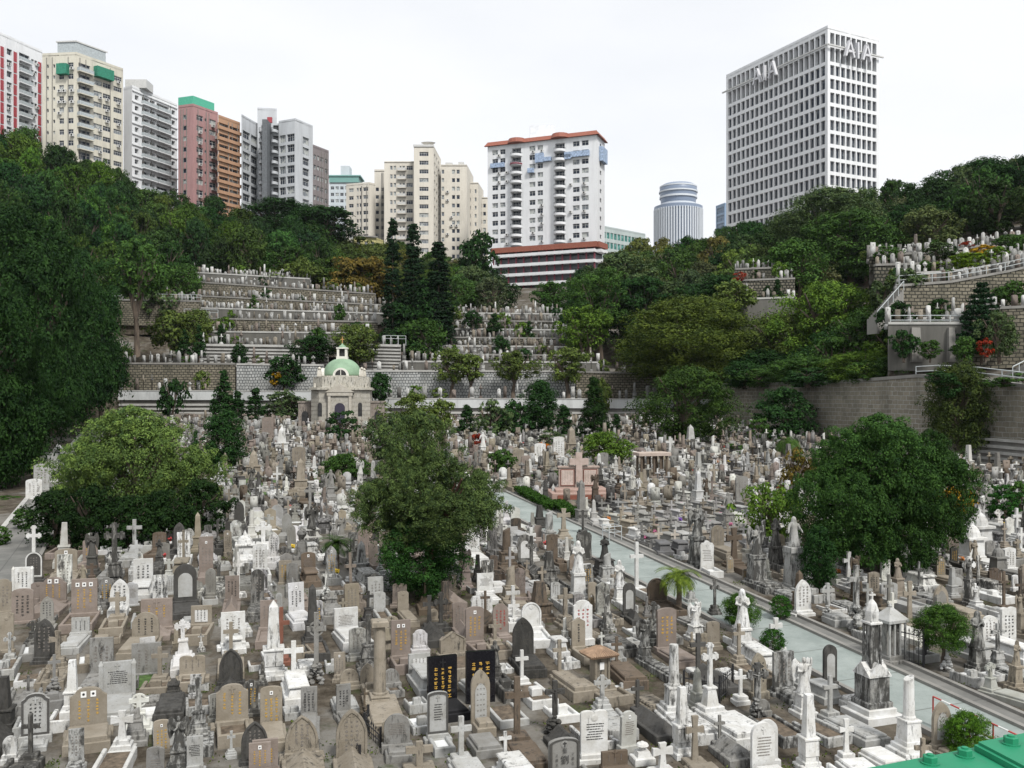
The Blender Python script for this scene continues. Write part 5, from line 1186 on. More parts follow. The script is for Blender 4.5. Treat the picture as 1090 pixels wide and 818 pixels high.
# carved figures, one closed surface each
_fig = {}
def figure(pose):
    if pose in _fig: return _fig[pose]
    mb = MB(); g = random.Random(len(pose)); n = 22; prof = [(0, .20, .17), (.03, .20, .175), (.2, .165, .15), (.4, .135, .115), (.52, .125, .10), (.60, .118, .09), (.70, .145, .095), (.76, .165, .09), (.80, .14, .08), (.825, .06, .06), (.85, .045, .045)]
    vs = []; fs = []
    for i, (z, rx, ry) in enumerate(prof):
        for k in range(n):
            a = 6.2832 * k / n; f = 1 + (.09 * math.sin(9 * a + z * 5) * max(0, 1 - z * 1.35)); sw = .02 * math.sin(z * 5) if pose != 'slab' else 0
            vs.append((rx * f * math.cos(a) + sw, ry * f * math.sin(a), z))
    for i in range(len(prof) - 1):
        for k in range(n): k2 = (k + 1) % n; fs.append((i * n + k, i * n + k2, (i + 1) * n + k2, (i + 1) * n + k))
    fs += [tuple(range(n - 1, -1, -1)), tuple((len(prof) - 1) * n + k for k in range(n))]; mb.add(vs, fs)
    tilt = -.03
    mb.lathe([(.005, .835), (.045, .85), (.064, .885), (.068, .925), (.055, .965), (.03, .988), (.004, .995)], 14, cx=0, cy=tilt, sx=.9, sy=1.05)
    mb.frus(0, tilt - .066, .895, .93, .012, .014, .006, .006)            # nose
    mb.frus(0, tilt - .055, .862, .874, .02, .012, .016, .01)
    if pose in ('pray', 'angel', 'kneel'):
        for s in (-1, 1): mb.tube([(s * .15, 0, .755), (s * .18, -.03, .62), (s * .10, -.12, .60), (s * .015, -.15, .70)], [.05, .045, .036, .022], 8)
        mb.tube([(0, -.15, .68), (0, -.155, .76)], [.024, .010], 6)
    elif pose == 'open':
        for s in (-1, 1): mb.tube([(s * .15, 0, .755), (s * .20, -.02, .63), (s * .25, -.09, .52), (s * .27, -.12, .47)], [.05, .045, .034, .016], 8)
    elif pose == 'raise':
        mb.tube([(.15, 0, .755), (.22, -.04, .78), (.20, -.08, .95), (.19, -.08, 1.0)], [.05, .042, .03, .014], 8); mb.tube([(-.15, 0, .755), (-.19, -.03, .62), (-.08, -.13, .62), (-.02, -.14, .66)], [.05, .045, .034, .02], 8)
    if pose in ('pray', 'open'):      # veil
        mb.lathe([(.10, .74), (.10, .84), (.088, .93), (.06, .99), (.01, 1.015)], 14, cx=0, cy=tilt + .03, sx=.95, sy=.9)
    if pose in ('angel', 'raise'):
        for s in (-1, 1):
            pts = [(.04, .60), (.16, .42), (.22, .30), (.27, .32), (.31, .50), (.33, .72), (.28, .90), (.20, .95), (.10, .84)]
            pts = [(s * x, z) for x, z in pts]; 
            if s < 0: pts = pts[::-1]
            mb.prism(pts, .07, .115)
    me = mb.mesh('figure_source', M['stone']); o = bpy.data.objects.new('figure_source', me); C.objects.link(o)
    md = o.modifiers.new('r', 'REMESH'); md.mode = 'VOXEL'; md.voxel_size = .0125; ms = o.modifiers.new('s', 'SMOOTH'); ms.iterations = 1; ms.factor = .5
    dc = o.modifiers.new('d', 'DECIMATE'); dc.ratio = .35
    dg = bpy.context.evaluated_depsgraph_get(); r = bpy.data.meshes.new_from_object(o.evaluated_get(dg)); bpy.data.objects.remove(o); r.name = 'figure'
    r.polygons.foreach_set('use_smooth', [True] * len(r.polygons)); r.materials.clear(); r.materials.append(M['stone']); _fig[pose] = r; return r
def corpus(mb, h, za, y):       # the small carved figure on a cross
    s = h * .30; mb.tube([(0, y, za + s * .12), (0, y - .01, za - s * .35), (.01, y, za - s * .95)], [s * .09, s * .10, s * .05], 6)
    for q in (-1, 1): mb.tube([(0, y, za + s * .02), (q * s * .3, y, za + s * .1), (q * s * .55, y, za + s * .2)], [s * .06, s * .045, s * .035], 5)
    mb.lathe([(.01, za + s * .12), (s * .09, za + s * .2), (s * .09, za + s * .3), (.01, za + s * .36)], 8, cy=y - s * .05)
# --- builders: each returns a list of (part name, mesh builder or mesh, material key, own colour, z, scale)
def b_head(g, shape, w, h, t=.12, base='step', plotk='slab', L=1.5, insc='faint', photos=0, inset=None, border=False, cols=3, pw=None, pillars=False, latin=False):
    parts = []; mb = MB(); zb = 0
    if base == 'step': b1 = MB(); zb = steps(b1, 2, w * 1.35, t * 3.2, .11, cy=t / 2)
    elif base == 'block': b1 = MB(); b1.bev(-w * .6, w * .6, -t * .7, t * 1.7, -.25, .2, .02); zb = .2
    elif base == 'low': b1 = MB(); b1.bev(-w * .58, w * .58, -t * .5, t * 1.5, -.25, .07, .02); zb = .07
    else: b1 = None
    if b1: parts.append(('plinth', b1, 'stone', None))
    hh = h - zb; pts = [(x, z + zb - (0 if b1 else .2) * (1 if z == 0 else 0)) for x, z in outline(shape, w, hh)]
    mb.prism(pts, 0, t); 
    if border:
        q = [(x * 1.0, z) for x, z in outline(shape, w, hh)]; r = [(x * .84, .05 + z * .91) for x, z in q]; n = len(q)
        fr = MB(); 
        for i in range(n):
            j = (i + 1) % n; fr.add([(q[i][0], 0, q[i][1] + zb), (q[j][0], 0, q[j][1] + zb), (r[j][0], 0, r[j][1] + zb), (r[i][0], 0, r[i][1] + zb)] + [(q[i][0], -.03, q[i][1] + zb), (q[j][0], -.03, q[j][1] + zb), (r[j][0], -.03, r[j][1] + zb), (r[i][0], -.03, r[i][1] + zb)], [(4, 5, 6, 7), (0, 1, 5, 4), (3, 7, 6, 2)])
        parts.append(('border', fr, 'stone', border if isinstance(border, tuple) else None))
    parts.append(('headstone', mb, 'stone' if base != 'kg' else 'blackgranite', None))
    y = -.004
    if inset:
        m2 = MB(); sh2 = inset[1] if len(inset) > 1 else shape; m2.prism([(x, z + zb + hh * .10) for x, z in outline(sh2, w * .62, hh * .66)], -.02, .001); parts.append(('inset_panel', m2, 'stone', TINT[inset[0]] + (.12,))); y = -.022
    if insc:
        m3 = MB(); x0, x1 = -w * .36, w * .36
        if inset or border: x0, x1 = -w * .25, w * .25
        if latin: lines(m3, g, x0, x1, zb + hh * .3, zb + hh * .72, 7, y)
        else: glyphs(m3, g, x0, x1, zb + hh * .12, zb + hh * (.72 if photos else .80), cols, 7, y)
        parts.append(('inscription', m3, insc, None))
    if not photos and not inset and h > .5 and g.random() < .7:
        mo = MB(); zc = zb + hh * .84; s = w * .13
        if g.random() < .6: crossp(mo, s * 1.5, s * 2.2, s * .4, .02, .65, 'plain', y0=-.018, z=zc - s)
        else: mo.lathe([(s, -.01), (s, .01), (s * .6, .018)], 12, M=Matrix.Translation((0, 0, zc)) @ Matrix.Rotation(R(90), 4, 'X'))
        parts.append(('relief_ornament', mo, 'stone', None))
    for k in range(photos):
        m4 = MB(); s = w * .075; x = (k - (photos - 1) / 2) * w * .26; z = zb + hh * .84 - (.03 if shape in ('gothic', 'round') else 0) * h; m4.box(x - s, x + s, y - .012, y + .002, z - s * 1.15, z + s * 1.15); m4.lathe([(s * .5, -.004), (s * .5, .004)], 10, 0, 0, m=1, M=Matrix.Translation((x, y - .014, z + s * .1)) @ Matrix.Rotation(R(90), 4, 'X')); parts.append(('portrait_tile', m4, ['white', 'dark'], None))
    if pillars:
        for s in (-1, 1):
            mp_ = MB(); mp_.box(s * w * .56 - w * .07, s * w * .56 + w * .07, -.05, t + .03, -.2, h * .93); mp_.frus(s * w * .56, t / 2 - .01, h * .93, h * 1.03, w * .09, t * .6, w * .03, t * .2); parts.append(('side_pillar', mp_, 'stone', None))
    if plotk: plot(parts, plotk, pw or max(w * 1.25, .75), L, -.06 if base is None else -t * .9, g)
    return parts
def b_cross(g, w, h, t=None, style='plain', nst=3, bw=None, plotk='slab', L=1.5, ped=0, body=False, rock=False, sh=.12, pw=None):
    parts = []; t = t or w * .24; bw = bw or w * 1.15; mb = MB(); z = 0
    if rock:
        for k in range(26):
            a = g.uniform(0, 6.28); zz = g.uniform(0, 1); r = bw * .5 * (1 - zz * .7) * g.uniform(.5, 1); q = bw * .16 * g.uniform(.7, 1.2); mb.lathe([(q * .6, zz * bw - q * .7), (q, zz * bw), (q * .5, zz * bw + q * .6)], 6, cx=r * math.cos(a), cy=r * math.sin(a), a0=a)
        z = bw * .95; parts.append(('rock_mound', mb, 'stone', None))
    else: z = steps(mb, nst, bw, bw * .85, sh); parts.append(('stepped_base', mb, 'stone', None))
    if ped: m2 = MB(); a = t * 1.05; m2.frus(0, 0, z, z + ped, a * 1.5, a * 1.3, a, a * .9); m2.bev(-a * 1.3, a * 1.3, -a * 1.1, a * 1.1, z + ped, z + ped + .06, .02); z += ped + .06; parts.append(('pedestal', m2, 'stone', None))
    m3 = MB(); crossp(m3, w, h - z, t, t * .8, .68, style, z=z); parts.append(('cross', m3, 'stone', None))
    if body: m4 = MB(); corpus(m4, h - z, z + (h - z) * .66, -t * .5); parts.append(('carved_figure', m4, 'stone', None))
    if plotk: plot(parts, plotk, pw or max(bw * 1.1, .8), L, -bw * .43, g)
    return parts
def b_obelisk(g, w, h, bw=None, plotk='slab', L=1.4, tip=True, nst=2, urn=False):
    parts = []; bw = bw or w * 2.2; mb = MB(); z = steps(mb, nst, bw, bw, .12); a = w * .72
    mb.bev(-a, a, -a, a, z, z + h * .2, .02); z += h * .2; mb.bev(-a * 1.15, a * 1.15, -a * 1.15, a * 1.15, z, z + .06, .02); z += .06; parts.append(('pedestal', mb, 'stone', None))
    m2 = MB(); m2.frus(0, 0, z, h - w * .5, w * .5, w * .5, w * .34, w * .34)
    if tip: m2.frus(0, 0, h - w * .5, h, w * .34, w * .34, .01, .01)
    parts.append(('shaft', m2, 'stone', None))
    m3 = MB(); lines(m3, g, -a * .8, a * .8, h * .2, h * .3, 4, -a - .004); 
    if plotk: plot(parts, plotk, max(bw, .8), L, -bw * .5, g)
    return parts
def b_column(g, w, h, bw=None, plotk='slab', L=1.4, nst=3, broken=True, cap=False, ped=.22, taper=.85):
    parts = []; bw = bw or w * 2.6; mb = MB(); z = steps(mb, nst, bw, bw, .12); a = w * .75
    if ped: mb.frus(0, 0, z, z + h * ped, a, a, a * .88, a * .88); z += h * ped; mb.bev(-a, a, -a, a, z, z + .05, .015); z += .05
    parts.append(('pedestal', mb, 'stone', None)); m2 = MB(); r = w / 2; m2.lathe([(r * 1.15, z), (r * 1.15, z + .05), (r, z + .09), (r * taper, h)], 14)
    if broken:
        for i in range(len(m2.v) - 14, len(m2.v)): x, y, q = m2.v[i]; m2.v[i] = (x, y, q + x * .5 - .05)
    if cap: m2.bev(-r * 1.3, r * 1.3, -r * 1.3, r * 1.3, h, h + .16, .03)
    parts.append(('column', m2, 'stone', None))
    if plotk: plot(parts, plotk, max(bw, .8), L, -bw * .5, g)
    return parts
def b_statue(g, h, fh, pose='angel', bw=.6, plotk='slab', L=1.4, arch=False, tier=1):
    parts = []; mb = MB(); z = steps(mb, 2, bw * 1.5, bw * 1.4, .12); a = bw / 2; ph = h - fh - z
    if ph > .1: mb.frus(0, 0, z, z + ph * .85, a, a * .95, a * .85, a * .8); mb.bev(-a, a, -a, a, z + ph * .85, z + ph, .02); z += ph
    parts.append(('pedestal', mb, 'stone', None)); parts.append(('statue', figure(pose), 'stone', None, z - .01, fh))
    if plotk: plot(parts, plotk, bw * 1.5, L, -bw * .7, g)
    return parts
def b_ledger(g, w, L, kind='raised'):
    parts = []; plot(parts, kind, w, L, L / 2, g); m = MB(); m.frus(0, L * .38, .3, .62, w * .3, .10, w * .28, .05); parts.append(('name_block', m, 'stone', None)); return parts
SUBP = ('inscription', 'portrait_tile', 'relief_ornament', 'inset_panel')
def place(parts, name, X, Y, rz, col, z=None, s=1.0, single=False):
    """one thing: an Empty with its parts (or one mesh when single)"""
    z = plane(Y) if z is None else z
    o = root(name, (X, Y, z), rz, col)
    if s != 1: o.scale = (s,) * 3
    par = None
    for p in parts:
        nm, d, mk, cc = p[:4]; mats = [M[k] for k in mk] if isinstance(mk, list) else M[mk]
        me = d if not isinstance(d, MB) else d.mesh(nm, mats)
        q = link(nm, me, par if par is not None and nm in SUBP else o, color=cc or col)
        if nm == 'headstone': par = q
        if len(p) > 4: q.location = (0, 0, p[4]); q.scale = (p[5],) * 3
    return o
def flat(parts):
    """merge a parts list to one builder; materials: 0 stone,1 soil,2 marble"""
    mb = MB()
    for p in parts:
        if not isinstance(p[1], MB): continue
        if p[0] in ('inscription', 'portrait_tile', 'border'): continue
        k = {'stone': 0, 'soil': 1, 'marble': 2}.get(p[2] if isinstance(p[2], str) else 'stone', 0); mb.add(p[1].v, p[1].f, k)
    return mb
# occupied ground, in the rows' own frame, quarter metre cells
OCC = set()
def cells(u0, u1, v0, v1):
    return [(i, j) for i in range(math.floor(u0 * 8), math.ceil(u1 * 8)) for j in range(math.floor(v0 * 8), math.ceil(v1 * 8))]
def occupy(u0, u1, v0, v1): OCC.update(cells(u0, u1, v0, v1))
def free(u0, u1, v0, v1): return not any(c in OCC for c in cells(u0, u1, v0, v1))
occupy(PU0 - .2, PU1 + .95, 10, V1 + .3); occupy(PU0 - 9, PU0, vc - .1, vc + 1.7)
for _y in np.arange(18, 118, .25):
    _u, _v = uv(lx(_y), _y); occupy(_u - 1.8, _u + 1.7, _v - .3, _v + .3)
GI = []          # grave items for labels
def reg(o, cat, look, px, py, group=None, label=None, kind=None):
    tag(o, label, cat, group)
    if not label: GI.append((o, look, px, py))
rg = random.Random(77)
def tintname(t, st): return ('black-stained ' if st > .72 and t not in 'DKB' else 'mottled ' if st > .45 and t not in 'DKB' else '') + TNAME[t]
HAND = []
Q = {1: (0, 538), 2: (270, 538), 3: (540, 538), 4: (810, 538)}
def H(q, x, y, h, w, typ, t, st=.3, **kw):
    px, py = Q[q][0] + x / 2.921, Q[q][1] + y / 2.921; X, Y = G(px, py); HAND.append((px, py, X, Y, h / 2921 * Y, w / 2921 * Y, typ, t, st, kw))
exec_list = '''
1 105 238 92 48 head D .2 shape=round,border=WT,crosstop=1
1 70 268 75 48 head W .2 shape=flat,pillars=1,insc=ink
1 205 218 82 64 head T .2 shape=seg,photos=1,insc=None
1 280 190 84 43 head P .15 shape=seg,photos=1,insc=gold,tint2=T
1 356 245 190 60 cross G .95 style=bud,ped=.5,nst=3,bw=.8
1 418 162 118 44 cross L .4 style=plain,ped=.3,nst=2
1 495 190 85 30 statue G .9 pose=pray
1 445 262 95 57 head W .15 shape=flat,insc=ink
1 70 365 105 62 head P .2 shape=seg,insc=ink
1 165 315 90 76 head P .15 shape=ogee,photos=2,insc=gold
1 262 350 120 74 head P .1 shape=flat,photos=3,insc=gold
1 118 305 65 40 head P .2 shape=seg,insc=None
1 372 330 100 56 head W .3 shape=gothic,insc=ink
1 365 360 90 50 cross T .3 style=plain,nst=2
1 487 396 104 92 head P .25 shape=flat,insc=gold
1 576 312 128 68 head D .5 shape=round,inset=L,insc=None
1 641 212 114 42 head P .2 shape=flat,photos=1,insc=faint
1 762 168 90 60 bell W .45 ok=1
1 722 308 88 42 head P .3 shape=flat,insc=ink
1 800 320 120 40 head G .8 shape=round,insc=faint
1 626 385 72 62 head T .2 shape=flat,inset=W,insc=ink
1 10 345 115 46 head T .25 shape=ogee,insc=faint
1 20 455 120 40 head T .3 shape=seg,insc=None
1 137 492 138 58 head D .6 shape=gothic,insc=faint
1 180 508 118 50 cross T .5 style=flare,nst=3,bw=.7
1 250 412 62 52 head L .3 shape=flat,insc=ink
1 452 432 98 80 head T .15 shape=round,insc=ink
1 315 545 132 68 head G .45 shape=flat,insc=faint
1 455 528 98 86 head G .35 shape=flat,insc=faint
1 365 607 120 84 head L .2 shape=flat,pillars=1,insc=ink,latin=1
1 725 445 112 72 head W .2 shape=flat,insc=faint
1 718 478 115 46 cross T .3 style=plain,nst=2
1 718 568 120 70 head D .75 shape=gothic,insc=None,border=1
1 497 552 112 50 cross T .3 style=plain,nst=2,plotk=kerbsoil
1 598 545 76 76 head T .3 shape=double,insc=faint
1 30 485 90 34 cross L .5 style=bud,nst=2
1 225 642 175 32 obelisk W .4 tip=0
1 110 738 152 78 head L .3 shape=ogee,insc=ink,border=DK
1 275 714 146 106 head T .15 shape=ogee,photos=2,insc=gold
1 722 692 134 96 head T .1 shape=ogee,insc=gold
1 95 800 152 52 cross G .9 style=plain,nst=2
1 380 768 130 66 cross W .3 style=flare,nst=3
1 237 822 125 44 head L .6 shape=flat,insc=faint
1 555 822 170 62 statue L .95 pose=angel
1 617 715 180 62 cross L .7 style=flare,nst=3,ped=.25
1 606 835 115 48 head L .35 shape=flat,insc=ink,latin=1
1 792 800 125 80 head D .6 shape=gothic,insc=faint,border=1
1 808 850 110 66 head P .2 shape=flat,photos=1,insc=gold
1 12 700 185 40 obelisk D .8 tip=0
1 420 735 105 30 column G .4 ok=1
1 540 596 66 24 obelisk D .7 tip=0
1 88 590 60 30 cross G .5 style=plain,nst=1
1 30 800 80 40 head W .5 shape=round,insc=None
2 62 530 235 44 obelisk W .45 nst=3
2 46 396 100 50 head P .2 shape=flat,insc=faint
2 86 492 175 50 cross R .3 style=plain,nst=2
2 98 244 72 38 head T .2 shape=flat,insc=gold
2 183 425 180 32 obelisk D .6 tip=1
2 195 548 215 60 cross G .5 style=celtic,rock=1,bw=.7
2 124 552 130 60 cross W .3 style=plain,nst=3
2 288 402 82 74 head W .1 shape=flat,insc=faint,latin=1
2 357 506 166 62 cross G .8 style=plain,nst=3,ped=.35
2 392 612 238 40 column T .35 cap=1,broken=0,nst=1,ped=.03
2 458 486 128 60 head P .1 shape=flat,photos=2,insc=gold
2 298 570 60 58 head T .35 shape=round,insc=None
2 355 566 74 46 head T .4 shape=gothic,insc=None
2 428 572 62 52 head G .5 shape=round,insc=faint
2 516 532 70 68 head L .3 shape=flat,inset=W,insc=faint
2 620 478 84 82 head T .4 shape=peak,insc=None,border=1
2 588 620 150 94 head K 0 shape=flat,insc=gold,base=kg
2 706 612 158 92 head K 0 shape=flat,insc=gold,base=kg
2 573 735 155 64 head L .2 shape=seg,border=DK,insc=ink,latin=1
2 706 690 178 60 head T .2 shape=gothic,inset=L,insc=faint
2 645 806 150 66 cross L .35 style=plain,nst=2
2 782 815 112 40 cross W .4 style=plain,nst=3
2 55 694 130 66 head T .2 shape=seg,insc=gold,photos=1
2 172 676 110 50 head G .3 shape=flat,insc=ink
2 280 662 104 44 head G .3 shape=flat,insc=ink
2 150 792 135 102 head T .45 shape=gothic,border=1,insc=faint,plotk=coped
2 305 792 155 96 head T .4 shape=gothic,border=1,insc=faint,plotk=coped
2 446 765 114 80 head G .45 shape=round,insc=faint,latin=1
2 36 830 100 78 head P .3 shape=flat,photos=2,insc=gold
2 515 826 92 84 cross T .35 style=plain,nst=1
2 640 386 84 42 head P .1 shape=seg,insc=faint
2 688 440 124 58 head P .1 shape=seg,photos=1,insc=gold
2 768 405 98 50 head P .2 shape=round,insc=red
2 546 388 108 40 cross D .7 style=flare,nst=2
2 582 386 116 46 cross D .8 style=bud,nst=2
2 465 336 68 34 head T .2 shape=seg,insc=None
2 392 338 68 36 head L .4 shape=seg,insc=None
2 150 165 95 44 urn G .6 ok=1
2 720 282 70 52 head W .3 shape=flat,insc=faint,latin=1
2 710 335 60 70 head W .4 shape=scroll,insc=faint
2 786 190 118 28 column B .5 broken=1,nst=2
2 806 340 90 44 cross W .4 style=plain,nst=2
2 680 164 80 46 head W .2 shape=ogee,insc=faint,latin=1
2 720 352 86 30 cross B .5 style=plain,nst=2
2 750 438 82 40 cross T .4 style=plain,nst=2
2 20 210 90 44 head W .4 shape=seg,insc=faint
2 120 250 70 34 head G .3 shape=seg,insc=faint
2 240 320 60 26 obelisk G .5 tip=0
2 300 240 70 28 cross W .4 style=plain,nst=2
2 335 220 110 30 obelisk L .6 tip=1
2 180 110 110 34 statue G .9 pose=raise
2 255 90 95 30 statue W .7 pose=pray
2 30 130 80 50 cross W .3 style=bud,nst=2
2 690 640 30 30 urn W .5 ok=1
2 750 540 120 44 statue G .9 pose=pray
3 175 105 95 42 cross T .2 style=flare,nst=2,ped=.2
3 55 186 95 44 head G .6 shape=round,inset=W,insc=None
3 220 290 180 50 statue W .35 pose=pray
3 302 212 120 66 statue D .7 pose=kneel
3 348 305 135 34 statue W .5 pose=pray
3 402 262 148 44 cross W .1 style=plain,nst=1
3 590 190 180 52 statue L .8 pose=angel
3 622 205 92 44 head W .1 shape=scroll,insc=faint,latin=1
3 655 143 80 42 head T .2 shape=round,insc=faint
3 705 190 120 52 cross B .3 style=flare,nst=3
3 775 245 185 60 statue L .85 pose=raise
3 467 312 84 62 head B .5 shape=round,insc=None,border=1
3 380 350 108 40 head D .5 shape=round,inset=L,insc=None
3 100 352 135 46 obelisk B .6 tip=0
3 180 372 115 50 cross T .5 style=plain,nst=3
3 236 434 138 62 head W .25 shape=ogee,insc=red
3 75 394 90 62 head W .2 shape=round,insc=None,border=1
3 222 458 108 44 head T .2 shape=peak,insc=ink,cols=1
3 50 486 136 66 head D .85 shape=gothic,insc=None
3 45 560 110 42 cross W .2 style=plain,nst=2
3 150 300 60 30 head L .4 shape=seg,insc=faint
3 497 458 138 64 head P .1 shape=seg,insc=gold
3 285 576 140 62 shrine T .4 ok=1
3 585 416 118 48 statue W .5 pose=raise
3 641 446 84 42 head T .3 shape=seg,insc=None
3 730 455 195 60 statue W .45 pose=pray
3 720 500 132 40 cross T .3 style=plain,nst=3
3 518 655 222 32 column W .5 broken=0,nst=3,bw=1.0
3 593 520 122 52 cross D .3 style=plain,nst=1,basewhite=1
3 630 660 232 56 cross W .35 style=bud,nst=3,ped=.45,bw=1.0
3 725 615 105 42 cross W .3 style=plain,nst=2
3 778 660 170 70 cross L .8 style=bud,rock=1,bw=.6,body=1
3 30 738 205 76 cross B .45 style=plain,nst=2
3 162 540 122 44 cross T .35 style=plain,nst=2
3 148 715 170 62 cross D .6 style=plain,rock=1,bw=.75,body=1
3 295 640 112 52 cross L .45 style=celtic,nst=3
3 271 798 158 86 head W .1 shape=double,insc=ink,latin=1
3 405 655 112 42 cross D .4 style=plain,nst=2
3 543 775 226 34 obelisk W .45 tip=0,nst=3
3 583 806 152 58 cross T .3 style=flare,nst=1
3 482 836 98 68 cross W .2 style=flare,nst=1
3 178 836 110 98 head G .15 shape=seg,insc=char,border=DK
3 335 836 70 84 head B .2 shape=flat,insc=faint
3 660 748 96 36 cross G .5 style=plain,nst=1
3 797 836 160 78 head W .2 shape=round,insc=faint,latin=1
3 420 796 62 56 urn W .2 ok=1
3 340 508 100 34 cross B .4 style=plain,nst=2
3 427 488 135 40 statue L .8 pose=raise
3 305 420 105 24 cross G .8 style=bud,nst=3
3 455 380 80 40 cross G .6 style=rough,nst=2
3 570 300 55 30 urn L .5 ok=1
3 140 175 85 36 head B .5 shape=seg,insc=None
3 130 240 110 30 obelisk G .8 tip=0
3 75 205 110 36 cross G .8 style=celtic,nst=2
3 10 300 110 30 column T .4 broken=1,nst=2
3 265 300 60 28 head T .2 shape=seg,insc=None
3 20 370 75 36 cross W .3 style=plain,nst=2
3 645 340 110 32 cross G .8 style=bud,nst=3
3 130 120 100 26 column L .5 broken=1,nst=2
3 100 70 80 22 obelisk D .6 tip=0
3 310 240 90 26 column L .5 broken=1
3 235 90 75 26 cross D .6 style=bud,nst=2
3 240 170 90 50 head G .9 shape=scroll,insc=None
4 45 190 150 44 statue G .8 pose=pray
4 102 260 225 60 statue L .5 pose=open
4 133 344 112 56 head W .2 shape=gothic,insc=faint
4 207 352 110 46 cross L .4 style=celtic,rock=1,bw=.6
4 352 292 84 40 head T .4 shape=seg,insc=ink
4 296 392 205 60 cross L .7 style=plain,rock=1,bw=.9
4 345 655 365 66 gothicpillar L .75 ok=1
4 402 482 175 74 shrinehouse G .5 ok=1
4 46 450 100 44 cross W .15 style=flare,nst=2
4 72 588 132 70 head L .75 shape=flat,insc=faint
4 217 570 135 46 head D .7 shape=round,inset=L,insc=None
4 215 665 135 50 cross L .4 style=plain,nst=2
4 132 650 180 56 statue W .4 pose=raise
4 460 785 255 36 column W .4 broken=1,nst=4,bw=1.0
4 565 768 155 66 head T .15 shape=gothic,inset=L,insc=faint
4 148 820 248 36 obelisk W .4 tip=0,nst=3
4 265 796 132 46 cross W .3 style=flare,nst=2
4 22 816 148 66 head W .2 shape=round,insc=ink,latin=1
4 10 660 55 40 head G .6 shape=round,insc=None
4 462 376 140 42 cross T .4 style=flare,nst=2
4 655 170 130 66 bell W .1 tall=1
4 562 326 78 50 head T .3 shape=gothic,inset=G,insc=None
4 647 268 108 46 cross W .3 style=bud,nst=3
4 672 508 180 46 statue L .8 pose=pray
4 736 512 145 44 cross L .6 style=plain,nst=3,ped=.2,body=1
4 772 436 118 58 head W .15 shape=double,insc=ink
4 714 446 102 56 head W .2 shape=ogee,insc=faint
4 610 270 56 54 head G .4 shape=round,inset=L,insc=None
4 738 212 96 46 bell G .4 ok=1
4 776 208 76 44 head W .2 shape=seg,insc=faint
4 755 330 125 32 cross B .5 style=plain,nst=2
4 806 370 170 34 cross B .7 style=plain,nst=2
4 585 155 66 30 cross T .3 style=plain,nst=2
4 220 160 70 34 cross T .5 style=flare,nst=2
4 400 300 60 60 head L .3 shape=seg,insc=faint
4 514 190 60 34 head G .4 shape=flat,insc=faint
4 670 325 75 36 statue W .4 pose=raise
4 808 150 80 30 cross W .4 style=plain,nst=2
4 400 200 60 30 cross G .4 style=plain,nst=2
4 715 160 50 34 head G .4 shape=seg,insc=faint
'''
Q[0] = (0, 0)
for ln_ in '''52 514 32 17 head W
44 522 28 15 head L
62 506 34 13 obelisk W
36 532 22 16 head W
70 500 20 10 statue L
514 486 26 9 statue W
619 557 46 8 obelisk G
608 481 27 9 obelisk T
713 487 22 10 cross W
595 489 24 12 head W
575 492 20 12 head W
552 500 22 12 head T
560 503 18 10 head P
643 500 18 10 head G
735 476 24 8 obelisk L
430 486 26 10 statue L
285 468 24 12 head P
300 480 26 10 obelisk W
318 500 24 14 head T
270 505 26 11 obelisk T
295 527 30 9 cross W
275 528 26 8 statue D
320 522 34 10 obelisk T
352 530 30 10 statue G
330 548 34 12 cross G
1042 586 48 24 bell W
1068 560 34 12 statue W
1050 545 30 12 obelisk G
1082 575 34 12 cross W
980 560 30 14 head L
760 520 26 10 cross T
790 535 28 14 head G
775 560 36 12 statue G
805 552 30 12 cross W'''.splitlines():
    a_ = ln_.split(); H(0, float(a_[0]) * 2.921, float(a_[1]) * 2.921, float(a_[2]) * 2.921, float(a_[3]) * 2.921, a_[4], a_[5], .35, **({'shape': 'seg'} if a_[4] == 'head' else {'pose': 'open'} if a_[4] == 'statue' else {}))
import re as _re
for ln in exec_list.strip().splitlines():
    f = ln.split(); kw = {}
    for it in f[8].split(',') if len(f) > 8 else []:
        k, v = it.split('='); kw[k] = None if v == 'None' else (float(v) if _re.match(r'^[\d.]+$', v) else v)
    H(int(f[0]), float(f[1]), float(f[2]), float(f[3]), float(f[4]), f[5], f[6], float(f[7]), **kw)
HAND.sort(key=lambda a: a[3])
for a in HAND:                               # the monuments' own feet first
    u, v = uv(a[2], a[3]); w = max(a[5], .4); dd = .13 if a[6] == 'head' else w * .42; occupy(u - w / 2, u + w / 2, v - dd, v + dd)
special_feet = []
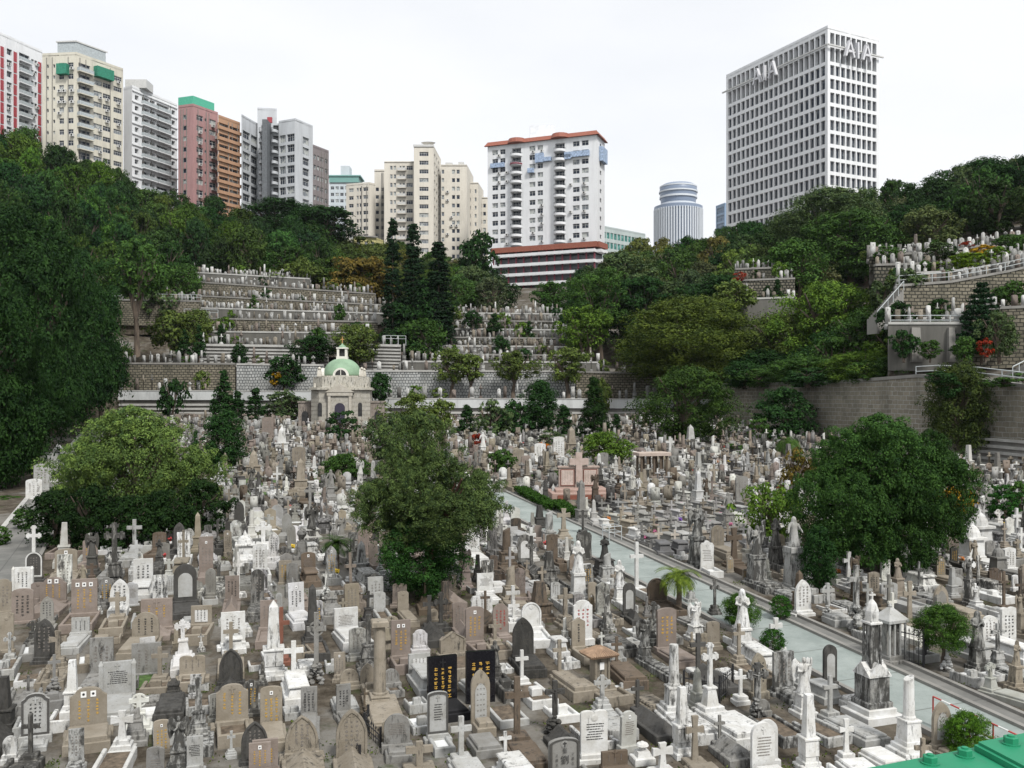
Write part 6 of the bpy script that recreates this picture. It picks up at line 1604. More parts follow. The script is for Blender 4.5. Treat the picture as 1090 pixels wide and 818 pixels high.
def makehand(a):
    px, py, X, Y, h, w, typ, t, st, kw = a; g = random.Random(int(px * 7 + py)); u, v = uv(X, Y)
    pk = kw.get('plotk') or g.choice(['slab', 'slab', 'kerb', 'kerbsoil', 'kerbmarble', 'raised'] if t in 'WL' else ['slab', 'kerb', 'kerbsoil', 'coped', 'slab'])
    front = .15 if typ == 'head' else max(w * .6, .3)
    L = 0
    for hw, l in ((w * .62, 1.7), (w * .62, 1.4), (w * .62, 1.1), (w * .5, 1.1), (w * .5, .8), (w * .5, .55)):
        if free(u - hw, u + hw, v - front - l, v - front - .1): L = l; break
    if not L: pk = None
    if t == 'K': pk = 'slab' if L else None
    tc_ = TINT[t]; f_c = g.uniform(.86, 1.08); st = st if t in 'KP' else min(1.05, max(.32 if t == 'W' else 0, st + .15)); col = tuple(c * f_c for c in tc_) + (st,); rz = TH * g.uniform(.55, 1.0) + g.uniform(-.06, .06); cat = 'headstone'; name = 'headstone'
    if typ == 'head':
        shp = kw.get('shape', 'flat'); ins = kw.get('insc', 'faint'); bd = kw.get('border'); bd = (TINT['D'] + (.1,)) if bd == 'DK' else (TINT['W'] + (.3,)) if bd == 'WT' else bool(bd)
        parts = b_head(g, shp, w, h, max(.09, w * .16), 'kg' if t == 'K' else g.choice(['step', 'low', 'block']), pk, L, None if ins == 'char' else ins, int(kw.get('photos', 0)), (kw['inset'],) if kw.get('inset') else None, bd, int(kw.get('cols', 3)), hw * 2, bool(kw.get('pillars')), bool(kw.get('latin')))
        if ins == 'char': parts.append(('inscription', bigchars(w, h), 'ink', None))
        if kw.get('crosstop'): m = MB(); crossp(m, w * .9, h * .9, w * .2, .08, .62, 'bud', z=h); parts.append(('cross', m, 'stone', TINT['W'] + (.3,)))
        look = '%s %s headstone' % (tintname(t, st), SH[shp]) + (' with gilt lettering' if ins == 'gold' else ' with portrait tile' if kw.get('photos') else ' with inset panel' if kw.get('inset') else ' with side pillars' if kw.get('pillars') else '')
    elif typ == 'cross':
        stl = kw.get('style', 'plain'); parts = b_cross(g, w, h, None, 'bud' if stl == 'rough' else stl, int(kw.get('nst', 3)), kw.get('bw', 0) and kw['bw'] * w / .7 if kw.get('rock') else (kw.get('bw') or None), pk, L, kw.get('ped', 0) or 0, bool(kw.get('body')), bool(kw.get('rock')))
        if kw.get('basewhite'): parts[0] = parts[0][:3] + (TINT['W'] + (.2,),)
        cat = 'cross'; name = 'cross_monument'; look = '%s %scross %s' % (tintname(t, st), {'celtic': 'ringed ', 'bud': 'ornate ', 'flare': 'flared '}.get(stl, 'plain '), 'on a rock mound' if kw.get('rock') else 'on a tall pedestal' if kw.get('ped') else 'on a stepped base')
    elif typ == 'obelisk': parts = b_obelisk(g, w * .9, h, None, pk, L, kw.get('tip', 1) != 0, int(kw.get('nst', 2))); cat = 'obelisk'; name = 'obelisk_monument'; look = tintname(t, st) + (' pointed obelisk' if kw.get('tip', 1) else ' blunt tapering shaft')
    elif typ == 'column': parts = b_column(g, w, h, kw.get('bw') or None, pk, L, int(kw.get('nst', 3)), kw.get('broken', 1) != 0, bool(kw.get('cap')), kw.get('ped', .22)); cat = 'column'; name = 'column_monument'; look = tintname(t, st) + (' broken column' if kw.get('broken', 1) else ' round column')
    elif typ == 'statue': fh = min(h * .62, 1.25); parts = b_statue(g, h, fh, kw.get('pose', 'angel'), max(w * .8, .3), pk, L); cat = 'statue'; name = 'statue_monument'; look = tintname(t, st) + {'angel': ' winged angel statue', 'raise': ' angel statue with raised arm', 'pray': ' praying robed statue', 'open': ' veiled statue with open arms', 'kneel': ' praying figure on a block'}[kw.get('pose', 'angel')]
    elif typ == 'bell':
        parts = []; mb = MB(); z = steps(mb, 2, w * 1.2, w * 1.1, .12); mb.frus(0, 0, z, h * .5, w * .42, w * .38, w * .38, w * .34); mb.bev(-w * .5, w * .5, -w * .46, w * .46, h * .5, h * .56, .02); parts.append(('pedestal', mb, 'stone', None))
        m2 = MB(); m2.lathe([(w * .4, h * .56), (w * .36, h * .68), (w * .25, h * .78), (w * .1, h * .84), (w * .08, h * .9), (.01, h)], 12); parts.append(('dome_cap', m2, 'stone', None)); plot(parts, 'slab', w, L, -w * .55, g) if L else 0
        cat = 'tomb'; name = 'domed_tomb'; look = tintname(t, st) + ' domed monument'
    elif typ == 'urn':
        parts = []; mb = MB(); z = steps(mb, 1, w * 1.2, w, .14); mb.frus(0, 0, z, h * .55, w * .4, w * .34, w * .34, w * .3); parts.append(('pedestal', mb, 'stone', None)); m2 = MB(); m2.lathe([(w * .14, h * .55), (w * .1, h * .62), (w * .36, h * .8), (w * .3, h * .9), (w * .16, h * .93), (w * .08, h)], 12); parts.append(('urn', m2, 'stone', None)); cat = 'urn'; name = 'urn_monument'; look = tintname(t, st) + ' urn on a block'
    elif typ == 'shrine':
        parts = []; mb = MB(); z = steps(mb, 2, w * 1.5, w * 1.5, .14); mb.box(-w * .36, w * .36, -w * .32, w * .32, z, h * .78); parts.append(('body', mb, 'stone', None))
        m1 = MB()
        for sx in (-1, 1): m1.tube([(sx * w * .36, -w * .36, z), (sx * w * .36, -w * .36, h * .78)], w * .07, 8)
        parts.append(('columns', m1, 'stone', None)); m0 = MB(); m0.box(-w * .12, w * .12, -w * .34, -w * .31, h * .5, h * .66); parts.append(('portrait_tile', m0, 'white', None))
        m2 = MB(); m2.frus(0, 0, h * .78, h * .83, w * .72, w * .62, w * .8, w * .7); m2.frus(0, 0, h * .83, h, w * .8, w * .7, w * .06, w * .06)
        for k in range(-6, 7): f_ = k / 6.5; m2.tube([(w * .8 * f_, -w * .7, h * .835), (w * .08 * f_, -w * .06, h * 1.0)], w * .035, 5); m2.tube([(-w * .8, w * .7 * f_, h * .835), (-w * .07, w * .05 * f_, h * 1.0)], w * .035, 5); m2.tube([(w * .8, w * .7 * f_, h * .835), (w * .07, w * .05 * f_, h * 1.0)], w * .035, 5)
        parts.append(('tiled_roof', m2, 'rust', None)); plot(parts, 'kerb', w * 1.6, L, -w * .75, g) if L else 0; cat = 'tomb'; name = 'shrine_tomb'; look = ''
    elif typ == 'shrinehouse':
        parts = []; mb = MB(); z = steps(mb, 2, w * 1.3, w * 1.25, .12); mb.box(-w * .38, w * .38, -w * .2, w * .36, z, h * .72); parts.append(('body', mb, 'stone', None)); m1 = MB()
        for sx in (-1, -.35, .35, 1): m1.tube([(sx * w * .42, -w * .4, z), (sx * w * .42, -w * .4, h * .7)], w * .05, 8)
        parts.append(('columns', m1, 'stone', TINT['L'] + (.4,))); m2 = MB(); m2.bev(-w * .55, w * .55, -w * .5, w * .5, h * .70, h * .76, .02); m2.frus(0, 0, h * .76, h * .94, w * .52, w * .47, w * .08, w * .08); m2.lathe([(w * .06, h * .94), (w * .08, h * .97), (.01, h * 1.02)], 8); parts.append(('roof', m2, 'stone', TINT['L'] + (.3,))); cat = 'tomb'; name = 'tomb_house'; look = ''
    elif typ == 'gothicpillar':
        parts = []; mb = MB(); z = steps(mb, 2, w * 2.0, w * 2.0, .16); parts.append(('stepped_base', mb, 'stone', TINT['W'] + (.2,))); a = w * .55
        m1 = MB(); m1.box(-a, a, -a, a, z, h * .36); m1.bev(-a * 1.2, a * 1.2, -a * 1.2, a * 1.2, z, z + h * .05, .03); parts.append(('pedestal', m1, 'stone', None))
        m2 = MB()
        for rot in range(4): m2.prism([(-a * 1.15, h * .36), (a * 1.15, h * .36), (0, h * .47)], -a * 1.12, -a * .2, 0, Matrix.Rotation(R(90) * rot, 4, 'Z'))
        m2.prism([(-a * .7, h * .37), (a * .7, h * .37), (0, h * .44)], -a * 1.16, -a * 1.13); parts.append(('gables', m2, 'stone', TINT['W'] + (.6,)))
        m3 = MB(); b_ = w * .26; m3.box(-b_ * .75, b_ * .75, -b_ * .75, b_ * .75, h * .42, h * .80)
        for sx in (-1, 1):
            for sy in (-1, 1): m3.lathe([(b_ * .28, h * .42), (b_ * .22, h * .78), (.01, h * .82)], 8, cx=sx * b_, cy=sy * b_)
        parts.append(('shaft', m3, 'stone', TINT['L'] + (.95,))); m4 = MB(); m4.bev(-b_ * 1.3, b_ * 1.3, -b_ * 1.3, b_ * 1.3, h * .79, h * .81, .02); m4.lathe([(b_ * 1.1, h * .81), (b_ * 1.2, h * .9), (b_ * .8, h * .96), (.02, h)], 8); parts.append(('niche_cap', m4, 'stone', TINT['W'] + (.5,)))
        crossp(m4, w * .35, h * .07, w * .07, .06, .65, z=h * .985); cat = 'tomb'; name = 'pillar_monument'; look = ''
    if L and pk: occupy(u - hw, u + hw, v - front - L, v)
    o = place(parts, name, X, Y, rz, col)
    lab = kw.get('label') or {'shrine': 'small tan shrine tomb with a tiled pyramid roof', 'shrinehouse': 'grey columned tomb house with a low pyramid roof beside the iron gate', 'gothicpillar': 'very tall stained gothic pillar monument beside the pale green path'}.get(typ)
    if t == 'K': lab = 'black granite slab with gilt lettering, %s of the twin pair' % ('left' if px < 490 else 'right')
    if kw.get('insc') == 'char': lab = 'wide grey low-arched headstone with large black characters at the bottom edge'
    if kw.get('cap'): lab = 'tapered tan column with a square cap on a square footing'
    reg(o, cat, look, px, py - h / Y * 500, None, lab)
def bigchars(w, h):
    mb = MB(); out = MB()
    cu = bpy.data.curves.new('t', 'FONT'); 
    def put(txt, x, z, s):
        cu.body = txt; cu.size = s; cu.align_x = 'CENTER'; cu.align_y = 'CENTER'; o = bpy.data.objects.new('t', cu); C.objects.link(o); dg = bpy.context.evaluated_depsgraph_get(); dg.update(); me = bpy.data.meshes.new_from_object(o.evaluated_get(dg)); bpy.data.objects.remove(o)
        out.add([(v.co.x + x, -.03, v.co.y + z) for v in me.vertices], [tuple(p.vertices) for p in me.polygons])
    put('\u5289', 0, h * .40, h * .26); put('\u8056', 0, h * .66, h * .15)
    for x in (-w * .27, w * .27):
        for k in range(3): put('\u4e4b\u5893\u7acb'[k], x, h * (.55 - k * .13), h * .09)
    crossp(out, w * .12, h * .14, w * .03, .01, .65, y0=-.03, z=h * .78)
    return out
for a in HAND: makehand(a)

# ---- the pink memorial with its cross
def memorial():
    X, Y = G(615, 531); Y += 2.2; X = (616 - 545) / 1000 * Y; z = plane(Y); k = Y / 1000; col = (.42, .34, .30, .2)
    o = root('war_memorial', (X, Y, z), TH * .25, col); tag(o, 'pink stone memorial with a tall cross between two panels of names', 'memorial')
    mb = MB(); mb.bev(-2.1, 2.1, -2.3, 1.0, -.4, .22, .03); mb.bev(-1.75, 1.75, -1.6, .9, .22, .40, .03); part('platform', mb, M['stone'], o, (.42, .30, .26, .2))
    mb = MB(); 
    mb.box(-1.75, 1.2, -2.36, -2.305, -.2, .12); part('brick_edge', mb, M['stone'], o, (.26, .10, .07, .2))
    mb = MB(); mb.bev(-1.35, 1.35, 0, .28, .4, 1.72, .03); mb.bev(-1.42, 1.42, -.06, .34, 1.72, 1.84, .03); part('wall', mb, M['stone'], o)
    for x in (-.78, .78):
        mb = MB(); mb.box(x - .47, x + .47, -.05, -.002, .5, 1.62); part('panel_frame', mb, M['stone'], o, (.22, .10, .08, .1)); mb = MB(); mb.box(x - .41, x + .41, -.065, -.052, .56, 1.56); pan_ = part('name_panel', mb, M['stone'], o, (.62, .52, .47, .05))
        mb = MB(); glyphs(mb, random.Random(2), x - .38, x + .38, .6, 1.52, 7, 13, -.068); part('inscription', mb, M['faint'], pan_)
    mb = MB(); mb.box(-.26, .26, -.18, .12, .4, .62); crossp(mb, 1.28, 2.35, .42, .3, .74, 'plain', y0=-.2, z=.4); part('cross', mb, M['stone'], o, (.50, .41, .37, .15))
    u, v = uv(X, Y); occupy(u - 2.6, u + 2.4, v - 2.9, v + 1.2)
    for px, py in ((577, 530), (589, 527), (678, 519), (690, 519)):
        X, Y = G(px, py); q = root('chain_post', (X, Y, plane(Y)), 0, TINT['L'] + (.4,)); mb = MB(); mb.frus(0, 0, -.2, .5, .12, .12, .10, .10); mb.frus(0, 0, .5, .75, .10, .10, .01, .01); part('post', mb, M['stone'], q); reg(q, 'post', 'grey pointed stone chain post', px, py)
memorial()
def tabletomb():
    X, Y = G(694, 510); col = TINT['P'] + (.15,); o = root('table_tomb', (X, Y, plane(Y)), TH * .6, col); tag(o, 'columned table tomb under a thick pinkish slab right of the pink memorial', 'tomb')
    mb = MB(); mb.bev(-1.15, 1.15, -.65, .65, -.3, .25, .03); part('base', mb, M['stone'], o)
    cm = MB(); cm.lathe([(.12, .25), (.10, .35), (.085, 1.6), (.13, 1.75)], 10); me = cm.mesh('column', M['stone'])
    for x in (-.98, -.5, 0, .5, .98):
        for y in (-.45, .45): link('column', me, o, (x, y, 0), color=TINT['B'] + (.3,))
    mb = MB(); mb.bev(-1.25, 1.25, -.72, .72, 1.75, 2.0, .04); part('table_slab', mb, M['stone'], o, (.5, .42, .37, .2))
    u, v = uv(X, Y); occupy(u - 1.3, u + 1.3, v - .8, v + .8)
tabletomb()
def chapel():
    Y = 111.5; X = (362 - 545) / 1000 * Y; zg = plane(Y); k = Y / 1000; zz = lambda py: (420 - py) * k - zg; cs = (.48, .46, .41, .45)
    o = root('chapel', (X, Y, zg), 0.10, cs); tag(o, 'small stone chapel with a pale green dome and white lantern', 'chapel')
    def oct_(a, c, dy=0): return [(-a + c, -a + dy), (a - c, -a + dy), (a, -a + c + dy), (a, a - c + dy), (a - c, a + dy), (-a + c, a + dy), (-a, a - c + dy), (-a, -a + c + dy)]
    H1 = zz(415.2); mb = MB(); mb.poly(oct_(3.45, 1.0, 3.4), -.8, H1); 
    for z in np.arange(.5, H1 - .3, .5): mb.poly(oct_(3.475, 1.0, 3.4), z, z + .44)
    part('walls', mb, M['stone'], o)
    mb = MB(); mb.poly(oct_(3.75, 1.1, 3.4), H1, H1 + .18); mb.poly(oct_(3.6, 1.1, 3.4), H1 + .18, H1 + .3); part('cornice', mb, M['stone'], o, (.55, .53, .47, .55))
    H2 = zz(400); mb = MB(); mb.poly(oct_(3.3, 1.2, 3.4), H1 + .3, H2 - .15); mb.poly(oct_(2.9, 1.2, 3.4), H2 - .15, H2); part('attic', mb, M['stone'], o, (.58, .56, .50, .6))
    mb = MB()
    for i in range(12):
        for sx in (-1, 1): mb.frus(sx * 3.0, .6 + i * .5, H1 + .3, H1 + .8, .1, .1, .1, .1)
    for sx in (-1, 1):
        for sy in (.85, 5.9): mb.frus(sx * 2.5, sy, H2 - .1, H2 + .65, .28, .28, .2, .2); mb.lathe([(.1, H2 + .65), (.24, H2 + .85), (.05, H2 + 1.05)], 8, cx=sx * 2.5, cy=sy)
    part('corner_urns', mb, M['stone'], o, (.66, .63, .56, .3))
    D0 = H2; rd = 2.28; pr = [(rd, D0)] + [(rd * math.cos(t), D0 + .25 + 1.95 * math.sin(t)) for t in np.linspace(0, 1.32, 12)]; mb = MB(); mb.lathe(pr, 28, cy=3.4); part('dome', mb, M['domegreen'], o, smooth=True)
    mb = MB(); D1 = zz(379.6)
    mb.box(-.68, .68, 2.72, 4.08, D1 - .3, D1 + .12)
    for sx in (-1, 1):
        for sy in (-1, 1): mb.box(sx * .48 - .14, sx * .48 + .14, 3.4 + sy * .48 - .14, 3.4 + sy * .48 + .14, D1 + .12, D1 + 1.05)
    mb.box(-.7, .7, 2.7, 4.1, D1 + 1.05, D1 + 1.2); lant = part('lantern', mb, M['chwhite'], o)
    mb = MB(); mb.box(-.34, .34, 3.06, 3.74, D1 + .12, D1 + 1.05); part('lantern_opening', mb, M['dark'], lant)
    mb = MB(); mb.lathe([(.5, D1 + 1.2), (.42, D1 + 1.38), (.15, D1 + 1.56), (.08, D1 + 1.7), (.02, D1 + 1.75)], 12, cy=3.4); part('cupola', mb, M['domegreen'], o)
    mb = MB(); crossp(mb, .45, .85, .1, .08, .62, z=D1 + 1.7, y0=3.36); part('cross', mb, M['chtan'], o)
    for rot in range(4):       # half-round dormers round the foot of the dome
        Mx = Matrix.Translation((0, 3.4, 0)) @ Matrix.Rotation(R(90) * rot, 4, 'Z'); mb = MB(); r = .95
        mb.prism([(r * math.cos(t), D0 + r * math.sin(t)) for t in np.linspace(0, math.pi, 13)], -2.5, -1.2, 0, Mx); dorm = part('dormer', mb, M['chwhite'], o)
        mb = MB(); r = .66; mb.prism([(r * math.cos(t), D0 + .06 + r * math.sin(t)) for t in np.linspace(0, math.pi, 11)], -2.53, -2.502, 0, Mx); mb.box(-.04, .04, -2.56, -2.532, D0 + .06, D0 + .7, 1, Mx); part('dormer_window', mb, [M['dark'], M['chwhite']], dorm)
    # porch with pediment and arched door
    mb = MB(); x = .0; mb.box(-1.4, 1.4, -.45, .1, -.6, H1 - .3); part('porch', mb, M['stone'], o)
    mb = MB()
    for sx in (-1, 1): mb.box(sx * 1.22 - .16, sx * 1.22 + .16, -.6, -.452, -.2, H1 - .32)
    mb.box(-1.5, 1.5, -.66, -.452, H1 - .7, H1 - .32); mb.prism([(-1.7, H1 - .28), (1.7, H1 - .28), (0, H1 + .72)], -.72, .1); part('pediment', mb, M['stone'], o, (.55, .52, .46, .3))
    mb = MB(); hd = 2.3; mb.prism([(-.6, 0), (.6, 0)] + [(.6 * math.cos(t), hd + .6 * math.sin(t)) for t in np.linspace(0, math.pi, 11)], -.50, -.452); part('door', mb, M['doorblue'], o)
    for sx in (-1, 1):
        mb = MB(); cx = sx * 2.35; mb.prism([(cx - .24, 1.3), (cx + .24, 1.3)] + [(cx + .24 * math.cos(t), 2.7 + .24 * math.sin(t)) for t in np.linspace(0, math.pi, 9)], -.09, -.045); part('window', mb, M['dark'], o)
        mb = MB(); mb.box(sx * 4.3 - .85, sx * 4.3 + .85, 2.2, 4.8, -.6, 2.9); mb.box(sx * 4.3 - .95, sx * 4.3 + .95, 2.1, 4.9, 2.9, 3.1); part('side_wing', mb, M['stone'], o, (.33, .29, .26, .6))
        mb = MB(); cx = sx * 4.35; mb.prism([(cx - .4, 0), (cx + .4, 0)] + [(cx + .4 * math.cos(t), 1.5 + .4 * math.sin(t)) for t in np.linspace(0, math.pi, 9)], 2.15, 2.197); part('wing_arch', mb, M['dark'], o)
    u, v = uv(X, Y + 3); occupy(u - 5.5, u + 5.5, v - 4.4, v + 5)
M['domegreen'] = plain('weathered_green_dome', (.235, .355, .235), .7, var=.12, scale=.8); M['chwhite'] = wallpaint('cream_white_render', (.72, .70, .63), .5, (.9, .9, .4)); M['doorblue'] = plain('dark_door', (.03, .025, .045), .6); M['chtan'] = plain('tan_metal', (.45, .25, .08), .6)
chapel()
# ---- ironwork, barrier, frame, near parapet
def ironrail(pts, h, label, spikes=True, step=.14):
    o0 = G(*pts[0]); o = root('iron_railing', (o0[0], o0[1], plane(o0[1]))); tag(o, label, 'railing'); P3 = [Vector((*G(*p), plane(G(*p)[1]))) - o.location for p in pts]
    for z in (.12, h - .15): mb = MB(); mb.tube([p + Vector((0, 0, z)) for p in P3], .018, 4); part('bar', mb, M['iron'], o)
    pm = MB(); pm.tube([(0, 0, -.05), (0, 0, h - .08)], .011, 4); pm.lathe([(.008, h - .08), (.025, h - .05), (.002, h + .03)], 5); me = pm.mesh('picket', M['iron'])
    for a, b in zip(P3[:-1], P3[1:]):
        n = int((b - a).length / step)
        for k in range(n): link('picket', me, o, a + (b - a) * k / n)
    for p in P3: mb = MB(); mb.tube([(0, 0, -.1), (0, 0, h + .08)], .035, 6); q = part('post', mb, M['iron'], o); q.location = p
    (x0, y0), (x1, y1) = G(*pts[0]), G(*pts[-1])
ironrail([(943, 702), (983, 712), (988, 693)], 1.15, 'black iron gate railing beside the grey columned tomb house')
ironrail([(728, 742), (766, 748), (780, 735)], .7, 'low spiked iron railing around the tall white cross plot')
ironrail([(405, 795), (388, 779), (392, 770)], .42, 'low rusty spiked border beside the round grey headstone')
ironrail([(383, 815), (372, 795)], .42, 'low rusty spiked border beside the pointed-arch stone at the bottom')
def barrier():
    a = Vector((11.25, 25.1, plane(25.1))); b = Vector((12.2, 22.6, plane(22.6))); o = root('barrier_rail', a); tag(o, 'red and white striped barrier rail beside the pale green path', 'barrier'); d = b - a
    for nm, z0 in (('top_rail', .82), ('lower_rail', .45)):
        for k in range(9):
            mb = MB(); mb.tube([d * (k / 9) + Vector((0, 0, z0)), d * ((k + 1) / 9) + Vector((0, 0, z0))], .022, 7); part(nm, mb, M['barred' if k % 2 == 0 else 'white'] if z0 > .5 else M['baryellow'], o)
    for t in (0, .45, .72, 1): mb = MB(); mb.tube([d * t + Vector((0, 0, -.1)), d * t + Vector((0, 0, .82))], .022, 7); part('post', mb, M['barred'], o)
M['barred'] = plain('red_rail_paint', (.42, .05, .04), .4, var=.1); M['baryellow'] = plain('ochre_rail_paint', (.42, .30, .10), .5, var=.1)
barrier()
def metalframe():
    X, Y = G(655, 576); o = root('metal_frame', (X, Y, plane(Y)), TH); tag(o, 'thin white tubular metal frame beside the dark war grave slabs', 'frame'); mb = MB()
    for x in (-.35, .35):
        for y in (0, .8): mb.tube([(x, y, 0), (x, y, .75)], .025, 5)
    part('legs', mb, M['railwhite'], o); mb = MB()
    for z in (.75, .45): mb.tube([(-.35, 0, z), (.35, 0, z), (.35, .8, z), (-.35, .8, z), (-.35, 0, z)], .022, 5)
    part('rails', mb, M['railwhite'], o)
metalframe()
def parapet():
    z = -.5; F = lambda px, py, zz=z: Vector((-zz / (py - 420) * (px - 545), -zz / (py - 420) * 1000, zz)) if False else Vector(((px - 545) * (-zz) / (py - 420), -zz * 1000 / (py - 420), zz))
    a, b = F(918, 818), F(1037, 795); d = (b - a).normalized(); n = Vector((d.y, -d.x, 0)); o = root('steel_parapet', a); tag(o, 'green painted steel bridge parapet with hexagonal bolts in the near corner', 'parapet')
    def plate(name, p0, p1, wid, th, z0, zd=0, skew=None):
        mb = MB(); q = [p0 - a, p1 - a, p1 + n * wid - a, p0 + n * wid - a]
        if skew: q[3] = skew - a
        b_ = .004; mb.poly([(v.x, v.y) for v in q], z0 - th, z0 - b_); c = sum(q, Vector()) / 4; mb.poly([(v.x + (c.x - v.x) * .012, v.y + (c.y - v.y) * .012) for v in q], z0 - b_, z0); return part(name, mb, M['greensteel'], o)
    plate('top_plate', a - d * .6, b + d * 1.2, .30, .05, 0)
    p = F(1037, 790, -.488); pe = F(1073, 809, -.488); plate('cover_plate', p, p + d * 1.0, .30, .0115, .012, skew=pe + (pe - p) * 3.2)
    mb = MB(); q0 = a - d * .6 + n * .02 - a; q1 = b + d * 1.2 + n * .02 - a; mb.poly([(q0.x, q0.y), (q1.x, q1.y), (q1.x + n.x * .2, q1.y + n.y * .2), (q0.x + n.x * .2, q0.y + n.y * .2)], -1.1, -.051); part('web', mb, M['greensteel'], o)
    for px, py, zz in ((990, 812.5, -.5), (1027, 805, -.5), (1076, 792, -.488)):
        c = F(px, py, zz) - a; mb = MB(); mb.lathe([(.0125, 0), (.0125, .002)], 20); mb.lathe([(.0098, .002), (.0098, .0095), (.0085, .0105)], 6, a0=.3); mb.lathe([(.0045, .0105), (.0045, .0125), (.003, .013)], 12); q = part('bolt', mb, M['greensteel'], o); q.location = c
m_, n_, b_ = newmat('green_steel_paint'); f_ = noise_(n_, mapped(n_, (1, 1, 1)), 60, 5); g_ = noise_(n_, mapped(n_, (1, 1, 1)), 9, 5)
n_.links.new(mixc(n_, mth(n_, 'MULTIPLY', ramp(n_, f_, .55, .75), .5), mixc(n_, g_, (.008, .18, .085), (.015, .25, .125)), (.02, .12, .07)), b_.inputs['Base Color']); b_.inputs['Roughness'].default_value = .58; M['greensteel'] = m_
parapet()

# ---- all the other graves, in rows across the burial ground
KITS = {}
def kit(name, fn):
    parts = fn(random.Random(len(KITS) * 31 + 3)); ms = []
    for p in parts:
        mk = p[2]; mats = [M[k] for k in mk] if isinstance(mk, list) else M[mk]; ms.append((p[0], p[1] if not isinstance(p[1], MB) else p[1].mesh(p[0], mats), mk, p[3]) + tuple(p[4:]))
    fl = flat(parts); nop = flat([p for p in parts if p[0] not in ('ledger', 'kerb', 'infill', 'vase_block')]); KITS[name] = dict(nop=nop, parts=ms, raw=fl, one=fl.mesh(name, [M['stone'], M['soil'], M['marble']]), figs=[p for p in ms if p[0] == 'statue'])
pk_ = ['slab', 'kerb', 'kerbsoil', 'raised', 'kerbmarble', 'coped']
HK = []; XK = []; OK_ = []; CK = []; SK = []; LK = []
i = 0
for shp in ('flat', 'seg', 'round', 'gothic', 'ogee', 'peak', 'scroll', 'flat', 'seg', 'ogee', 'seg', 'flat'):
    for v_ in range(2):
        rr = random.Random(i * 13 + 5); w_ = rr.uniform(.36, .62); h_ = rr.uniform(.75, 1.25); nm = 'headstone_%d' % i
        kit(nm, lambda g, s=shp, w=w_, h=h_, k=i: b_head(g, s, w, h, .11, g.choice(['step', 'low', 'block']), pk_[k % 6], 1.35, g.choice(['faint', 'ink', 'gold', 'faint']), k % 3 == 0 and 1 or 0, None, False, 3, None, False, k % 4 == 1)); HK.append((nm, shp)); i += 1
for v_, (stl, n_st, ped_, rock_) in enumerate((('plain', 3, 0, 0), ('plain', 2, .3, 0), ('bud', 3, 0, 0), ('flare', 3, 0, 0), ('celtic', 2, .25, 0), ('plain', 3, 0, 0), ('bud', 2, .35, 0), ('plain', 2, 0, 1), ('flare', 2, .2, 0), ('plain', 1, 0, 0))):
    rr = random.Random(v_ + 50); nm = 'cross_%d' % v_; kit(nm, lambda g, s=stl, n=n_st, p=ped_, r=rock_, w=rr.uniform(.36, .52), h=rr.uniform(.95, 1.45), k=v_: b_cross(g, w, h, None, s, n, w * 1.4, pk_[k % 6], 1.3, p, k == 6, bool(r))); XK.append((nm, stl))
for v_ in range(4): nm = 'obelisk_%d' % v_; kit(nm, lambda g, v=v_: b_obelisk(g, .24 + .03 * v, 1.3 + .2 * v, None, pk_[v], 1.2, v % 2 == 0)); OK_.append((nm, v_ % 2 == 0))
for v_ in range(3): nm = 'column_%d' % v_; kit(nm, lambda g, v=v_: b_column(g, .20 + .03 * v, 1.2 + .15 * v, None, pk_[v], 1.2, 2, True)); CK.append((nm, ''))
for v_, ps in enumerate(('angel', 'pray', 'open', 'raise')): nm = 'statue_%d' % v_; kit(nm, lambda g, p=ps, v=v_: b_statue(g, 1.45 + .1 * v, .78, p, .36, pk_[v], 1.2)); SK.append((nm, ps))
for v_ in range(3): nm = 'ledger_%d' % v_; kit(nm, lambda g, v=v_: b_ledger(g, .8, 1.5, ('raised', 'slab', 'coped')[v])); LK.append((nm, ''))
kit('wargrave', lambda g: b_cross(g, .42, .92, .1, 'plain', 1, .5, 'raised', 1.3, 0)); kit('whitebox', lambda g: b_ledger(g, .85, 1.4, 'raised'))
for px, Y, w in ((455, 38.3, .6), (940, 42, .6), (150, 54, .5), (722, 35.9, .25), (358, 42.5, .25), (1003, 31.5, .25), (788, 33.4, .45), (240, 92, 1.5), (733, 95, 2.2), (632, 110, 1.5), (872, 38, .6), (822, 32.2, .3), (642, 88, 1.4), (1022, 79, 1.5), (818, 53, .6), (60, 52, .5), (98, 51, .5), (1030, 24.4, .6)):
    X = (px - 545) / 1000 * Y; u, v = uv(X, Y); occupy(u - w, u + w, v - w, v + w)
for (px0, px1, Yh) in ((480, 660, 113.5),): pass
FILL = []
def infield(X, Y, m=.5):
    px = 545 + 1000 * X / Y
    return 21.5 < Y < 119.5 and X > leftX(Y) + 1.2 and X < wallX(Y) - 1.0 and -45 < px < 1135
v = uv(0, 20)[1] - 12
vmin, vmax = 8, 135
row = 0; v = vmin
while v < vmax:
    pitch = 1.82 + rg.uniform(-.05, .1); u = -50 + rg.uniform(0, 1)
    while u < 95:
        wj = rg.uniform(.86, 1.12); X, Y = xy(u, v)
        if Y > 20 and infield(X, Y):
            jv = rg.uniform(-.14, .14); vv = v + jv
            if free(u - .36, u + .36, vv - .25, vv + .25):
                L = free(u - .4, u + .4, vv - 1.5, vv - .3); FILL.append((Y, X, u, vv, L)); occupy(u - .4, u + .4, vv - (1.5 if L else .2), vv + .2)
        u += wj
    v += pitch; row += 1
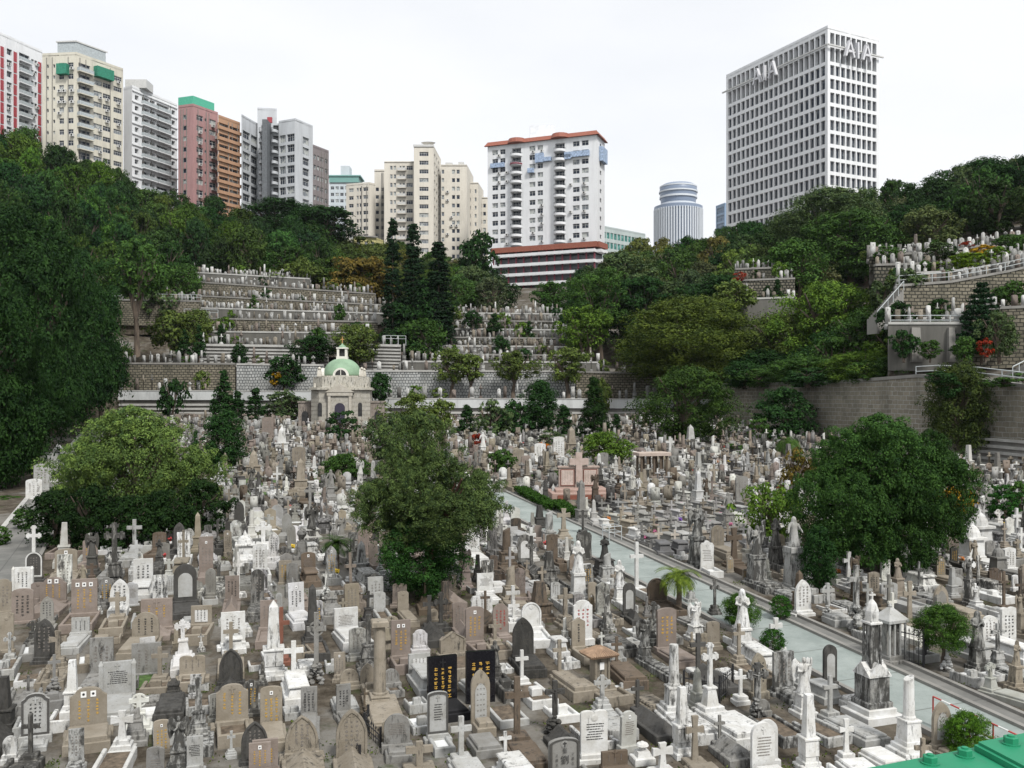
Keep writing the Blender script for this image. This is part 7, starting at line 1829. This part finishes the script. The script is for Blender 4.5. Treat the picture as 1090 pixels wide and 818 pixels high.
# low slabs, then smaller stones, squeezed into what is left
SLB = []
for hu, hv, tries in ((.42, .72, 5000), (.36, .5, 5000), (.3, .34, 5000)):
    for _ in range(tries):
        Y = 21.5 + 60 * rg.random() ** 1.3; px = rg.uniform(-20, 1110); X = (px - 545) / 1000 * Y
        if not infield(X, Y): continue
        u, vv = uv(X, Y)
        if free(u - hu, u + hu, vv - hv, vv + hv): SLB.append((Y, X, hu, hv)); occupy(u - hu, u + hu, vv - hv, vv + hv)
for _ in range(9000):
    Y = 21.5 + 98 * rg.random() ** .8; px = rg.uniform(-20, 1110); X = (px - 545) / 1000 * Y
    if not infield(X, Y): continue
    u, vv = uv(X, Y)
    if free(u - .26, u + .26, vv - .26, vv + .26): FILL.append((Y, X, u, vv, None)); occupy(u - .3, u + .3, vv - .3, vv + .3)
FILL.sort()
cap = dict(headstone=300, cross=290, obelisk=120, column=80, statue=110, ledger=290)
for a in HAND:
    k_ = {'head': 'headstone'}.get(a[6], a[6])
    if k_ in cap: cap[k_] -= 1
SV = {'headstone': [], 'cross': [], 'other': []}       # far ones, merged by kind
CATN = dict(headstone=('headstone', 'headstone'), cross=('cross_monument', 'cross'), obelisk=('obelisk_monument', 'obelisk'), column=('column_monument', 'column'), statue=('statue_monument', 'statue'), ledger=('ledger_tomb', 'tomb'))
GRP = dict(headstone='headstones standing in rows', cross='stone crosses among the graves', obelisk='obelisks among the graves', column='columns among the graves', statue='carved figures on graves', ledger='low slab tombs')
FLW = []
for Y, X, u, vv, L in FILL:
    px = 545 + 1000 * X / Y; py = 420 - 1000 * plane(Y) / Y
    war = 640 < px < 800 and 540 < py < 606; back_ = Y > 70
    q = rg.random()
    if war: k = 'war'
    elif L is None: k = 'cross' if q < .35 else 'headstone' if q < .75 else 'obelisk' if q < .9 else 'column'
    elif Y < 34 and px < 560: k = 'headstone' if q < .46 else 'cross' if q < .68 else 'ledger' if q < .84 else 'obelisk' if q < .9 else 'statue' if q < .95 else 'column'
    elif px > 560: k = 'headstone' if q < .34 else 'cross' if q < .68 else 'ledger' if q < .77 else 'obelisk' if q < .85 else 'statue' if q < .94 else 'column'
    else: k = 'headstone' if q < .52 else 'cross' if q < .78 else 'ledger' if q < .86 else 'obelisk' if q < .91 else 'statue' if q < .96 else 'column'
    tone = rg.random(); pal = 'WWWWLLLGGGPTTDB' if px < 560 else 'WWWWWWLLLGGTTPDB'
    if back_: pal = 'WWLLGGPPTTT' if px > 300 else 'WLLGPPTTG'
    t = rg.choice(pal); st = rg.uniform(.15, .6) if rg.random() < .6 else rg.uniform(.6, 1.1)
    if t in 'PT': st = min(st, .6)
    nm, inf = rg.choice({'headstone': HK, 'cross': XK, 'obelisk': OK_, 'column': CK, 'statue': SK, 'ledger': LK, 'war': [('wargrave', 'plain')]}[k])
    kk = 'cross' if k == 'war' else k
    if k == 'war': t = rg.choice('LTTG'); st = .25
    s = rg.uniform(.82, 1.18) if k != 'war' else 1.0
    if L is None: s *= .62
    if Y < 33 and k != 'ledger': s *= .85
    tc_ = TINT[t]; f_c = rg.uniform(.8, 1.15) * (1 if Y < 55 else .86); col = tuple(c * f_c * w_ for c, w_ in zip(tc_, (1, rg.uniform(.98, 1.01), rg.uniform(.94, 1.03)))) + (st,); rz = TH + rg.gauss(0, .07) ; rz += rg.choice((0, 0, 0, -.2)) 
    Kt = KITS[nm]; noplot = not L and L is not None
    if cap[kk] > 0 and Y < 78:
        cap[kk] -= 1; name, cat = CATN[kk]; z = plane(Y)
        big = Y < 47
        if big:
            o = root(name, (X, Y, z), rz, col); o.scale = (s, s, s * rg.uniform(.92, 1.15)); o.rotation_euler[1] = rg.gauss(0, .02); o.rotation_euler[0] = rg.gauss(0, .015); 
            par = None
            for p in Kt['parts']:
                if not L and p[0] in ('ledger', 'kerb', 'infill', 'vase_block'): continue
                c_ = p[3] or col
                if k == 'war' and p[0] == 'ledger': c_ = (.16, .16, .165, .3)
                if k == 'war' and p[0] == 'cross': c_ = (.55, .50, .44, .2)
                qo = link(p[0], p[1], par if par is not None and p[0] in SUBP else o, color=c_)
                if p[0] == 'headstone': par = qo
                if len(p) > 4: qo.location = (0, 0, p[4]); qo.scale = (p[5],) * 3
        else:
            o = link(name, Kt['one'], None, (X, Y, z), rz, (s, s, s), col)
            if Kt['figs']:
                for p in Kt['figs']: qo = link('statue', p[1], o, color=col); qo.location = (0, 0, p[4]); qo.scale = (p[5],) * 3
        look = tintname(t, st) + {'headstone': lambda: ' %s headstone' % SH[inf], 'cross': lambda: {'celtic': ' ringed', 'bud': ' ornate', 'flare': ' flared'}.get(inf, ' plain') + ' cross', 'obelisk': lambda: ' pointed obelisk' if inf else ' blunt shaft', 'column': lambda: ' broken column', 'statue': lambda: {'angel': ' winged angel', 'pray': ' praying figure', 'open': ' open-armed figure', 'raise': ' arm-raising angel'}[inf], 'ledger': lambda: ' low slab tomb'}[kk]()
        if k == 'war': look = 'pale cross with dark raised slab'
        if L is None: look = 'small ' + look
        reg(o, cat, look, px, py - 12, GRP[kk])
    else:
        SV['headstone' if kk == 'headstone' else 'cross' if kk == 'cross' else 'other'].append((nm, X, Y, plane(Y), rz, s, col))
    if (war and rg.random() < .75) or rg.random() < .035: FLW.append((X, Y, vv, u, war))
def b_low(g, kind):
    parts = []; plot(parts, kind, .84, 1.44, .72, g); return parts
LOWK = []
for k_, kd in enumerate(('slab', 'kerb', 'kerbsoil', 'raised', 'kerbmarble', 'slab', 'kerbmarble')): kit('low_%d' % k_, lambda g, kd=kd: b_low(g, kd)); LOWK.append(('low_%d' % k_, {'slab': 'plain slab', 'kerb': 'kerbed plot', 'kerbsoil': 'kerbed earth plot', 'raised': 'raised slab', 'kerbmarble': 'kerbed plot with white chippings'}[kd]))
SLB.sort()
for Y, X, hu, hv in SLB:
    if cap['ledger'] <= 0: break
    cap['ledger'] -= 1; nm, inf = rg.choice(LOWK); t = rg.choice('WWWWLLLLGT'); st = rg.uniform(.2, .8); f_c = rg.uniform(.8, 1.1); col = tuple(c * f_c for c in TINT[t]) + (st,)
    o = root('grave_plot', (X, Y, plane(Y)), TH + rg.gauss(0, .05), col); o.scale = (hu / .43, hv / .73, rg.uniform(.7, 1.2))
    for p in KITS[nm]['parts']: link(p[0], p[1], o, color=p[3] or col)
    reg(o, 'grave plot', ('small ' if hv < .6 else '') + tintname(t, st) + ' ' + inf.replace(' with white chippings', ' of chippings'), 545 + 1000 * X / Y, 420 - 1000 * plane(Y) / Y, 'low grave plots without a headstone')
# graves on the hillside terraces
for a, b, dpt, key in terr_rows:
    d = b - a if isinstance(a, Vector) else Vector(b) - Vector(a); a = Vector(a); ln = d.length; s_ = rg.uniform(0, .6)
    den = .85 if key[0] in 'MR' or key in ('T4', 'T5', 'T6', 'T7') else 1.05
    while s_ < ln:
        f = s_ / ln; X = a.x + d.x * f; Y = a.y + d.y * f; z = a.z + d.z * f; m = 1 + dpt / Y; 
        if rg.random() < (.93 if den < 1 else .8):
            kk = 'headstone' if rg.random() < .72 else 'cross' if rg.random() < .6 else 'obelisk'
            nm, _ = rg.choice({'headstone': HK, 'cross': XK, 'obelisk': OK_}[kk]); t = rg.choice('WWLLTTPGG' if key[0] == 'M' else 'WWWLLGTP'); f_c = rg.uniform(.5, .92)
            SV['headstone' if kk == 'headstone' else 'cross' if kk == 'cross' else 'other'].append((nm, X * m, Y + dpt, z, rg.gauss(0, .12), -rg.uniform(1.0, 1.55), tuple(c * f_c for c in TINT[t]) + (rg.uniform(.1, .7),)))
        s_ += den * rg.uniform(.75, 1.2)
def merged(name, lst, label):
    vs = []; cols = []; fidx = []; base = 0; nf = []; mi = []
    for nm, X, Y, z, rz, s, col in lst:
        raw = KITS[nm]['raw' if s > 0 else 'nop']; sz_ = s if s > 0 else -s * 1.12; s = s if s > 0 else -s * .78; v_ = np.array(raw.v); c_, s_ = math.cos(rz), math.sin(rz)
        w_ = np.stack([(v_[:, 0] * c_ - v_[:, 1] * s_) * s + X, (v_[:, 0] * s_ + v_[:, 1] * c_) * s + Y, v_[:, 2] * sz_ + z], 1)
        vs.append(w_); cols.append(np.tile(np.array(col), (len(v_), 1)))
        for f in raw.f: nf.append(len(f)); fidx.extend(base + i for i in f)
        base += len(v_)
    V = np.concatenate(vs); me = bpy.data.meshes.new(name); me.vertices.add(len(V)); me.vertices.foreach_set('co', V.astype('f').ravel())
    me.loops.add(len(fidx)); me.loops.foreach_set('vertex_index', np.array(fidx, 'i')); me.polygons.add(len(nf)); me.polygons.foreach_set('loop_start', np.concatenate([[0], np.cumsum(nf)[:-1]]).astype('i'))
    me.materials.append(M['stonev']); me.update(calc_edges=True); at = me.color_attributes.new('tint', 'FLOAT_COLOR', 'POINT'); at.data.foreach_set('color', np.concatenate(cols).astype('f').ravel())
    o = link(name, me); tag(o, label, name.replace('_', ' '), kind='stuff'); return o
merged('headstones', SV['headstone'], 'mass of far small headstones on the burial ground and terraces')
merged('stone_crosses', SV['cross'], 'mass of far small stone crosses on the burial ground and terraces')
merged('small_monuments', SV['other'], 'mass of far small pillars and monuments on the burial ground and terraces')
print('fill', len(FILL), 'left', cap, {k: len(v) for k, v in SV.items()})
# weeds in the gaps between the plots
def weeds():
    g = np.random.default_rng(8); vs = []
    for _ in range(900):
        Y = 22 + 40 * g.random() ** 1.4; px = g.uniform(0, 1090); X = (px - 545) / 1000 * Y; u, v_ = uv(X, Y)
        if not infield(X, Y) or PU0 - .3 < u < PU1 + .9: continue
        if any(c in OCC for c in cells(u - .02, u + .02, v_ - .02, v_ + .02)) and g.random() < .8: continue
        z = plane(Y); n = int(g.integers(8, 30)); sp = g.uniform(.08, .28)
        c = np.stack([X + g.normal(size=n) * sp, Y + g.normal(size=n) * sp, z + g.random(n) * .07], 1); a = g.normal(size=(n, 3)); a /= np.linalg.norm(a, axis=1)[:, None]; b = np.cross(a, g.normal(size=(n, 3))); b /= np.linalg.norm(b, axis=1)[:, None]; a *= .045; b *= .02
        vs.append(np.stack([c - a, c - b, c + a, c + b], 1).reshape(-1, 3))
    o = link('weeds', mesh_quads('weeds', np.concatenate(vs), M['leaf']), color=(.07, .10, .03, 1)); tag(o, 'low weeds and fallen leaves in the gaps between graves', 'weeds', kind='stuff')
weeds()
# flowers on graves
def flowermesh(seed):
    g = random.Random(seed); mb = MB(); mb.lathe([(.05, 0), (.07, .12), (.06, .16)], 8, m=1)
    for k in range(16):
        a = g.uniform(0, 6.28); r = g.uniform(0, .1); z = g.uniform(.18, .34); s = g.uniform(.02, .04); mb.lathe([(s * .4, z - s), (s, z), (s * .5, z + s * .7)], 5, cx=r * math.cos(a), cy=r * math.sin(a), m=0, a0=a)
        mb.tube([(0, 0, .12), (r * math.cos(a), r * math.sin(a), z)], .006, 3, 2)
    return mb
FC = [('purple', (.20, .08, .42)), ('yellow', (.75, .52, .04)), ('red', (.45, .04, .04)), ('white', (.75, .75, .75)), ('pink', (.6, .15, .3)), ('orange', (.6, .2, .03))]; FM = []
for nmf, cf in FC: FM.append(flowermesh(len(nmf)).mesh('flower_bunch', [plain(nmf + '_petals', cf, .6, var=.1), M['white'], M['leaf']]))
rg.shuffle(FLW)
for X, Y, vv, u, war in FLW[:110]:
    i_ = rg.choice([0, 0, 1, 2, 4, 5]) if war else rg.choice([1, 2, 3, 5, 2]); uu, v2 = uv(X, Y); x2, y2 = xy(uu + rg.uniform(-.15, .15), v2 - rg.uniform(.38, .5)); o = link('flower_bunch', FM[i_], None, (x2, y2, plane(y2) + (.1 if war else .05)), 0, (1.15,) * 3, (.03, .08, .02, 1)); reg(o, 'flowers', FC[i_][0] + ' flowers in a white vase', 545 + 1000 * x2 / y2, 420 - 1000 * plane(y2) / y2, 'flower bunches on graves')

# ------------------------------------------------------------------ labels: what a thing looks like and what it stands by
LM = [("the pale olive tree", 145, 500), ("the dark cycad", 357, 600), ("the red-trunked middle tree", 450, 645), ("the young palm", 722, 635), ("the tile-roofed shrine", 637, 715), ("the tall gothic pillar", 927, 690), ("the iron gate", 962, 705),
      ("the bent-trunk tree", 1000, 690), ("the big dark tree", 940, 590), ("the pink memorial cross", 615, 500), ("the domed chapel", 362, 425), ("the columned table tomb", 694, 495), ("the dark cypress clump", 240, 485), ("the old lane", 25, 590),
      ("the biggest cone cypress", 632, 440), ("the dense rounded tree", 733, 450), ("the twin black slabs", 490, 725), ("the capped tan column", 403, 690), ("the large-character headstone", 601, 795), ("the green steel parapet", 1030, 800), ("the striped barrier", 1030, 765),
      ("the two ball bushes", 826, 662), ("the long stained wall", 900, 450), ("the round chapel shrub", 365, 455), ("the light feathery tree", 818, 560), ("the orange-yellow blossom tree", 1018, 535), ("the white metal frame", 655, 565), ("the clipped hedge", 585, 540), ("the bottom left corner", 20, 800), ("the picture's right edge", 1085, 640)]
LT = [("the white lettered tower", 855, 200), ("the distant round tower", 722, 225), ("the white orange-roofed tower", 580, 240), ("the tall cream tower", 455, 240), ("the yellow house", 390, 262), ("the grey twin block", 295, 215), ("the orange-striped block", 244, 195), ("the pink block", 210, 180), ("the plain white block", 160, 160),
      ("the green-netted cream block", 95, 140), ("the red-panelled block", 15, 110), ("the tall dark conifers", 440, 300), ("the domed chapel", 362, 420), ("the pale olive tree", 145, 500), ("the crowded grave slope", 530, 350), ("the wide flat-crowned tree", 735, 360), ("the araucaria", 1045, 340), ("the high yellow wall", 1030, 300), ("the big dark tree", 940, 520), ("the pink memorial cross", 615, 500),
      ("the left stone terraces", 300, 340), ("the white urn walls", 300, 400), ("the long stained wall", 900, 430), ("the pale green path", 800, 680), ("the old lane", 25, 570)]
ORD = ['', 'second', 'third', 'fourth', 'fifth', 'sixth', 'seventh', 'eighth', 'ninth', 'tenth', 'eleventh', 'twelfth', 'thirteenth', 'fourteenth', 'fifteenth', 'sixteenth', 'seventeenth', 'eighteenth', 'nineteenth', 'twentieth']
def ordw(i):
    if i < 20: return ORD[i]
    t = ['twenty', 'thirty', 'forty', 'fifty', 'sixty', 'seventy', 'eighty', 'ninety'][min(7, (i + 1) // 10 - 2)]; r = (i + 1) % 10
    return t + '-' + ['', 'first', 'second', 'third', 'fourth', 'fifth', 'sixth', 'seventh', 'eighth', 'ninth'][r] if r else t[:-1] + 'ieth'
def label_all(items, marks):
    grp = {}
    for o, look, px, py in items:
        nm, lx_, ly_ = min(marks, key=lambda m: (m[1] - px) ** 2 + (1.3 * (m[2] - py)) ** 2); dx, dy = px - lx_, py - ly_
        rel = ('left of' if dx < 0 else 'right of') if abs(dx) > 1.5 * abs(dy) else ('in front of' if dy > 0 else 'behind')
        grp.setdefault((look, rel, nm), []).append((dx * dx + dy * dy, o))
    for (look, rel, nm), l in grp.items():
        l.sort(key=lambda x: x[0])
        for i, (_, o) in enumerate(l):
            if len(l) == 1: o['label'] = '%s %s %s' % (look, rel, nm)
            else: o['label'] = '%s %s %s %s' % ('nearest' if i == 0 else ordw(i) + ' nearest', look, rel, nm)
label_all(GI, LM); label_all(ITEMS, LT)

# ------------------------------------------------------------------ a little air between the eye and the far hills
def haze(density):
    m = bpy.data.materials.new('haze'); m.use_nodes = True; n = m.node_tree; n.nodes.clear(); o = n.nodes.new('ShaderNodeOutputMaterial'); v = n.nodes.new('ShaderNodeVolumePrincipled')
    v.inputs['Color'].default_value = (.88, .93, 1, 1); v.inputs['Density'].default_value = density; v.inputs['Anisotropy'].default_value = .2; n.links.new(v.outputs[0], o.inputs['Volume'])
    mb = MB(); mb.box(-3150, 3200, -80, 1560, -16, 135); tag(link('haze', mb.mesh('haze', m)), kind='stuff')
haze(.00005)
